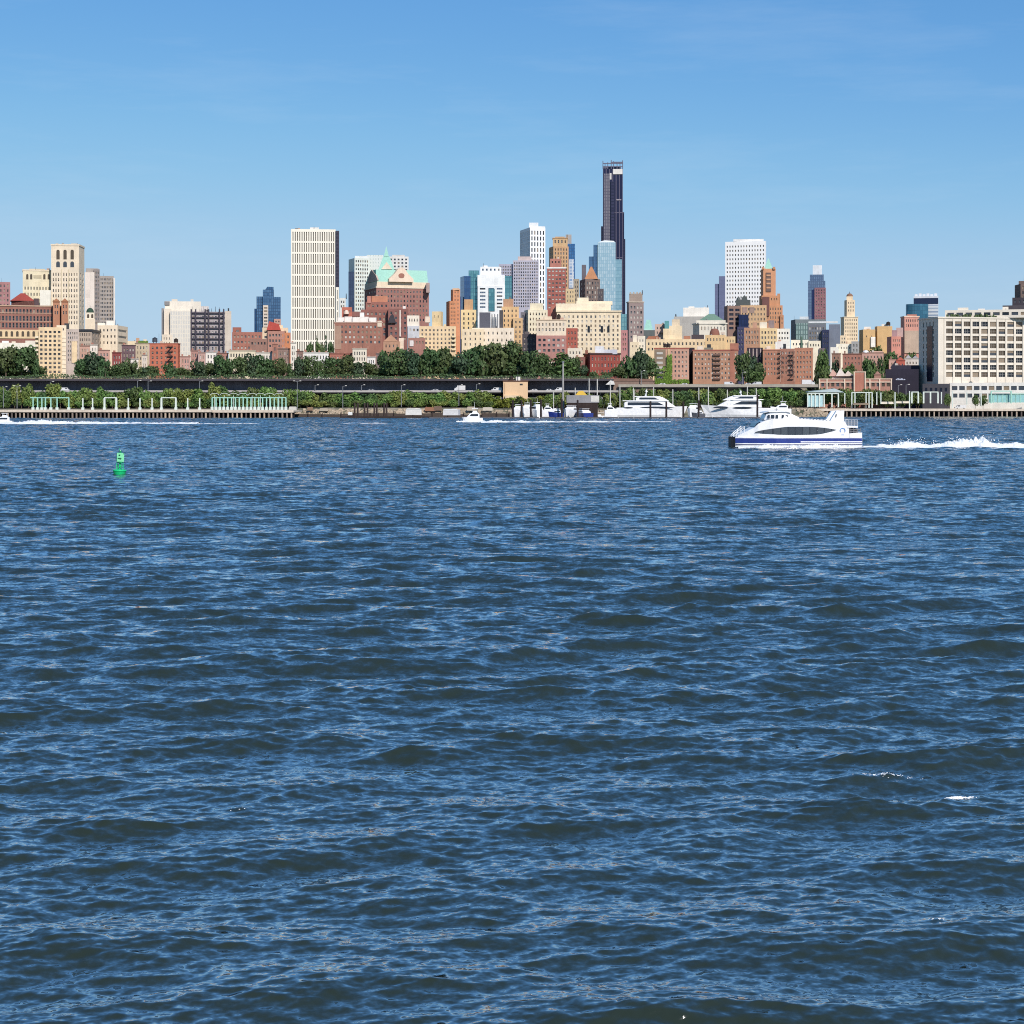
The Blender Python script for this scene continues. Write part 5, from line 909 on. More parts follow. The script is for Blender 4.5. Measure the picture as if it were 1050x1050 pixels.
def frame(name, cat, label, xs, top, bot, D, mat, beam=True, w=0.55, ends=None, foot=True, group=None):
    c = WX((xs[0]+xs[-1])/2, D); zb, zt = WZ(bot, D), WZ(top, D); r = empty(name, (c, D, zb), label, cat, group)
    for x in xs:
        m = MB(); post(m, WX(x, D)-c, 0, zt-zb-(0.5 if beam else 0), w); part(m, 'post', mat, r)
        if foot: m = MB(); m.box(WX(x, D)-c-0.7, WX(x, D)-c+0.7, -0.7, 0.7, -0.4, 1.3); part(m, 'foot_block', FRW, r)
    if beam:
        e0, e1 = (ends or (xs[0]-0.4, xs[-1]+0.4)); m = MB(); m.box(WX(e0, D)-c, WX(e1, D)-c, -0.35, 0.35, zt-zb-0.5, zt-zb); part(m, 'beam', mat, r)
    return r
DL = 916
frame('steel_pergola', 'pergola', 'mint steel pergola of seven uneven posts at the left end of the pier', [34, 38.6, 43, 46.6, 52.2, 58.6, 70.6], 407.3, 420.2, DL, FRT, ends=(31, 71))
frame('portal_frame', 'gateway', 'wide white portal frame on the pier right of the two lone posts', [107.2, 119.3], 407.3, 420.3, DL, FRW, w=0.9)
frame('portal_frame', 'gateway', 'wide pale portal frame on the pier nearest the long pergola', [165.6, 180.4], 407.3, 420.3, DL, FRW, w=0.9)
for x, lab in ((85, 'lone white post, first one right of the seven-post mint pergola'), (95, 'lone white post halfway between the mint pergola and the first portal frame'), (131.6, 'lone white post just right of the first white portal frame'), (143.6, 'lone white post midway between the two white portal frames'), (156, 'lone white post just left of the second portal frame'), (192.5, 'lone white post just right of the second portal frame'), (204.8, 'lone white post just left of the long many-posted pergola')):
    frame('pier_post', 'post', lab, [x], 408.2, 420.3, DL, FRW, False, 0.6, group='lone posts on the left pier')
frame('steel_pergola', 'pergola', 'long mint pergola of twenty close posts on the left shore', [217.6+3.98*i for i in range(20)], 407.2, 419.6, 918, FRT, w=0.6)
for i, (x, wd) in enumerate(zip([220, 230, 239.5, 249, 258.5, 267, 276.5, 286], ['first', 'second', 'third', 'fourth', 'fifth', 'sixth', 'seventh', 'eighth'])):
    D = 935; z = WZ(419, D); r = empty('arched_lamp', (WX(x, D), D, z), f'{wd} from the left of eight pale arched lamps behind the long mint pergola', 'lamp', 'arched lamps behind the pergola')
    hh = WZ(403.5, D)-z; m = MB(); m.bar((0, 0, 0), (0, 0, hh-1), 0.14); part(m, 'pole', FRW, r)
    m = MB(); pts = [(2.4*cos(a)-0.0, 0, hh-1+1.1*sin(a)) for a in [pi*j/8 for j in range(9)]]
    for p, q in zip(pts, pts[1:]): m.bar(p, q, 0.13)
    part(m, 'arched_arm', FRW, r)
DR = 975
cg = plain('screen_glass', (190, 226, 230), 0.25)
r = frame('glazed_shelter', 'shelter', 'white steel shelter half filled with pale glass panels, behind the ferry stern', [828.2, 832, 836, 840.2, 845, 853, 859.6], 403, 417.5, DR, FRW, w=0.7, foot=False)
for i, x in enumerate((828.6, 832.5, 836.5, 840.7)):
    c = WX(843.9, DR); m = MB(); m.box(WX(x, DR)-c+0.12, WX(x+3.0, DR)-c, 0.1, 0.2, 0.3, 6.6); part(m, 'glass_panel', cg, r)
c = WX(843.9, DR); m = MB(); m.mesh8([(WX(830, DR)-c, 6, 8.4), (WX(868, DR)-c, 6, 8.4), (WX(868, DR)-c, 14, 8.4), (WX(830, DR)-c, 14, 8.4), (WX(831, DR)-c, 6, 9), (WX(858, DR)-c, 7, 10.6), (WX(858, DR)-c, 13, 10.6), (WX(831, DR)-c, 14, 9)]); part(m, 'shelter_roof', plain('grey_roof', (150, 170, 174), 0.5), r)
frame('portal_frame', 'gateway', 'broad white portal with inner posts in front of the orange depot', [873.4, 876.6, 888, 891, 894.2], 402, 418.2, DR, FRW, w=0.6, foot=False)
frame('portal_frame', 'gateway', 'small narrow white portal left of the double portal, by the dark wall', [934.9, 941.5], 401.5, 413.5, 980, FRW, w=0.8, foot=False)
frame('portal_frame', 'gateway', 'double white portal with a middle post against the warehouse flank', [947, 954, 961.7], 401.5, 413.5, 980, FRW, w=0.8, foot=False)
for x, t, bt, lab in ((866.2, 403, 414, 'thin white post between the glazed shelter and the broad portal'), (899, 402, 415, 'thin white post, first right of the broad five-post portal'), (903.2, 402.5, 414, 'thin white post beside a brown bush right of the broad portal'), (917.7, 402, 419, 'tall white post standing clear on the pier below the dark wall'), (932.6, 401, 419, 'tall white post hard by the small narrow portal'),
                      (965.3, 402, 414, 'short white post right of the double portal'), (976.7, 401, 418, 'tall white post before the corner of the terrace annexe'), (991.3, 402.5, 415, 'white post in front of the parked van at the warehouse'), (1006, 403, 416, 'white post just left of the mint glass screen')):
    frame('pier_post', 'post', lab, [x], t, bt, DR, FRW, False, 0.55, group='lone posts on the right pier', foot=False)
r = frame('glazed_shelter', 'shelter', 'long mint glass screen on steel posts in front of the warehouse', [1014+4.6*i for i in range(11)], 403.5, 413.4, 977, FRT, w=0.35, foot=False)
c = WX(1037, 977)
for i in range(10): m = MB(); m.box(WX(1014.5+4.6*i, 977)-c, WX(1018.2+4.6*i, 977)-c, 0.1, 0.2, 0.4, 4.9); part(m, 'glass_panel', plain('screen_glass', (150, 204, 204), 0.3), r)
frame('portal_frame', 'gateway', 'wide mint portal standing over the long glass screen', [1016.4, 1036.8], 400.6, 413.6, 975, FRT, w=0.7, foot=False)
# pier clutter
def crate(name, cat, label, x, py, w, h, c, D, dep=2.2, roof=None):
    z = WZ(py, D); m = MB(); m.taper(-w/2, w/2, 0, dep, 0, h*0.85, 0.02*w); m.taper(-w*0.48, w*0.48, 0.03, dep-0.03, h*0.852, h, w*0.08); o = m.build(name, plain('painted', c, 0.7), None, (WX(x, D), D, z)); tag(o, label, cat); return o
crate('awning_cabin', 'cabin', 'white cabin on the riprap edge right of the dark pile cluster', 424, 425.5, 8.4, 3.4, (236, 234, 228), 900); crate('awning_cabin', 'cabin', 'white double cabin moored left of the small motorboat', 462, 425.8, 8.0, 3.3, (226, 226, 226), 900); crate('awning_cabin', 'cabin', 'grey cabin touching the white double cabin', 468.5, 425.8, 3.6, 3.0, (176, 180, 188), 901)
crate('white_box', 'box', 'small white box on the low dark jetty end', 359, 425.6, 2.2, 1.5, (244, 244, 240), 896)
crate('planter', 'planter', 'long pale planter wall right of the tall post below the dark wall', 926, 413.5, 8, 1.3, (232, 222, 200), 981); crate('planter', 'planter', 'long pale planter wall under the broad portal', 883, 415, 9, 1.0, (150, 132, 110), 972); crate('planter', 'planter', 'pale planter left of the tall post under the dark wall', 910, 414.2, 7, 1.3, (236, 226, 208), 981)
jet = empty('jetty', (WX(376, 897), 897, 0), 'low dark jetty carrying a cluster of thick piles', 'jetty'); m = MB(); m.box(-14, 34, 0, 4, 0.1, 0.9); part(m, 'deck', TIMBER, jet)
for x in (363.3, 366.5, 373.5, 376.5, 383.5, 386, 393.5, 396): m = MB(); m.bar((WX(x, 897)-WX(376, 897), 2, -3), (WX(x, 897)-WX(376, 897), 2, WZ(413, 897)), 0.5, 0.46, n=8); part(m, 'pile', wall((72, 58, 56), 0.9), jet)
bw = empty('floating_breakwater', (0, 880, 0), 'long low dark floating breakwater along the marina front', 'breakwater')
for i in range(22):
    xa = WX(440+16.2*i, 880); xb = WX(440+16.2*(i+1), 880)-0.3; m = MB(); m.taper(xa, xb, 0, 3, -0.3, 0.75, 0.15); part(m, 'pontoon', wall((92, 92, 98), 0.85), bw)
for i, (x, t, lab) in enumerate([(525.8, 411.5, 'thick dark pile at the left end of the marina'), (534.8, 411.5, 'thick dark pile, second from the left end of the marina'), (544.4, 411, 'thick dark pile left of the white cruisers group'), (554.8, 410.5, 'thick dark pile left of the tall round mast'), (576.3, 410, 'thick dark pile right at the foot of the tall round mast'), (592.6, 411, 'thick dark pile under the grey moored shed'),
                                (667.6, 412.5, 'dark pile against the left yacht, nearer its stern'), (684, 412.5, 'dark pile against the middle of the left yacht'), (701.5, 412.8, 'dark pile at the bow of the left yacht'), (717.3, 411.5, 'dark pile between the two big yachts'), (777.8, 405.5, 'tall dark pile against the right yacht, left of the ferry')]):
    D = 883; m = MB(); m.bar((0, 0, -3), (0, 0, WZ(t, D)), 0.55, 0.5, n=10); m.lathe(0, 0, [(0.52, WZ(t, D)), (0.6, WZ(t, D)), (0.3, WZ(t, D)+0.5), (0, WZ(t, D)+0.6)], 10); o = m.build('mooring_pile', wall((58, 48, 48), 0.9), None, (WX(x, D), D+4.2, 0)); tag(o, lab, 'mooring pile', 'mooring piles of the marina')
D = 925; z = ground_z(WX(577.3, D), D); r = empty('flag_mast', (WX(577.3, D), D, -2), 'tall thick pale mast rising from the marina past the highway', 'mast'); m = MB(); m.bar((0, 0, 0), (0, 0, WZ(372, D)+2), 0.75, 0.42, n=12); part(m, 'pole', wall((170, 166, 160), 0.7), r); m = MB(); m.lathe(0, 0, [(0, 0), (0.7, 0), (0.7, 0.7), (0, 0.9)], 10); m.v = [(p[0], p[1], p[2]+WZ(372, D)+2) for p in m.v]; part(m, 'cap', STEEL, r)
sh = empty('moored_shed', (WX(598, 915), 915, 0), 'grey moored shed with a yellow canopy behind the sailing boats', 'floating shed'); k = 915/F
m = MB(); m.box(-17*k, 16.5*k, 0, 6, WZ(413, 915), WZ(405.2, 915)); part(m, 'wall', wall((150, 148, 150)), sh); m = MB(); m.box(-16*k, 15*k, 0.3, 5.7, -0.3, WZ(413, 915)-0.01); part(m, 'pontoon', TIMBER, sh); m = MB(); m.taper(-8*k, 4*k, 0.5, 5.5, WZ(405.2, 915)+0.01, WZ(400.8, 915), 2.0); part(m, 'canopy', plain('yellow_canvas', (226, 184, 70), 0.7), sh); m = MB(); m.box(8*k, 16.3*k, -0.1, -0.01, WZ(412, 915), WZ(406, 915)); part(m, 'white_door', OFFW, sh)

# lamp posts: pole, arm, lamp
def lamp(x, top, bot, D, label, group, double=False):
    z = WZ(bot, D); r = empty('lamp_post', (WX(x, D), D, z), label, 'lamp post', group); hh = WZ(top, D)-z
    m = MB(); m.bar((0, 0, 0), (0, 0, hh), 0.24, 0.15); part(m, 'pole', STEEL, r)
    for s_ in ((-1, 1) if double else (1,)):
        m = MB(); m.bar((0, 0, hh-0.2), (1.6*s_, 0, hh+0.25), 0.1); ar = part(m, 'arm', STEEL, r); m = MB(); m.taper(1.3*s_-0.1 if s_ > 0 else -2.3, 2.3 if s_ > 0 else -1.2, -0.25, 0.25, hh+0.12, hh+0.4, 0.12); part(m, 'lamp', OFFW, ar)
for x, t, bt, D, lab, dbl in [(3.5, 397, 418, 975, 'grey park lamp post at the left edge of the shore', False), (17.5, 396, 419, 975, 'thick grey park lamp post between the left edge and the mint pergola', True), (141, 390.5, 410, 1003, 'tall thin lamp post in the park trees between the two portal frames', False), (151.8, 391, 408, 1003, 'lamp post with curved arm in the trees left of the second portal frame', False), (204.5, 391, 406, 1004, 'lamp post rising by the highway edge left of the long pergola', False),
                            (304.8, 391, 419, 965, 'tall cross-headed lamp post right after the long pergola', True), (351.5, 396, 418, 970, 'lamp post before the trees above the dark pile cluster', False), (411.5, 395, 417, 970, 'lamp post in the trees above the first white cabin', False), (470.5, 395, 416, 970, 'lamp post directly above the small motorboat', False), (488.5, 394, 406, 1003, 'short lamp post on the highway left of the peach box', False), (323, 395, 400, 1006.8, 'little lamp on the highway parapet right of the cross-headed post', False),
                            (370.5, 395, 400, 1006.8, 'little lamp on the highway parapet above the dark pile cluster', False), (657.5, 380.5, 394, 1006.9, 'lamp post on the road deck left of the ivy-grown brick block', False), (761, 382, 394, 1006.9, 'lamp post on the road deck in the tree gap between brick blocks', False), (51.5, 391.5, 399, 1006.9, 'short lamp on the highway below the cream balcony block', False), (921, 395, 412, 995, 'lamp post in the dark trees below the dark shaded wall', False), (929, 394.5, 412, 995, 'second lamp post below the dark shaded wall, close to the narrow portal', False)]:
    lamp(x, t, bt, D, lab, 'lamp posts along the shore and highway', dbl)

# vehicles on the highway decks
def car(label, x, D, z, kind='car', c=(240, 240, 240), L=4.6, face_=1):
    r = empty('parked_van' if kind == 'van' else 'truck' if kind == 'truck' else 'car', (WX(x, D), D, z), label, kind, 'vehicles on the highway')
    hh = {'car': 1.45, 'van': 2.3, 'truck': 3.5}[kind]; s = face_; m = MB()
    if kind == 'car': pr = [(-L/2, 0.35), (L/2, 0.35), (L/2, 0.85), (L*0.28, 0.95), (L*0.12, hh), (-L*0.25, hh), (-L*0.42, 0.95), (-L/2, 0.85)]
    elif kind == 'van': pr = [(-L/2, 0.4), (L/2, 0.4), (L/2, 1.1), (L*0.36, 1.25), (L*0.24, hh), (-L/2, hh)]
    else: pr = [(-L/2, 0.9), (L*0.24, 0.9), (L*0.24, hh), (-L/2, hh)]
    m.prism([(p[0]*s, p[1]) for p in (pr if s > 0 else pr[::-1])], 0, 1.9); cb = part(m, 'body', plain('car_paint', c, 0.3), r)
    if kind == 'truck': m = MB(); q = [(L*0.25, 0.5), (L/2, 0.5), (L/2, 1.4), (L*0.42, 2.6), (L*0.25, 2.6)]; m.prism([(p[0]*s, p[1]) for p in (q if s > 0 else q[::-1])], 0.05, 1.85); part(m, 'cab', plain('car_paint', (236, 236, 236), 0.3), r)
    m = MB(); a, c_ = (-L*0.2, L*0.08) if kind == 'car' else (L*0.05, L*0.24) if kind == 'van' else (L*0.32, L*0.44); a, c_ = sorted((a*s, c_*s)); m.box(a, c_, -0.03, -0.003, hh*0.62, hh*0.9); part(m, 'side_window', G_DARK, cb)
    for wx in (-L*0.31, L*0.31): m = MB(); m.bar((wx, -0.02, 0.35), (wx, 0.25, 0.35), 0.36, n=12); part(m, 'wheel', DARK, r)
for a in [('white box truck with a short cab on the upper highway, pointing left', 471.5, 1009.5, 14.31, 'truck', (240, 236, 232), 6.4, -1), ('white van half hidden at the left side of the peach box', 509, 1009.5, 14.31, 'van', (242, 242, 242), 6.0, -1), ('white car on the highway right of the peach box', 547.5, 1009.5, 14.31, 'car', (238, 238, 240), 4.6, -1), ('white van passing behind the tall round mast', 573.5, 1009.5, 14.31, 'van', (240, 240, 240), 5.4, -1), ('silver car on the highway left of the white box truck', 446, 1009.5, 14.31, 'car', (206, 208, 212), 4.6, -1),
          ('white car on the highway between mast and peach box', 563.5, 1009.5, 14.31, 'car', (232, 232, 234), 4.4, 1), ('white van above the trees right of the mint pergola', 66.5, 1009.5, 14.31, 'van', (246, 246, 246), 4.8, 1), ('grey car on the highway above the dark pile cluster', 381, 1009.5, 14.31, 'car', (150, 152, 160), 4.6, 1), ('white car under the ivy on the road deck', 679, 1009.5, 17.71, 'car', (244, 244, 244), 5, -1), ('white car on the road deck before the dark gap', 701.5, 1009.5, 17.71, 'car', (244, 244, 242), 5, -1),
          ('white van on the road deck below the stacked balconies', 748, 1009.5, 17.71, 'van', (236, 236, 236), 6, 1), ('white car in the tree gap between brick blocks on the road deck', 768, 1009.5, 17.71, 'car', (240, 240, 240), 5, 1), ('pale box truck at the right end of the road deck', 829, 1009.5, 17.71, 'truck', (240, 238, 236), 7.5, 1), ('white van on the road deck left of the fire-escape block', 776, 1010.5, 17.71, 'van', (226, 226, 226), 5.6, -1), ('silver car on the slope road against the dark shaded wall', 923.5, 1006, WZ(390.3, 1006), 'car', (190, 196, 214), 5.4, 1), ('white van parked before the terrace annexe of the warehouse', 985, 985, 4.25, 'van', (232, 232, 232), 6.2, -1)]: car(*a[:2], *a[2:])

# riprap along the open shore
rk = random.Random(12); m = MB(); mound = [(rk.uniform(158, 192), rk.uniform(942, 986)) for _ in range(700)]
for i in range(2000):
    x, y = mound[i] if i < 700 else (rk.uniform(WX(292, 945), WX(640, 945)), rk.uniform(943, 954)); e = rk.uniform(0.35, 1.0); z = ground_z(x, y)
    p = [Vector((rk.uniform(-1, 1), rk.uniform(-1, 1), rk.uniform(-0.8, 0.8))) for _ in range(4)]
    c8 = [(sx*rk.uniform(0.6, 1), sy*rk.uniform(0.6, 1), sz*rk.uniform(0.5, 0.9)) for sz in (-1, 1) for sx, sy in ((-1, -1), (1, -1), (1, 1), (-1, 1))]
    m.mesh8([(x+q[0]*e, y+q[1]*e, z+q[2]*e*0.7+0.1) for q in c8])
tag(m.build('riprap', wall((188, 168, 142), 0.95, 0.45)), 'pale riprap boulders along the open shore', 'rocks', kind='stuff')

# timber bulkhead below the riprap, added for the dark of dock, shadow and reflection
bk_ = empty('timber_bulkhead', (WX(410, 938), 938, 0), 'long low dark timber bulkhead with fender piles, added at the foot of the riprap', 'bulkhead')
xa, xb = WX(297, 938)-WX(410, 938), WX(523, 938)-WX(410, 938); x = xa
while x < xb:
    w = rk.uniform(4, 11); m = MB(); m.box(x, min(xb, x+w-0.12), 0, 0.6, -1.5, rk.uniform(1.3, 2.6)); part(m, 'plank_wall', wall((86, 74, 66), 0.95, 0.35), bk_)
    m = MB(); m.bar((x, -0.3, -2), (x, -0.3, rk.uniform(2.2, 3.6)), 0.28, n=7); part(m, 'fender_pile', wall((66, 54, 50), 0.95, 0.3), bk_); x += w
for x, y, c in [(300, 421.5, (226, 220, 210)), (318, 421, (150, 120, 96)), (332, 421.5, (190, 176, 156)), (441, 421.5, (160, 112, 84)), (449, 421, (120, 96, 80)), (483, 421, (200, 186, 164)), (500, 421, (214, 202, 184))]:
    crate('shore_shed', 'shed', f'low {dict([(300, "white"), (318, "brown"), (332, "buff"), (441, "rusty"), (449, "dark brown"), (483, "pale tan"), (500, "cream")])[x]} shed on the riprap shore ' + {300: 'at the end of the long pergola', 318: 'right of the cross-headed lamp post', 332: 'left of the park lamp above the jetty', 441: 'between the two white cabins', 449: 'just left of the white double cabin', 483: 'over the small motorboat', 500: 'below the peach box building'}[x], x, y, rk.uniform(3, 6), rk.uniform(1.6, 2.6), c, 948)
# ---------------------------------------------------------------- trees
def leaf_mat(name, c, v):
    m, t, b = _base(name); L = t.links
    oi = N(t, 'ShaderNodeObjectInfo'); geo = N(t, 'ShaderNodeNewGeometry'); hs_ = N(t, 'ShaderNodeHueSaturation'); hs_.inputs['Color'].default_value = (*c, 1)
    a = N(t, 'ShaderNodeMapRange'); a.inputs[3].default_value = 0.5-v*0.05; a.inputs[4].default_value = 0.5+v*0.03; L.new(oi.outputs['Random'], a.inputs[0]); L.new(a.outputs[0], hs_.inputs['Hue'])
    a2 = N(t, 'ShaderNodeMapRange'); a2.inputs[3].default_value = 0.55; a2.inputs[4].default_value = 1.5; L.new(geo.outputs['Random Per Island'], a2.inputs[0]); L.new(a2.outputs[0], hs_.inputs['Value'])
    L.new(hs_.outputs[0], b.inputs['Base Color']); b.inputs['Roughness'].default_value = 0.6; b.inputs['Specular IOR Level'].default_value = 0.3
    tr = N(t, 'ShaderNodeBsdfTranslucent'); L.new(hs_.outputs[0], tr.inputs[0]); mxs = N(t, 'ShaderNodeMixShader'); mxs.inputs[0].default_value = 0.22
    o_ = t.nodes['Material Output']; L.new(b.outputs[0], mxs.inputs[1]); L.new(tr.outputs[0], mxs.inputs[2]); L.new(mxs.outputs[0], o_.inputs[0]); return m
LEAF = {'bluff': leaf_mat('dark_leaf', (0.076, 0.126, 0.046), 0.9), 'park': leaf_mat('park_leaf', (0.165, 0.250, 0.064), 1.0), 'slope': leaf_mat('slope_leaf', (0.098, 0.152, 0.046), 0.8), 'lime': leaf_mat('lime_leaf', (0.17, 0.21, 0.035), 0.5), 'blue': leaf_mat('bluish_leaf', (0.056, 0.100, 0.052), 0.6)}
BARK = wall((104, 88, 74), 0.95, 0.3)
def crown_mesh(seed, kind, shape):
    """leaf clumps spread over overlapping lobes; about 10 m wide, 10 m tall from its base"""
    r = random.Random(seed); mb = MB(); lobes = []
    if shape == 'round':
        lobes = [(0, 0, 5.2, 4.0)]+[(r.uniform(-3.4, 3.4), r.uniform(-3.2, 3.2), r.uniform(2.6, 7.6), r.uniform(1.5, 2.7)) for _ in range(11)]
    elif shape == 'tall':
        lobes = [(r.uniform(-1.6, 1.6)*(1-i/11), r.uniform(-1.6, 1.6)*(1-i/11), 1.4+i*0.85, 2.5-i*0.13) for i in range(10)]+[(r.uniform(-2.6, 2.6), r.uniform(-2, 2), r.uniform(2, 6), 1.4) for _ in range(4)]
    elif shape == 'cone':
        lobes = [(r.uniform(-0.3, 0.3), r.uniform(-0.3, 0.3), 0.8+i*0.82, 2.6*(1-i/12.5)) for i in range(12)]
    else:
        lobes = [(r.uniform(-4.6, 4.6), r.uniform(-3, 3), r.uniform(1.6, 6.0), r.uniform(1.4, 2.4)) for _ in range(13)]
    for (cx, cy, cz, R) in lobes:
        n = int(16*R*R)
        for _ in range(n):
            a, q = r.uniform(0, 2*pi), r.uniform(-0.75, 1); s = sqrt(max(0, 1-q*q)); rr = R*r.uniform(0.72, 1.1)
            nx, ny, nz_ = s*cos(a), s*sin(a), q; p = Vector((cx+nx*rr, cy+ny*rr, cz+nz_*rr*0.85))
            nn = (Vector((nx, ny, nz_+0.25))+Vector((r.gauss(0, 0.55), r.gauss(0, 0.55), r.gauss(0, 0.45)))).normalized()
            u = nn.cross(Vector((0, 0, 1))); u = u.normalized() if u.length > 1e-3 else Vector((1, 0, 0)); w = nn.cross(u); e = r.uniform(0.26, 0.62); e2 = e*r.uniform(0.6, 1.0)
            mb.poly([tuple(p-u*e-w*e2*0.4), tuple(p-w*e2+nn*0.08), tuple(p+u*e-w*e2*0.2), tuple(p+u*e*0.6+w*e2), tuple(p-u*e*0.7+w*e2*0.9-nn*0.08)])
    return mb.data('crown', LEAF[kind])
def trunk_mesh(h, seed):
    r = random.Random(seed); mb = MB(); mb.bar((0, 0, -0.6), (0, 0, h*0.5), 0.34, 0.26, 7)
    mb.bar((0, 0, h*0.5), (r.uniform(-.3, .3), 0, h*0.95), 0.26, 0.12, 6)
    for i in range(4): a = i*pi/2+r.random(); mb.bar((0, 0, h*(0.42+0.1*i)), (2.2*cos(a), 2.2*sin(a), h*(0.75+0.06*i)), 0.17, 0.06, 5)
    return mb.data('trunk', BARK)
_cr = {}
def tree(x, top, wpx, D, kind, shape, label, group, name='broadleaf_tree', gz=None):
    key = (kind, shape, rnd.randrange(4 if kind in ('bluff', 'park') else 2))
    if key not in _cr: _cr[key] = crown_mesh(hash(str(key)) % 9999 if False else sum(map(ord, str(key))), kind, shape)
    tk = ('trunk', rnd.randrange(3))
    if tk not in _cr: _cr[tk] = trunk_mesh(7, tk[1])
    X = WX(x, D); z = ground_z(X, D) if gz is None else gz; H = max(3.0, WZ(top, D)-z); wm = wpx*D/F
    r = empty(name, (X, D, z), label, 'tree', group)
    base = 0.06*H if kind in ('park', 'slope', 'lime') else 0.0
    c = link('crown', _cr[key], r, (0, 0, base), rnd.uniform(0, 6.28)); hs_ = (H-base)/{'round': 8.7, 'tall': 10.6, 'cone': 10.4, 'wide': 7.6}[shape]; ws_ = wm/{'round': 10.0, 'tall': 6.4, 'cone': 5.4, 'wide': 12.0}[shape]; c.scale = (ws_, ws_, hs_)
    k = link('trunk', _cr[tk], r, (0, 0, 0), rnd.uniform(0, 6.28)); k.scale = (ws_*0.9, ws_*0.9, H/9.5)
    return r
ORD = ['first', 'second', 'third', 'fourth', 'fifth', 'sixth', 'seventh', 'eighth', 'ninth', 'tenth', 'eleventh', 'twelfth', 'thirteenth', 'fourteenth', 'fifteenth', 'sixteenth', 'seventeenth', 'eighteenth', 'nineteenth', 'twentieth']
def plant_row(items, marks, adj, place, group, **k):
    """items: (x, top, width, D, kind, shape); marks: (x0, x1, landmark). Each tree is named by its landmark and its order there, from the left."""
    items = sorted(items); seen = {}; tot = {}
    def mk(x):
        for a, c, s in marks:
            if a <= x < c: return s
        return marks[-1][2]
    for it in items: tot[mk(it[0])] = tot.get(mk(it[0]), 0)+1
    for it in items:
        s = mk(it[0]); i = seen.get(s, 0); seen[s] = i+1
        adj2 = f'{adj} {place}'.strip(); lab = f'{adj2} {s}' if tot[s] == 1 else f'{adj2} {s}, {ORD[i]} from the left'
        tree(*it, lab, group, **k)
bluff = [(-8, 358, 22), (6, 355.5, 26), (22, 355.5, 28), (34, 359, 16), (83, 368, 16), (95, 364, 26), (108, 367, 18), (118, 374, 14), (127, 371, 16), (137, 366.5, 18), (148, 376, 14), (156, 375, 16), (172, 371, 20), (181, 377, 16), (190, 378, 14), (203, 366, 18), (214, 372, 14), (226, 366, 17), (236, 365, 15), (247, 366, 17), (259, 365, 17), (268, 363, 22), (277, 368, 14), (287, 367, 12), (296, 372, 12), (308, 368, 14), (318, 367, 16), (330, 366, 18), (343, 366.5, 20), (355, 366, 20), (367, 367.5, 20), (379, 372, 14), (388, 378, 16), (396, 356, 24), (409, 357.5, 26), (420, 361, 22), (432, 359, 22), (443, 358, 22), (453, 357, 22), (463, 360.5, 24), (474, 361, 22), (484, 357, 24), (496, 353, 28), (509, 351.5, 32), (523, 353, 26), (534, 361, 22), (545, 362, 20), (555, 364.5, 18), (566, 366, 20), (586, 367, 18), (597, 374, 14), (608, 380, 14), (622, 382, 14), (634, 376, 16), (644, 360.5, 22), (655, 361, 22), (664, 366, 18)]
mk_b = [(-50, 40, 'left of the cream balcony block'), (40, 113, 'below the domed church tower'), (113, 153, 'under the open sky gap'), (153, 187, 'before the orange-red brick block'), (187, 240, 'below the scaffolded building'), (240, 284, 'before the long cream terrace'), (284, 340, 'below the ribbed white tower'), (340, 385, 'below the white-topped brown block'), (385, 430, 'below the copper-roofed block'), (430, 469, 'below the yellow apartment block'), (469, 530, 'below the dark rooftop cube'), (530, 578, 'below the pink brick block'), (578, 638, 'around the red brick mansion'), (638, 672, 'left of the ivy-grown block')]
plant_row([(x, t, w, 1032+(i*37 % 17), 'bluff' if i % 5 else 'blue', 'round' if i % 3 else 'wide') for i, (x, t, w) in enumerate(bluff)], mk_b, 'dark bluff tree', '', 'dark trees on the bluff')
plant_row([(x, t, w, 1043+(i*13 % 7), 'bluff', 'wide' if i % 2 else 'round') for i, (x, t, w) in enumerate([(398, 370, 26), (416, 372, 26), (437, 371, 26), (458, 372, 26), (478, 371, 26), (500, 370, 28), (520, 371, 26), (543, 374, 22), (650, 374, 26), (12, 370, 30), (102, 374, 24), (270, 374, 20)]+[(q, 374+(q*7 % 5), 20) for q in range(-6, 40, 11)]+[(q, 376+(q*7 % 6), 17) for q in range(86, 150, 12)]+[(q, 378+(q*5 % 5), 15) for q in range(196, 392, 13)]+[(q, 375+(q*5 % 5), 22) for q in range(402, 596, 14)])], mk_b, 'low dark understorey tree', '', 'understorey trees on the bluff')
tree(577, 360, 26, 1036, 'slope', 'tall', 'tall loose yellowish tree behind the top of the round mast', 'dark trees on the bluff')
plant_row([(761, 362, 16, 1042, 'bluff', 'round'), (770, 366, 16, 1044, 'blue', 'round'), (778, 372, 12, 1040, 'bluff', 'round'), (764, 376, 16, 1036, 'bluff', 'wide'), (774, 380, 18, 1034, 'slope', 'wide')], [(0, 2000, 'in the gap between balconied and fire-escape brick blocks')], 'dark tree', '', 'dark trees in the brick gap')
# roof-top trees beside the ribbed tower
plant_row([(318, 352, 10, 1085, 'bluff', 'round'), (325, 342, 9, 1086, 'bluff', 'cone'), (334, 343.5, 7, 1085, 'blue', 'cone'), (329, 352, 10, 1084, 'slope', 'round'), (339, 350.5, 8, 1087, 'bluff', 'round')], [(0, 2000, 'at the foot of the ribbed white tower')], 'dark garden tree', '', 'garden trees below the white tower')
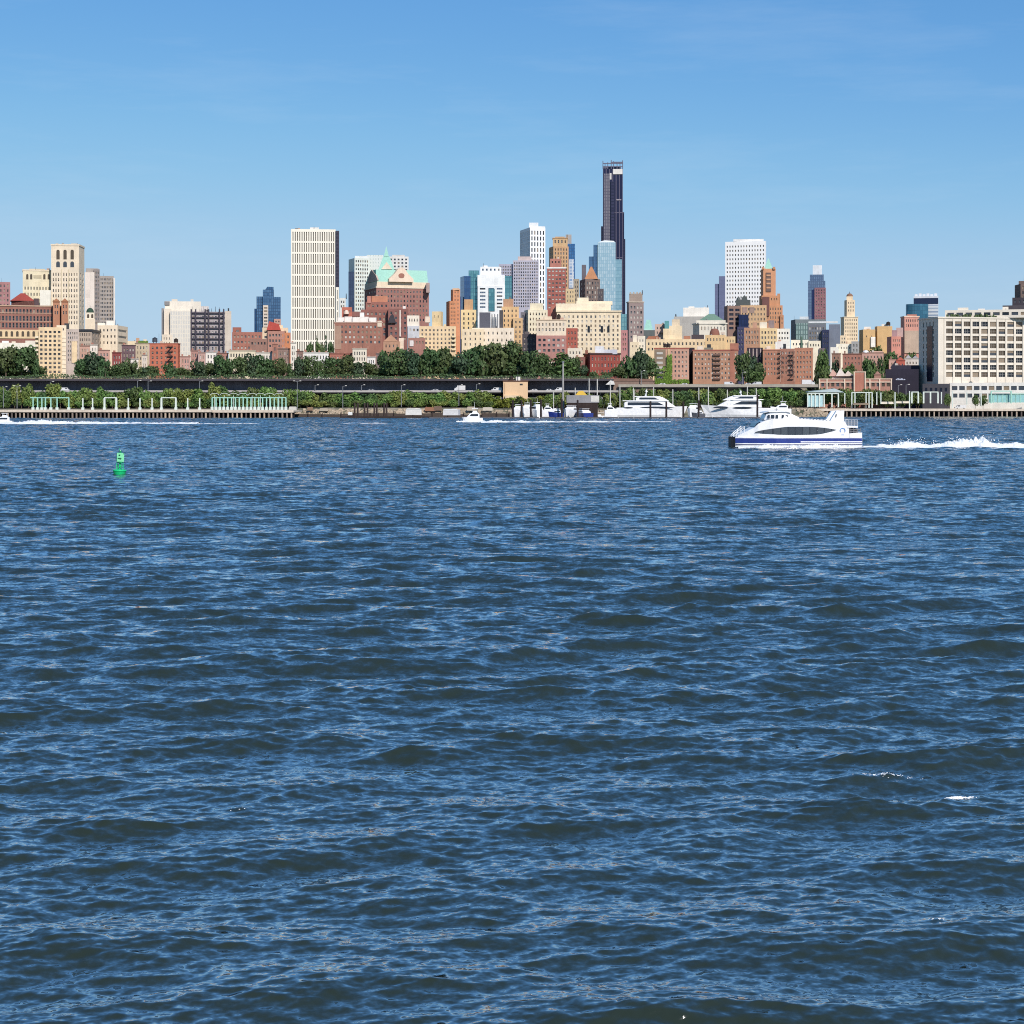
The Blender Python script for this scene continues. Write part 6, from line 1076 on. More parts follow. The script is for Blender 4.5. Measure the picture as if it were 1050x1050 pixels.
# park belt along the shore
pk = []; x = -26.0; i = 0; pr = random.Random(5)
while x < 834:
    if x < 300: t = pr.uniform(394, 403)
    elif x < 505: t = pr.uniform(400.5, 404.5)
    elif x < 560: t = pr.uniform(404.5, 409)
    elif x < 640: t = pr.uniform(401, 405)
    else: t = pr.uniform(397.5, 402)
    pk.append((x, t, pr.uniform(13, 19), pr.uniform(984, 1002), 'lime' if (500 < x < 556 and pr.random() < 0.8) else ('park' if pr.random() < (0.78 if x < 520 else 0.4) else 'slope' if pr.random() < 0.75 else 'bluff'), pr.choice(['round', 'round', 'wide', 'tall'])))
    x += pr.uniform(6.5, 9.5)
mk_p = [(-60, 32, 'left of the seven-post mint pergola'), (32, 74, 'behind the seven-post mint pergola'), (74, 106, 'between mint pergola and first portal frame'), (106, 132, 'behind the first portal frame'), (132, 165, 'between the two left portal frames'), (165, 206, 'behind the second portal frame'), (206, 256, 'behind the left half of the long pergola'), (256, 304, 'behind the right half of the long pergola'), (304, 352, 'right of the cross-headed lamp post'), (352, 400, 'behind the dark pile cluster'), (400, 452, 'behind the first white cabin'), (452, 506, 'behind the small motorboat'), (506, 560, 'below the peach box building'), (560, 632, 'behind the grey moored shed'), (632, 706, 'behind the left yacht'), (706, 800, 'behind the right yacht'), (800, 900, 'just above the ferry')]
plant_row(pk, mk_p, 'green park tree', '', 'trees in the shore park')
lo = []; x = -20.0
while x < 832:
    if not (505 < x < 545): lo.append((x, pr.uniform(408.5, 412.5), pr.uniform(9, 15), pr.uniform(974, 983), 'park' if x < 520 and pr.random() < 0.7 else 'slope', pr.choice(['wide', 'round'])))
    x += pr.uniform(10, 15)
plant_row(lo, mk_p, 'low bushy tree', '', 'bushes in front of the shore park', name='bushy_tree')
hd = MB(); hr = random.Random(8)
for i in range(5200):
    x = hr.uniform(X0, 60); y = 1024.5+hr.uniform(0, 2.6); z = ground_z(x, y)+hr.uniform(0, 2.2+0.8*sin(x*0.11)); e = hr.uniform(0.25, 0.5); p = Vector((x, y, z)); u = Vector((hr.gauss(0, 1), hr.gauss(0, 0.5), hr.gauss(0, 1))).normalized(); w = u.cross(Vector((hr.gauss(0, 0.4), -1, 0.5))).normalized()
    hd.poly([tuple(p-u*e), tuple(p-w*e), tuple(p+u*e), tuple(p+w*e)])
tag(hd.build('promenade_hedge', LEAF['bluff']), 'long dark hedge behind the promenade railing under the bluff trees', 'hedge', kind='stuff')
# wooded slope to the right
sl_ = [(842, 366, 16, 1090), (839, 375, 18, 1060), (848, 380, 16, 1040), (855, 368, 14, 1100), (843, 359.5, 14, 1130), (851, 386, 14, 1030), (872, 374, 18, 1060), (884, 374, 18, 1055), (893, 368, 18, 1075), (900, 374, 16, 1050), (890, 380, 14, 1036), (880, 382, 14, 1030), (896, 355.5, 18, 1160), (906, 357, 18, 1165), (914, 361.5, 16, 1160), (924, 363, 16, 1150), (933, 362, 14, 1150), (904, 365.5, 14, 1100), (865, 378, 14, 1050), (833, 388, 12, 1024)]
plant_row([(x, t, w, D, ['slope', 'bluff', 'slope', 'blue'][i % 4] if x > 845 else ['slope', 'blue'][i % 2], 'wide' if i % 2 else 'round') for i, (x, t, w, D) in enumerate(sl_)], [(0, 860, 'on the slope by the fire-escape block'), (860, 889, 'on the slope under the slender cream tower'), (889, 2000, 'on the slope under the mustard twin block')], 'green tree', '', 'trees on the wooded slope')
plant_row([(x, pr.uniform(400.5, 403.5), pr.uniform(10, 14), pr.uniform(988, 994), ['slope', 'bluff'][int(x) % 2], 'wide') for x in range(862, 944, 8)], [(0, 905, 'before the orange depot'), (905, 2000, 'before the dark shaded wall')], 'low green tree', 'on the pier edge', 'trees along the right pier')
plant_row([(842+7.5*i, pr.uniform(398.5, 401.5), pr.uniform(12, 15), pr.uniform(989, 996), ['slope', 'park', 'bluff'][i % 3], 'round') for i in range(10)]+[(916+8*i, pr.uniform(401, 404), 11, 993, 'slope', 'round') for i in range(4)], [(0, 905, 'hiding the foot of the orange depot'), (905, 2000, 'at the foot of the dark shaded wall')], 'leafy tree', '', 'trees along the right pier')
plant_row([(x, t, 8, 984, 'slope', 'round') for x, t in ((908, 405.5), (1000, 405), (1008, 405.5), (972, 404))], [(0, 940, 'beside the tall post below the dark wall'), (940, 1003, 'before the terrace annexe'), (1003, 2000, 'at the left end of the glass screen')], 'small round bush', '', 'bushes on the right pier', name='round_bush')
# ---------------------------------------------------------------- boats
import mathutils
NZ = mathutils.noise
GEL = plain('gelcoat', (255, 255, 255), 0.25, 0.0, 0.9); BLUEP = plain('hull_blue', (40, 60, 140), 0.35); TINT = plain('tinted_glass', (58, 64, 74), 0.12, 0.2); NAVYP = plain('navy_stripe', (24, 34, 92), 0.35)
def hull_mesh(L, B, zb, zs, rake, mat, boot=-0.5, fl=0.35):
    """bow towards -x, from 0 to L; sheer falls from zb at the bow to zs at the stern"""
    m = MB(); secs = []
    for i in range(13):
        t = i/12; hb = B/2*min(1.0, 0.03+1.05*(t/0.42)**0.62 if t < 0.42 else 1.0)*(1-0.06*max(0, t-0.8)/0.2); z = zs+(zb-zs)*(1-t)**1.6
        hw_ = hb*(0.60+fl*min(1, t*2)); xk = t*L; o = rake*(1-min(1, t*1.15))
        secs.append([(xk, -hb, z), (xk+o*0.55, -hw_, z*0.3), (xk+o, -hw_*0.75, boot), (xk+o, hw_*0.75, boot), (xk+o*0.55, hw_, z*0.3), (xk, hb, z)])
    m.loft(secs); return m
def deckhouse(m, st, B0):
    """stations (x, z0, z1, half-width); loft of slightly tapering sections"""
    m.loft([[(x, -w, z0), (x, -w*0.9, z1), (x, w*0.9, z1), (x, w, z0)] for x, z0, z1, w in st])
def strip(m, pts, off, yf):
    """dark window band hugging the side: pts (x, z0, z1); on both sides"""
    for s in (-1, 1):
        for (xa, a0, a1), (xb, b0, b1) in zip(pts, pts[1:]):
            q = [(xa, s*(yf(xa, a0)+off), a0), (xb, s*(yf(xb, b0)+off), b0), (xb, s*(yf(xb, b1)+off), b1), (xa, s*(yf(xa, a1)+off), a1)]
            m.poly(q if s < 0 else q[::-1])
def yacht(label, xl, xr, D, bow, tiers, mast_x, mast_top, sheer, windows):
    k = D/F; L = (xr-xl)*k; r = empty('motor_yacht', (WX((xl+xr)/2, D), D, 0.0), label, 'yacht', 'moored motor yachts')
    flip = bow == 'R'
    def X(px): return (xr-px)*k-L/2 if flip else (px-xl)*k-L/2
    def fix(mb):
        if flip: mb.v = [(-p[0], p[1], p[2]) for p in mb.v]; mb.f = [q[::-1] for q in mb.f]; mb.uv = mb.uv
        return mb
    B = L*0.2; m = hull_mesh(L, B, WZ(sheer[0], D), WZ(sheer[1], D), L*0.09, GEL); m.v = [(p[0]-L/2, p[1], p[2]) for p in m.v]; fix(m).build('hull', GEL, r, smooth=False)
    for i, (a, c, t, bt, ra, rb) in enumerate(tiers):
        xa, xc = sorted((X(a), X(c))); z0, z1 = WZ(bt, D)-0.1, WZ(t, D); w = B*(0.44-0.07*i); m = MB(); f0, f1 = (ra, rb)
        deckhouse(m, [(xa, z0, z0+0.15, w*0.55), (xa+f0*k, z0, z0+(z1-z0)*0.9, w*0.85), (xa+f0*k*1.6, z0, z1, w), (xc-f1*k, z0, z1, w), (xc, z0, z0+(z1-z0)*0.75, w*0.95)], B); dh = fix(m).build('deckhouse', GEL, r)
        m = MB(); m.taper(xa+f0*k*1.3, xc+1.0, -w*1.02, w*1.02, z1+0.003, z1+0.28, 0.1, 0.1); fix(m).build('deck_overhang', GEL, r)
        m = MB(); zz = z0+(z1-z0)*0.38; zt = z0+(z1-z0)*0.82; strip(m, [(xa+f0*k*1.5, zz, zz+0.05), (xa+f0*k*2.2, zz, zt), (xc-f1*k*1.3, zz, zt), (xc-f1*k*1.05, zz, zt-0.2)], 0.03, lambda x, z: w*(1-0.1*(z-z0)/(z1-z0))); fix(m).build('window_band', TINT, dh)
    for (a, c, t, bt) in windows:
        xa, xc = sorted((X(a), X(c))); z0, z1 = WZ(bt, D), WZ(t, D); m = MB(); n = 8; m2 = [(xa+(xc-xa)*i/n, (z0+z1)/2-(z1-z0)/2*sin(pi*i/n)**0.5*0.9-0.02, (z0+z1)/2+(z1-z0)/2*sin(pi*i/n)**0.5+0.02) for i in range(n+1)]; strip(m, m2, 0.05, lambda x, z: B/2); fix(m).build('hull_window', TINT, r)
    xm = X(mast_x); zt = WZ(mast_top, D); z0 = WZ(tiers[-1][2], D); m = MB()
    for s in (-1, 1): m.bar((xm+0.9, s*1.3, z0), (xm, s*0.5, z0+(zt-z0)*0.6), 0.16, 0.12)
    m.box(xm-0.5, xm+0.6, -0.9, 0.9, z0+(zt-z0)*0.52, z0+(zt-z0)*0.62); m.bar((xm, 0, z0), (xm-0.2, 0, zt), 0.13, 0.05); fix(m).build('radar_mast', GEL, r)
    m = MB(); q = z0+(zt-z0)*0.62; m.lathe(xm+0.2, -0.5, [(0.0, q), (0.4, q+0.05), (0.45, q+0.4), (0.25, q+0.72), (0, q+0.8)], 10); fix(m).build('radar_dome', GEL, r)
    m = MB(); z = WZ(sheer[0], D)
    for i in range(9): x = -L/2+0.6+i*L*0.045; m.bar((x, -B*0.05-i*B*0.045, z-0.1-i*0.03), (x, -B*0.05-i*B*0.045, z+0.75), 0.035, n=4)
    fix(m).build('bow_rail', STEEL, r)
    return r
yacht('big white motor yacht with bow to the right, the leftmost of the yachts', 632, 705, 905, 'R', [(640, 694, 411.2, 418, 9, 3), (652, 686, 406.8, 411.3, 7, 3)], 663, 397.5, (416.5, 418), [(655, 691, 416.8, 418.6), (639, 649, 417.3, 418.8)])
yacht('big white motor yacht with long bow to the left, just behind the ferry bow', 718.5, 799, 905, 'L', [(733, 780, 410, 417.5, 12, 3), (741, 776, 406, 410.2, 8, 4)], 759, 399.5, (415, 418.5), [(730, 746, 416.6, 418.8), (750, 771, 417, 419.4)])
def cruiser(label, xl, xr, D, top, sheer, c=None, bow='L', mast=None, cat='cabin cruiser', name='cabin_cruiser', group='moored cabin cruisers', zoff=0.0):
    k = D/F; end_on = group is not None and (xr-xl) < 13 and 'low in front' not in label; L = (xr-xl)*k*(2.3 if end_on else 1.0); r = empty(name, (WX((xl+xr)/2, D), D, zoff), label, cat, group); fl = -1 if bow == 'R' else 1
    def fx(mb):
        if fl < 0: mb.v = [(-p[0], p[1], p[2]) for p in mb.v]; mb.f = [q[::-1] for q in mb.f]
        return mb
    zs = WZ(sheer, D); zt = WZ(top, D); B = L/2.3 if end_on else max(2.4, L*0.3); h = zt-zs
    if end_on: r.rotation_euler = (0, 0, radians(68 if bow == 'L' else 112)); r.location[1] += 4
    m = hull_mesh(L, B, zs*1.25, zs, L*0.1, GEL); m.v = [(p[0]-L/2, p[1], p[2]) for p in m.v]; fx(m).build('hull', c or GEL, r)
    m = MB(); deckhouse(m, [(-L*0.3, zs*0.9, zs+0.1, B*0.25), (-L*0.14, zs*0.9, zs+h*0.42, B*0.38), (-L*0.08, zs*0.9, zs+h*0.5, B*0.4), (L*0.3, zs*0.9, zs+h*0.5, B*0.4), (L*0.34, zs*0.9, zs+h*0.35, B*0.4)], B); cb = fx(m).build('cabin', GEL, r)
    m = MB(); strip(m, [(-L*0.13, zs+h*0.2, zs+h*0.24), (-L*0.06, zs+h*0.18, zs+h*0.4), (L*0.28, zs+h*0.18, zs+h*0.4)], 0.05, lambda x, z: B*0.4); fx(m).build('window_band', TINT, cb)
    m = MB(); m.taper(-L*0.02, L*0.26, -B*0.34, B*0.34, zs+h*0.5+0.004, zs+h*0.72, L*0.05, 0.1); fx(m).build('flybridge', GEL, r)
    m = MB()
    for a in (0.02, 0.22):
        for s in (-1, 1): m.bar((L*a, s*B*0.3, zs+h*0.7), (L*a, s*B*0.3, zs+h*0.96), 0.05, n=5)
    m.box(-L*0.02, L*0.27, -B*0.34, B*0.34, zs+h*0.95, zs+h); fx(m).build('hardtop', GEL, r)
    if mast: m = MB(); m.bar((L*0.1, 0, zt), (L*0.1, 0, WZ(mast, D)), 0.07, 0.03); fx(m).build('antenna', GEL, r)
    return r
cruiser('white flybridge cruiser right of the second marina pile', 536, 545, 896, 413, 420, None, 'L', 409); cruiser('white flybridge cruiser at the left end of the marina beside the first pile', 526.5, 536, 898, 414.5, 421); cruiser('white cruiser between the third and fourth marina piles', 545.5, 555, 897, 412.5, 420.5, None, 'R', 408); cruiser('white cruiser with low cabin left of the thick round mast', 556, 570, 897, 414, 420.5, None, 'R')
cruiser('blue-hulled boat moored at the thick round mast', 562, 578, 892, 418.5, 423.3, BLUEP); cruiser('blue-hulled boat moored under the grey shed', 592, 604, 892, 419, 423.5, BLUEP, 'R'); cruiser('white cruiser between the two blue-hulled boats', 579, 591, 898, 415.5, 421); cruiser('white cruiser with bow to the right near the left yacht stern', 620, 634, 897, 413.5, 420.5, None, 'R', 408.5); cruiser('small white cruiser in the gap between the two big yachts', 706, 716.5, 898, 413.5, 420.5, None, 'L')
cruiser('white cruiser half hidden behind the ferry wheelhouse', 790, 811, 905, 411.5, 419, None, 'L', 406); cruiser('small dark-decked cruiser moored low in front of the yacht gap', 709, 723, 888, 420.5, 424, plain('grey_hull', (96, 98, 106), 0.4))
cruiser('small white motorboat under way trailing a wake in front of the shore park', 474, 495, 745, 418.5, 428.5, None, 'L', 412, 'motorboat', 'motorboat', None); cruiser('white speedboat cut by the left picture edge, throwing spray', -8, 13, 700, 423.5, 431.5, None, 'L', None, 'motorboat', 'motorboat', None)
def sailboat(label, x, top, wpx, D, bow='L', furl=True):
    k = D/F; L = wpx*k; r = empty('sailing_boat', (WX(x, D), D, 0), label, 'sailing boat', 'moored sailing boats'); m = hull_mesh(L, L*0.28, 1.3, 1.0, L*0.12, GEL); s = 1 if bow == 'L' else -1
    def fx(mb):
        if s < 0: mb.v = [(-p[0], p[1], p[2]) for p in mb.v]; mb.f = [q[::-1] for q in mb.f]
        return mb
    m.v = [(p[0]-L/2, p[1], p[2]) for p in m.v]; fx(m).build('hull', GEL, r); m = MB(); m.taper(-L*0.15, L*0.2, -L*0.09, L*0.09, 1.0, 1.7, 0.4, 0.15); fx(m).build('cabin', GEL, r)
    H = WZ(top, D); m = MB(); m.bar((-L*0.08, 0, 1), (-L*0.08, 0, H), 0.34, 0.24, n=7); fx(m).build('mast', OFFW, r); m = MB(); m.bar((-L*0.08, 0, 2.6), (L*0.38, 0, 2.5), 0.2, n=6); fx(m).build('boom', [BLUEP, OFFW][int(x) % 2], r)
    m = MB(); m.bar((-L*0.08, 0, H), (-L*0.5, 0, 1.3), 0.03, n=4); m.bar((-L*0.08, 0, H), (L*0.48, 0, 1.1), 0.03, n=4); m.box(-L*0.08-0.03, -L*0.08+0.03, -1.0, 1.0, H*0.6, H*0.6+0.08); fx(m).build('rigging', STEEL, r)
for x, t, w, lab in [(566.5, 400, 14, 'sailing boat with a short mast left of the thick round mast'), (588.5, 397.5, 16, 'sailing boat whose mast crosses the grey shed at its left side'), (602.6, 388, 18, 'sailing boat with the tallest thick white mast, crossing the grey shed'), (613.6, 388.5, 15, 'sailing boat whose tall mast marks the right edge of the grey shed'), (624.5, 391.5, 16, 'sailing boat with a white mast just right of the grey shed'), (634.5, 395.5, 14, 'sailing boat with a mast at the stern of the left yacht'),
                        (648.3, 397.5, 15, 'sailing boat behind the left yacht, first of two close masts'), (651.4, 399.5, 15, 'sailing boat behind the left yacht, second of two close masts'), (671.4, 397, 15, 'sailing boat whose mast stands right of the left yacht radar mast'), (691, 399, 14, 'sailing boat with mast above the left yacht bow'), (717.8, 397.5, 16, 'sailing boat with mast over the pile between the two yachts'), (727.5, 396.5, 15, 'sailing boat with mast over the right yacht foredeck'), (747, 399.5, 15, 'sailing boat with mast left of the right yacht radar mast'), (767.5, 396, 15, 'sailing boat with mast right of the right yacht radar mast'), (774.3, 398, 14, 'sailing boat with mast left of the tall dark pile by the ferry')]:
    sailboat(lab, x, t, w, 918+(int(x*7) % 9), 'L' if int(x) % 2 else 'R')

# ---------------------------------------------------------------- the ferry, drawn at 0.2 m to the photo pixel
FD = 354.0; fk = FD/F; fx0 = 817.0
fr = empty('passenger_ferry', (WX(fx0, FD), FD+4, 0.0), 'white passenger ferry with blue stripe and dark lens-shaped window band heading left', 'ferry')
fr.rotation_euler = (0, 0, radians(3))
def fxp(px): return (px-fx0)*fk
def fz(py): return (459.0-py)*fk
def hwid(px):
    t = max(0, (px-751)/44.0); return 3.95*min(1.0, 0.42+0.58*t**0.75) if t < 1 else 3.95
def body(name, sts, mat, tp=1.0, smooth=False):
    m = MB(); m.loft([[(fxp(p), -w, fz(b_)), (fxp(p), -w*tp, fz(t_)), (fxp(p), w*tp, fz(t_)), (fxp(p), w, fz(b_))] for p, b_, t_, w in sts]); return m.build(name, mat, fr, smooth=smooth)
body('hull', [(752, 462, 448.4, 1.5), (754.5, 462, 448.3, 1.9), (762, 462, 448.3, hwid(762)), (775, 462, 448.6, hwid(775)), (795, 462, 448.8, 3.95), (884, 462, 448.8, 3.9)], GEL)
body('bow_fender', [(750, 458.4, 448.2, 1.35), (752, 460, 447.9, 1.6), (754.2, 460, 448, 1.95)], plain('black_rubber', (24, 24, 32), 0.6))
def band(name, p0, p1, t, b_, mat, off):
    m = MB(); n = 16
    for s in (-1, 1):
        for i in range(n):
            a, c = p0+(p1-p0)*i/n, p0+(p1-p0)*(i+1)/n; q = [(fxp(a), s*(hwid(a)+off), fz(b_)), (fxp(c), s*(hwid(c)+off), fz(b_)), (fxp(c), s*(hwid(c)+off), fz(t)), (fxp(a), s*(hwid(a)+off), fz(t))]; m.poly(q if s < 0 else q[::-1])
    return m.build(name, mat, fr)
band('blue_stripe', 754.3, 883.8, 449.4, 454.4, BLUEP, 0.03); band('white_stripe', 820, 883.8, 452.6, 453.6, GEL, 0.05); band('black_boot', 754.3, 883.8, 455.6, 456.6, NAVYP, 0.02)
mdh = body('main_deckhouse', [(757, 448.7, 446.6, hwid(757)*0.8), (764, 448.7, 443.2, hwid(764)*0.9), (773, 448.7, 438.6, hwid(773)*0.95), (777, 448.7, 434.6, hwid(777)), (784, 448.8, 431.4, hwid(784)), (792, 448.8, 429.6, 3.9), (806, 448.8, 428.9, 3.92), (822, 448.8, 429.6, 3.92), (840, 448.8, 431, 3.92), (866, 448.8, 432.2, 3.92), (868.5, 448.8, 437, 3.92)], GEL, 0.985)
body('windscreen', [(773.6, 438.8, 437.4, 2.9), (775.6, 437.8, 434.2, 3.0), (779.2, 436.2, 432.2, 3.1)], TINT, 0.96)
m = MB(); n = 26
for s in (-1, 1):
    L0, L1 = 773.5, 857.0; P = []
    for i in range(n+1):
        u = i/n; px = L0+(L1-L0)*u; top = 443.2-5.6*min(1, (u/0.38))**0.7*(1 if u < 0.62 else 1-((u-0.62)/0.38)**2*0.55); bot = 443.6+2.3*sin(pi*min(1, u*1.02))**0.7 if u < 0.98 else 443.2
        if u > 0.8: bot = bot-(u-0.8)/0.2*2.4; top = min(top, bot-0.1)
        P.append((px, bot, top))
    for (a, b0, t0), (c, b1, t1) in zip(P, P[1:]):
        q = [(fxp(a), s*(min(3.92, hwid(a))+0.07), fz(b0)), (fxp(c), s*(min(3.92, hwid(c))+0.07), fz(b1)), (fxp(c), s*(min(3.92, hwid(c))+0.07), fz(t1)), (fxp(a), s*(min(3.92, hwid(a))+0.07), fz(t0))]; m.poly(q if s < 0 else q[::-1])
m.build('window_band', curtain((92, 98, 104), (70, 76, 84), (58, 62, 70), 1.5, 9, 0.12, 0.1, 0.15), mdh)
whs = body('wheelhouse', [(784, 430.6, 429.2, 2.2), (786.2, 430.4, 424.8, 2.5), (790, 429.8, 422.6, 2.7), (806, 429, 422.2, 2.8), (811, 429.2, 424, 2.8), (820, 429.7, 428.2, 2.8)], GEL, 0.93)
for a, c in ((786.6, 789.4), (790.2, 794.2), (795, 798), (801.2, 804), (804.8, 808)):
    m = MB(); w = 2.72
    for s in (-1, 1): q = [(fxp(a), s*(w+0.06), fz(429.2)), (fxp(c), s*(w+0.06), fz(429.2)), (fxp(c), s*(w*0.97+0.06), fz(425.4)), (fxp(a)+0.1, s*(w*0.97+0.06), fz(425.4))]; m.poly(q if s < 0 else q[::-1])
    m.build('wheelhouse_window', TINT, whs)
body('wheelhouse_roof', [(783.5, 423.6, 423.0, 2.2), (788, 422.6, 421.6, 2.9), (806, 422.2, 421.2, 3.0), (811, 423.4, 422.4, 3.0)], GEL)
m = MB(); m.prism([(fxp(852.5), fz(431.4)), (fxp(866.4), fz(432.1)), (fxp(867), fz(421)), (fxp(858.8), fz(421.6))], -2.6, -1.5); m.build('exhaust_fin', GEL, fr); m = MB(); m.prism([(fxp(852.5), fz(431.4)), (fxp(866.4), fz(432.1)), (fxp(867), fz(421)), (fxp(858.8), fz(421.6))], 1.5, 2.6); m.build('exhaust_fin', GEL, fr)
m = MB(); m.prism([(fxp(857), fz(428)), (fxp(858.6), fz(428)), (fxp(859.3), fz(424.6)), (fxp(858), fz(424.9))], -2.66, -2.61); m.build('exhaust_grille', plain('louvre', (110, 114, 120), 0.6), fr)
body('aft_deck', [(866, 438.6, 436.8, 3.9), (879.6, 438.6, 436.8, 3.85)], GEL)
body('aft_bulkhead', [(868.6, 448.7, 438.6, 3.7), (870.6, 448.7, 438.6, 3.7)], GEL); body('stern_quarter', [(870.7, 448.7, 444.6, 3.88), (884, 448.7, 443.6, 3.8)], GEL)
m = MB()
for s in (-1, 1):
    for z in (430.6, 433, 435): m.bar((fxp(867), s*3.75, fz(z)), (fxp(879.4), s*3.75, fz(z)), 0.05, n=5)
    for p in (867.2, 870, 873, 876, 879.2): m.bar((fxp(p), s*3.75, fz(436.8)), (fxp(p), s*3.75, fz(430.4)), 0.06, n=5)
for z in (430.6, 433, 435): m.bar((fxp(879.4), -3.75, fz(z)), (fxp(879.4), 3.75, fz(z)), 0.05, n=5)
m.build('upper_rail', plain('pale_rail', (206, 210, 216), 0.4), fr)
m = MB()
for s in (-1, 1): q = [(fxp(867.6), s*3.7, fz(436.2)), (fxp(878.8), s*3.7, fz(436.2)), (fxp(878.8), s*3.7, fz(431)), (fxp(867.6), s*3.7, fz(431))]; m.poly(q if s < 0 else q[::-1])
m.build('rail_glass', plain('rail_glass', (120, 138, 158), 0.15), fr)
m = MB()
for s in (-1, 1):
    for p in (871.5, 875.5, 879.4, 882.4): m.bar((fxp(p), s*3.7, fz(444.4)), (fxp(p), s*3.7, fz(438.6)), 0.07, n=5)
    for z in (440.6, 442.6): m.bar((fxp(871), s*3.72, fz(z)), (fxp(882.6), s*3.72, fz(z)), 0.05, n=5)
m.build('aft_rail', STEEL, fr); body('aft_shade', [(872.5, 444.4, 438.65, 3.2), (878, 444.4, 438.65, 3.2)], plain('cabin_shade', (54, 58, 70), 0.6))  # dark box stands in for the shade inside the aft opening
m = MB(); m.prism([(fxp(880.6), fz(444)), (fxp(883.2), fz(444)), (fxp(883.4), fz(440)), (fxp(881.4), fz(440))], -1.0, 1.0); m.build('stern_winch', DARK, fr)
m = MB(); cxp, czp = fxp(863.6), fz(441.6)
for i in range(11):
    a0, a1 = radians(-35+i*22.7), radians(-35+(i+1)*22.7); r0, r1 = 0.42, 0.60
    m.poly([(cxp+r1*cos(a0), -4.0, czp+r1*sin(a0)), (cxp+r0*cos(a0), -4.0, czp+r0*sin(a0)), (cxp+r0*cos(a1), -4.0, czp+r0*sin(a1)), (cxp+r1*cos(a1), -4.0, czp+r1*sin(a1))])
m.build('round_emblem', plain('emblem_blue', (120, 160, 216), 0.5), mdh); m = MB(); m.poly([(cxp-0.3, -4.0, fz(446.1)), (cxp+0.3, -4.0, fz(446.1)), (cxp+0.3, -4.0, fz(445.6)), (cxp-0.3, -4.0, fz(445.6))]); m.build('emblem_line', plain('emblem_blue', (120, 160, 216), 0.5), mdh)
m = MB()
for s in (-1, 1):
    pts = [(752.6, 446.6), (756, 443.4), (760, 440.6), (763.8, 437.2)]
    for a, c in zip(pts, pts[1:]):
        for dz in (0, 1.8): m.bar((fxp(a[0]), s*hwid(a[0])*0.75, fz(a[1]+dz)), (fxp(c[0]), s*hwid(c[0])*0.75, fz(c[1]+dz)), 0.06, n=5)
    for a in pts: m.bar((fxp(a[0]), s*hwid(a[0])*0.75, fz(448.2)), (fxp(a[0]), s*hwid(a[0])*0.75, fz(a[1])), 0.06, n=5)
m.build('bow_rail', GEL, fr)
m = MB(); m.bar((fxp(799), 0, fz(421.4)), (fxp(799), 0, fz(418.6)), 0.08, 0.05); m.box(fxp(797.4), fxp(800.6), -0.12, 0.12, fz(420.4), fz(420.0)); m.build('radar_mast', STEEL, fr)
for i in range(9):
    m = MB(); a = 822+i*3.4
    m.box(fxp(a), fxp(a+2.2), -2.4, 2.4, fz(429.7+(a-822)*0.07)+0.02, fz(429.7+(a-822)*0.07)+0.16)
    m.build('deck_seat', plain('seat_grey', (214, 216, 220), 0.5), fr)

# ---------------------------------------------------------------- the buoy
BD = 230.0; bk = BD/F; GR = plain('buoy_green', (24, 214, 132), 0.45); GRL = plain('buoy_pale_green', (140, 244, 182), 0.5)
br = empty('navigation_buoy', (WX(122.5, BD), BD, -0.05), 'bright green lattice channel buoy floating alone', 'buoy'); br.rotation_euler = (radians(2), radians(3), 0)
m = MB(); m.lathe(0, 0, [(0.0, -0.5), (0.62, -0.5), (0.72, -0.1), (0.86, 0.42), (0.92, 0.52), (0.86, 0.6), (0.25, 0.66), (0, 0.66)], 22); m.build('float_body', GR, br, smooth=False)
for i in range(4):
    a = pi/4+i*pi/2; m = MB(); m.bar((0.56*cos(a), 0.56*sin(a), 0.6), (0.44*cos(a), 0.44*sin(a), 2.0), 0.05, 0.045, n=7); m.build('cage_leg', GR, br)
m = MB()
for z, q in ((1.1, 0.5), (1.6, 0.47)):
    for i in range(4): a, c = pi/4+i*pi/2, pi/4+(i+1)*pi/2; m.bar((q*cos(a), q*sin(a), z), (q*cos(c), q*sin(c), z), 0.035, n=5)
m.build('cage_ring', GR, br); m = MB(); m.bar((0, 0, 0.6), (0, 0, 2.0), 0.13, n=10); m.build('centre_post', GR, br)
for i in range(4):
    a = i*pi/2; m = MB(); w = 0.43; m.v = []; p = [(-w, 1.72), (w, 1.72), (w*1.04, 2.5), (w*0.7, 2.88), (-w*0.7, 2.88), (-w*1.04, 2.5)]; pts = []
    m.prism(p, -0.46, -0.42); ca, sa = cos(a+0.3), sin(a+0.3); m.v = [(x*ca-y*sa, x*sa+y*ca, z) for x, y, z in m.v]; m.build('day_board', GRL, br)
m = MB(); m.prism([(-0.24, 2.1), (0.24, 2.1), (0.3, 2.24), (-0.3, 2.24)], -0.55, -0.48); m.prism([(-0.1, 2.52), (0.1, 2.52), (0.1, 2.68), (-0.1, 2.68)], -0.55, -0.48); m.build('board_opening', plain('deep_green', (20, 110, 70), 0.6), br)
m = MB(); m.lathe(0, 0, [(0.30, 2.84), (0.30, 2.9), (0.13, 2.92), (0.13, 3.16), (0.09, 3.24), (0, 3.26)], 12); m.build('lantern', plain('lantern_green', (30, 150, 100), 0.3), br)
m = MB(); m.bar((-0.1, 0, 2.9), (-0.16, 0, 3.5), 0.02, n=4); m.build('bird_spike', GR, br)
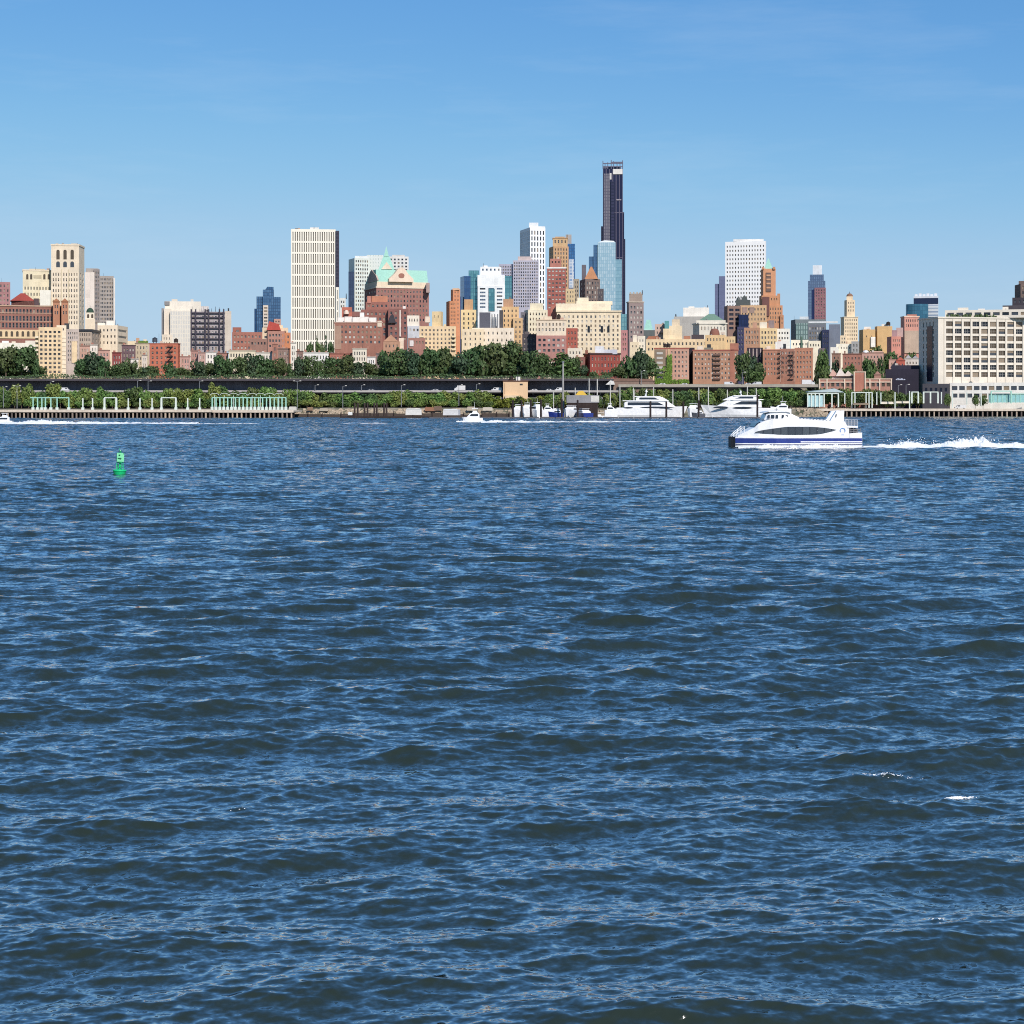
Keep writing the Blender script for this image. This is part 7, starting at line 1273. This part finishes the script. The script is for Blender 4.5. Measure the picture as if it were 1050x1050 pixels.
# ---------------------------------------------------------------- foam: wakes, spray, whitecaps
fm_, t, b = _base('foam'); b.inputs['Roughness'].default_value = 0.9; b.inputs['Base Color'].default_value = (0.80, 0.83, 0.85, 1)
n1 = N(t, 'ShaderNodeTexNoise'); n1.inputs['Scale'].default_value = 2.2; n1.inputs['Detail'].default_value = 6; tcn = N(t, 'ShaderNodeTexCoord'); t.links.new(tcn.outputs['Object'], n1.inputs['Vector'])
bp = N(t, 'ShaderNodeBump'); bp.inputs['Strength'].default_value = 0.5; bp.inputs['Distance'].default_value = 0.25; t.links.new(n1.outputs['Fac'], bp.inputs['Height']); t.links.new(bp.outputs[0], b.inputs['Normal'])
def foam(name, label, xa, xb, Y, wd, env, nx, ny, sc, rough, base=0.12, slope=0.0, seed=0, holes=0.0):
    """strip of broken foam from xa to xb (metres) round distance Y; env(u) = crest height; drops under the water where it ends"""
    vs, fs = [], []
    for j in range(ny+1):
        vv = j/ny*2-1
        for i in range(nx+1):
            u = i/nx; x = xa+(xb-xa)*u; y = Y+vv*wd/2+slope*(u-0.5)
            p = Vector((x*sc+seed, y*sc, seed*1.7)); n_ = NZ.fractal(p, 0.9, 2.1, 5); n2 = NZ.noise(Vector((x*sc*0.3+seed, y*sc*0.25, 5)))
            e = env(u)*(1-abs(vv)**2.2); z = e*(0.55+0.75*n_+rough*abs(NZ.noise(p*3.7)))+base-0.42*abs(vv)**2-holes*max(0, n2+0.1)
            vs.append((x+0.25*n_/sc*0.3, y, z))
    for j in range(ny):
        for i in range(nx): a = j*(nx+1)+i; fs.append((a, a+1, a+nx+2, a+nx+1))
    me = bpy.data.meshes.new(name); me.from_pydata(vs, [], fs); me.materials.append(fm_); me.polygons.foreach_set('use_smooth', [True]*len(fs)); o = link(name, me); tag(o, label, 'foam', kind='stuff'); return o
def bell(u, c, w): return math.exp(-((u-c)/w)**2)
xa, xb = WX(884, 356), WX(1085, 356); dx = xb-xa
def e1(u):
    px = 884+201*u; q = 0.12+1.3*bell(px, 926, 7)+0.5*bell(px, 940, 10)+2.0*bell(px, 985, 17)+1.9*bell(px, 1006, 11)+0.55*bell(px, 1034, 14)+0.35*bell(px, 1060, 12)+(0.35 if px > 900 else 0)
    if px > 1010: q *= 0.95
    return q*0.95
foam('wake_foam', 'tall white churned wake trailing right of the ferry stern', xa, xb, 356, 7, lambda u: e1(u)*0.82, 420, 26, 0.38, 0.35, 0.25, 0, 3)
foam('wake_foam', 'thin foam line along the ferry hull waterline', WX(757, 349.4), WX(892, 349.4), 352.6, 4.6, lambda u: 0.34+0.25*sin(pi*u), 300, 14, 0.8, 0.9, 0.12, 4.5, 11, 0.55)
spr = random.Random(4); sm = MB()
for i in range(260):
    c = spr.choice([926, 985, 1006, 1006, 940]); px = spr.gauss(c, 8); hz = abs(spr.gauss(0, 1))*0.7+0.5*(c > 950); x = WX(px, 356); y = 356+spr.uniform(-2, 2); z = 0.6+hz*0.9; e = spr.uniform(0.04, 0.11)
    sm.poly([(x-e, y, z), (x, y-e, z-e), (x+e, y, z)]); sm.poly([(x-e, y, z), (x+e, y, z), (x, y+e, z+e)])
tag(sm.build('spray', fm_), 'fine spray over the ferry wake', 'spray', kind='stuff')
foam('wake_foam', 'long white breaking wake line below the left pier', WX(-40, 700), WX(206, 700), 690, 14, lambda u: 0.52+0.75*bell(u, 0.42, 0.16)+0.3*bell(u, 0.05, 0.1), 420, 16, 0.22, 0.9, 0.1, 10, 21, 0.25)
foam('wake_foam', 'fainter broken wake line under the long pergola', WX(196, 700), WX(272, 700), 690, 9, lambda u: 0.5*sin(pi*u), 160, 10, 0.25, 0.9, 0.02, 6, 31, 0.45)
foam('wake_foam', 'thin wake line below the riprap shore', WX(330, 710), WX(460, 710), 702, 7, lambda u: 0.36*sin(pi*u), 220, 10, 0.25, 0.9, -0.02, 6, 41, 0.45)
foam('wake_foam', 'white wake behind the small motorboat', WX(494, 738), WX(690, 738), 738, 12, lambda u: 0.75*(1-u)**0.6*(0.6+0.4*sin(u*23)**2)+0.18, 420, 12, 0.22, 0.9, 0.05, 22, 51, 0.3)
foam('bow_foam', 'foam at the bow of the small motorboat', WX(468, 743), WX(497, 743), 742, 6, lambda u: 0.55, 90, 8, 0.5, 0.9, 0.05, 0, 61, 0.1)
foam('bow_foam', 'spray foam under the speedboat at the left edge', WX(-30, 698), WX(24, 698), 697, 7, lambda u: 1.3*bell(u, 0.5, 0.35), 110, 10, 0.5, 0.9, 0.05, 0, 71, 0.1)
# whitecaps lie on the crests of the river mesh itself
def whitecap(label, px, py, wid, dep, seed, n, big):
    """lacy flecks lying on a crest of the river mesh"""
    Y0 = 17700/(py-HY); X0_ = WX(px, Y0); i = int(np.argmin(abs(WATER_ROWS-Y0))); j = int(np.argmin(abs(WATER_TX-X0_/Y0)))
    w = WATER_V[i-10:i+10, j-14:j+14, 2]; q = np.unravel_index(np.argmax(w), w.shape); i = i-10+int(q[0]); j = j-14+int(q[1]); r = random.Random(seed); mb = MB()
    ry = float(WATER_ROWS[i+1]-WATER_ROWS[i]); rx = Y0*dxr
    for _ in range(n):
        u = r.gauss(0, 0.4); k = max(0.05, 1-abs(u)); dj = int(u*wid/rx); di = int((r.gauss(0, 0.28)*k-0.25*abs(u))*dep/ry); a, c = i+di, j+dj
        p = WATER_V[a, c]; x, y, z = float(p[0])+r.uniform(-rx, rx), float(p[1])+r.uniform(-ry, ry)*0.5, float(p[2])+0.012
        if NZ.noise(Vector((x*8, y*5, seed))) < -0.12: continue
        e = r.uniform(0.006, 0.02)*big*(0.6+k*0.6); mb.poly([(x-e*1.6, y, z), (x, y-e*0.9, z-e*0.3), (x+e*1.6, y, z), (x, y+e*0.9, z+e*0.7)])
    if mb.f: tag(mb.build('whitecap', fm_), label, 'foam', kind='stuff')
whitecap('small white breaking crest toward the lower right of the water', 974, 805, 0.42, 0.35, 1, 900, 1.0); whitecap('scattered foam flecks left of the breaking crest', 925, 800, 1.0, 0.5, 2, 150, 0.7); whitecap('tiny bright flecks standing in for sun glints on the big dark crest', 262, 826, 0.5, 0.3, 5, 40, 0.6); whitecap('tiny foam fleck on a crest near the lower right', 950, 938, 0.2, 0.2, 6, 40, 0.6)  # flecks on the big dark crest are painted sun glints, the rest foam
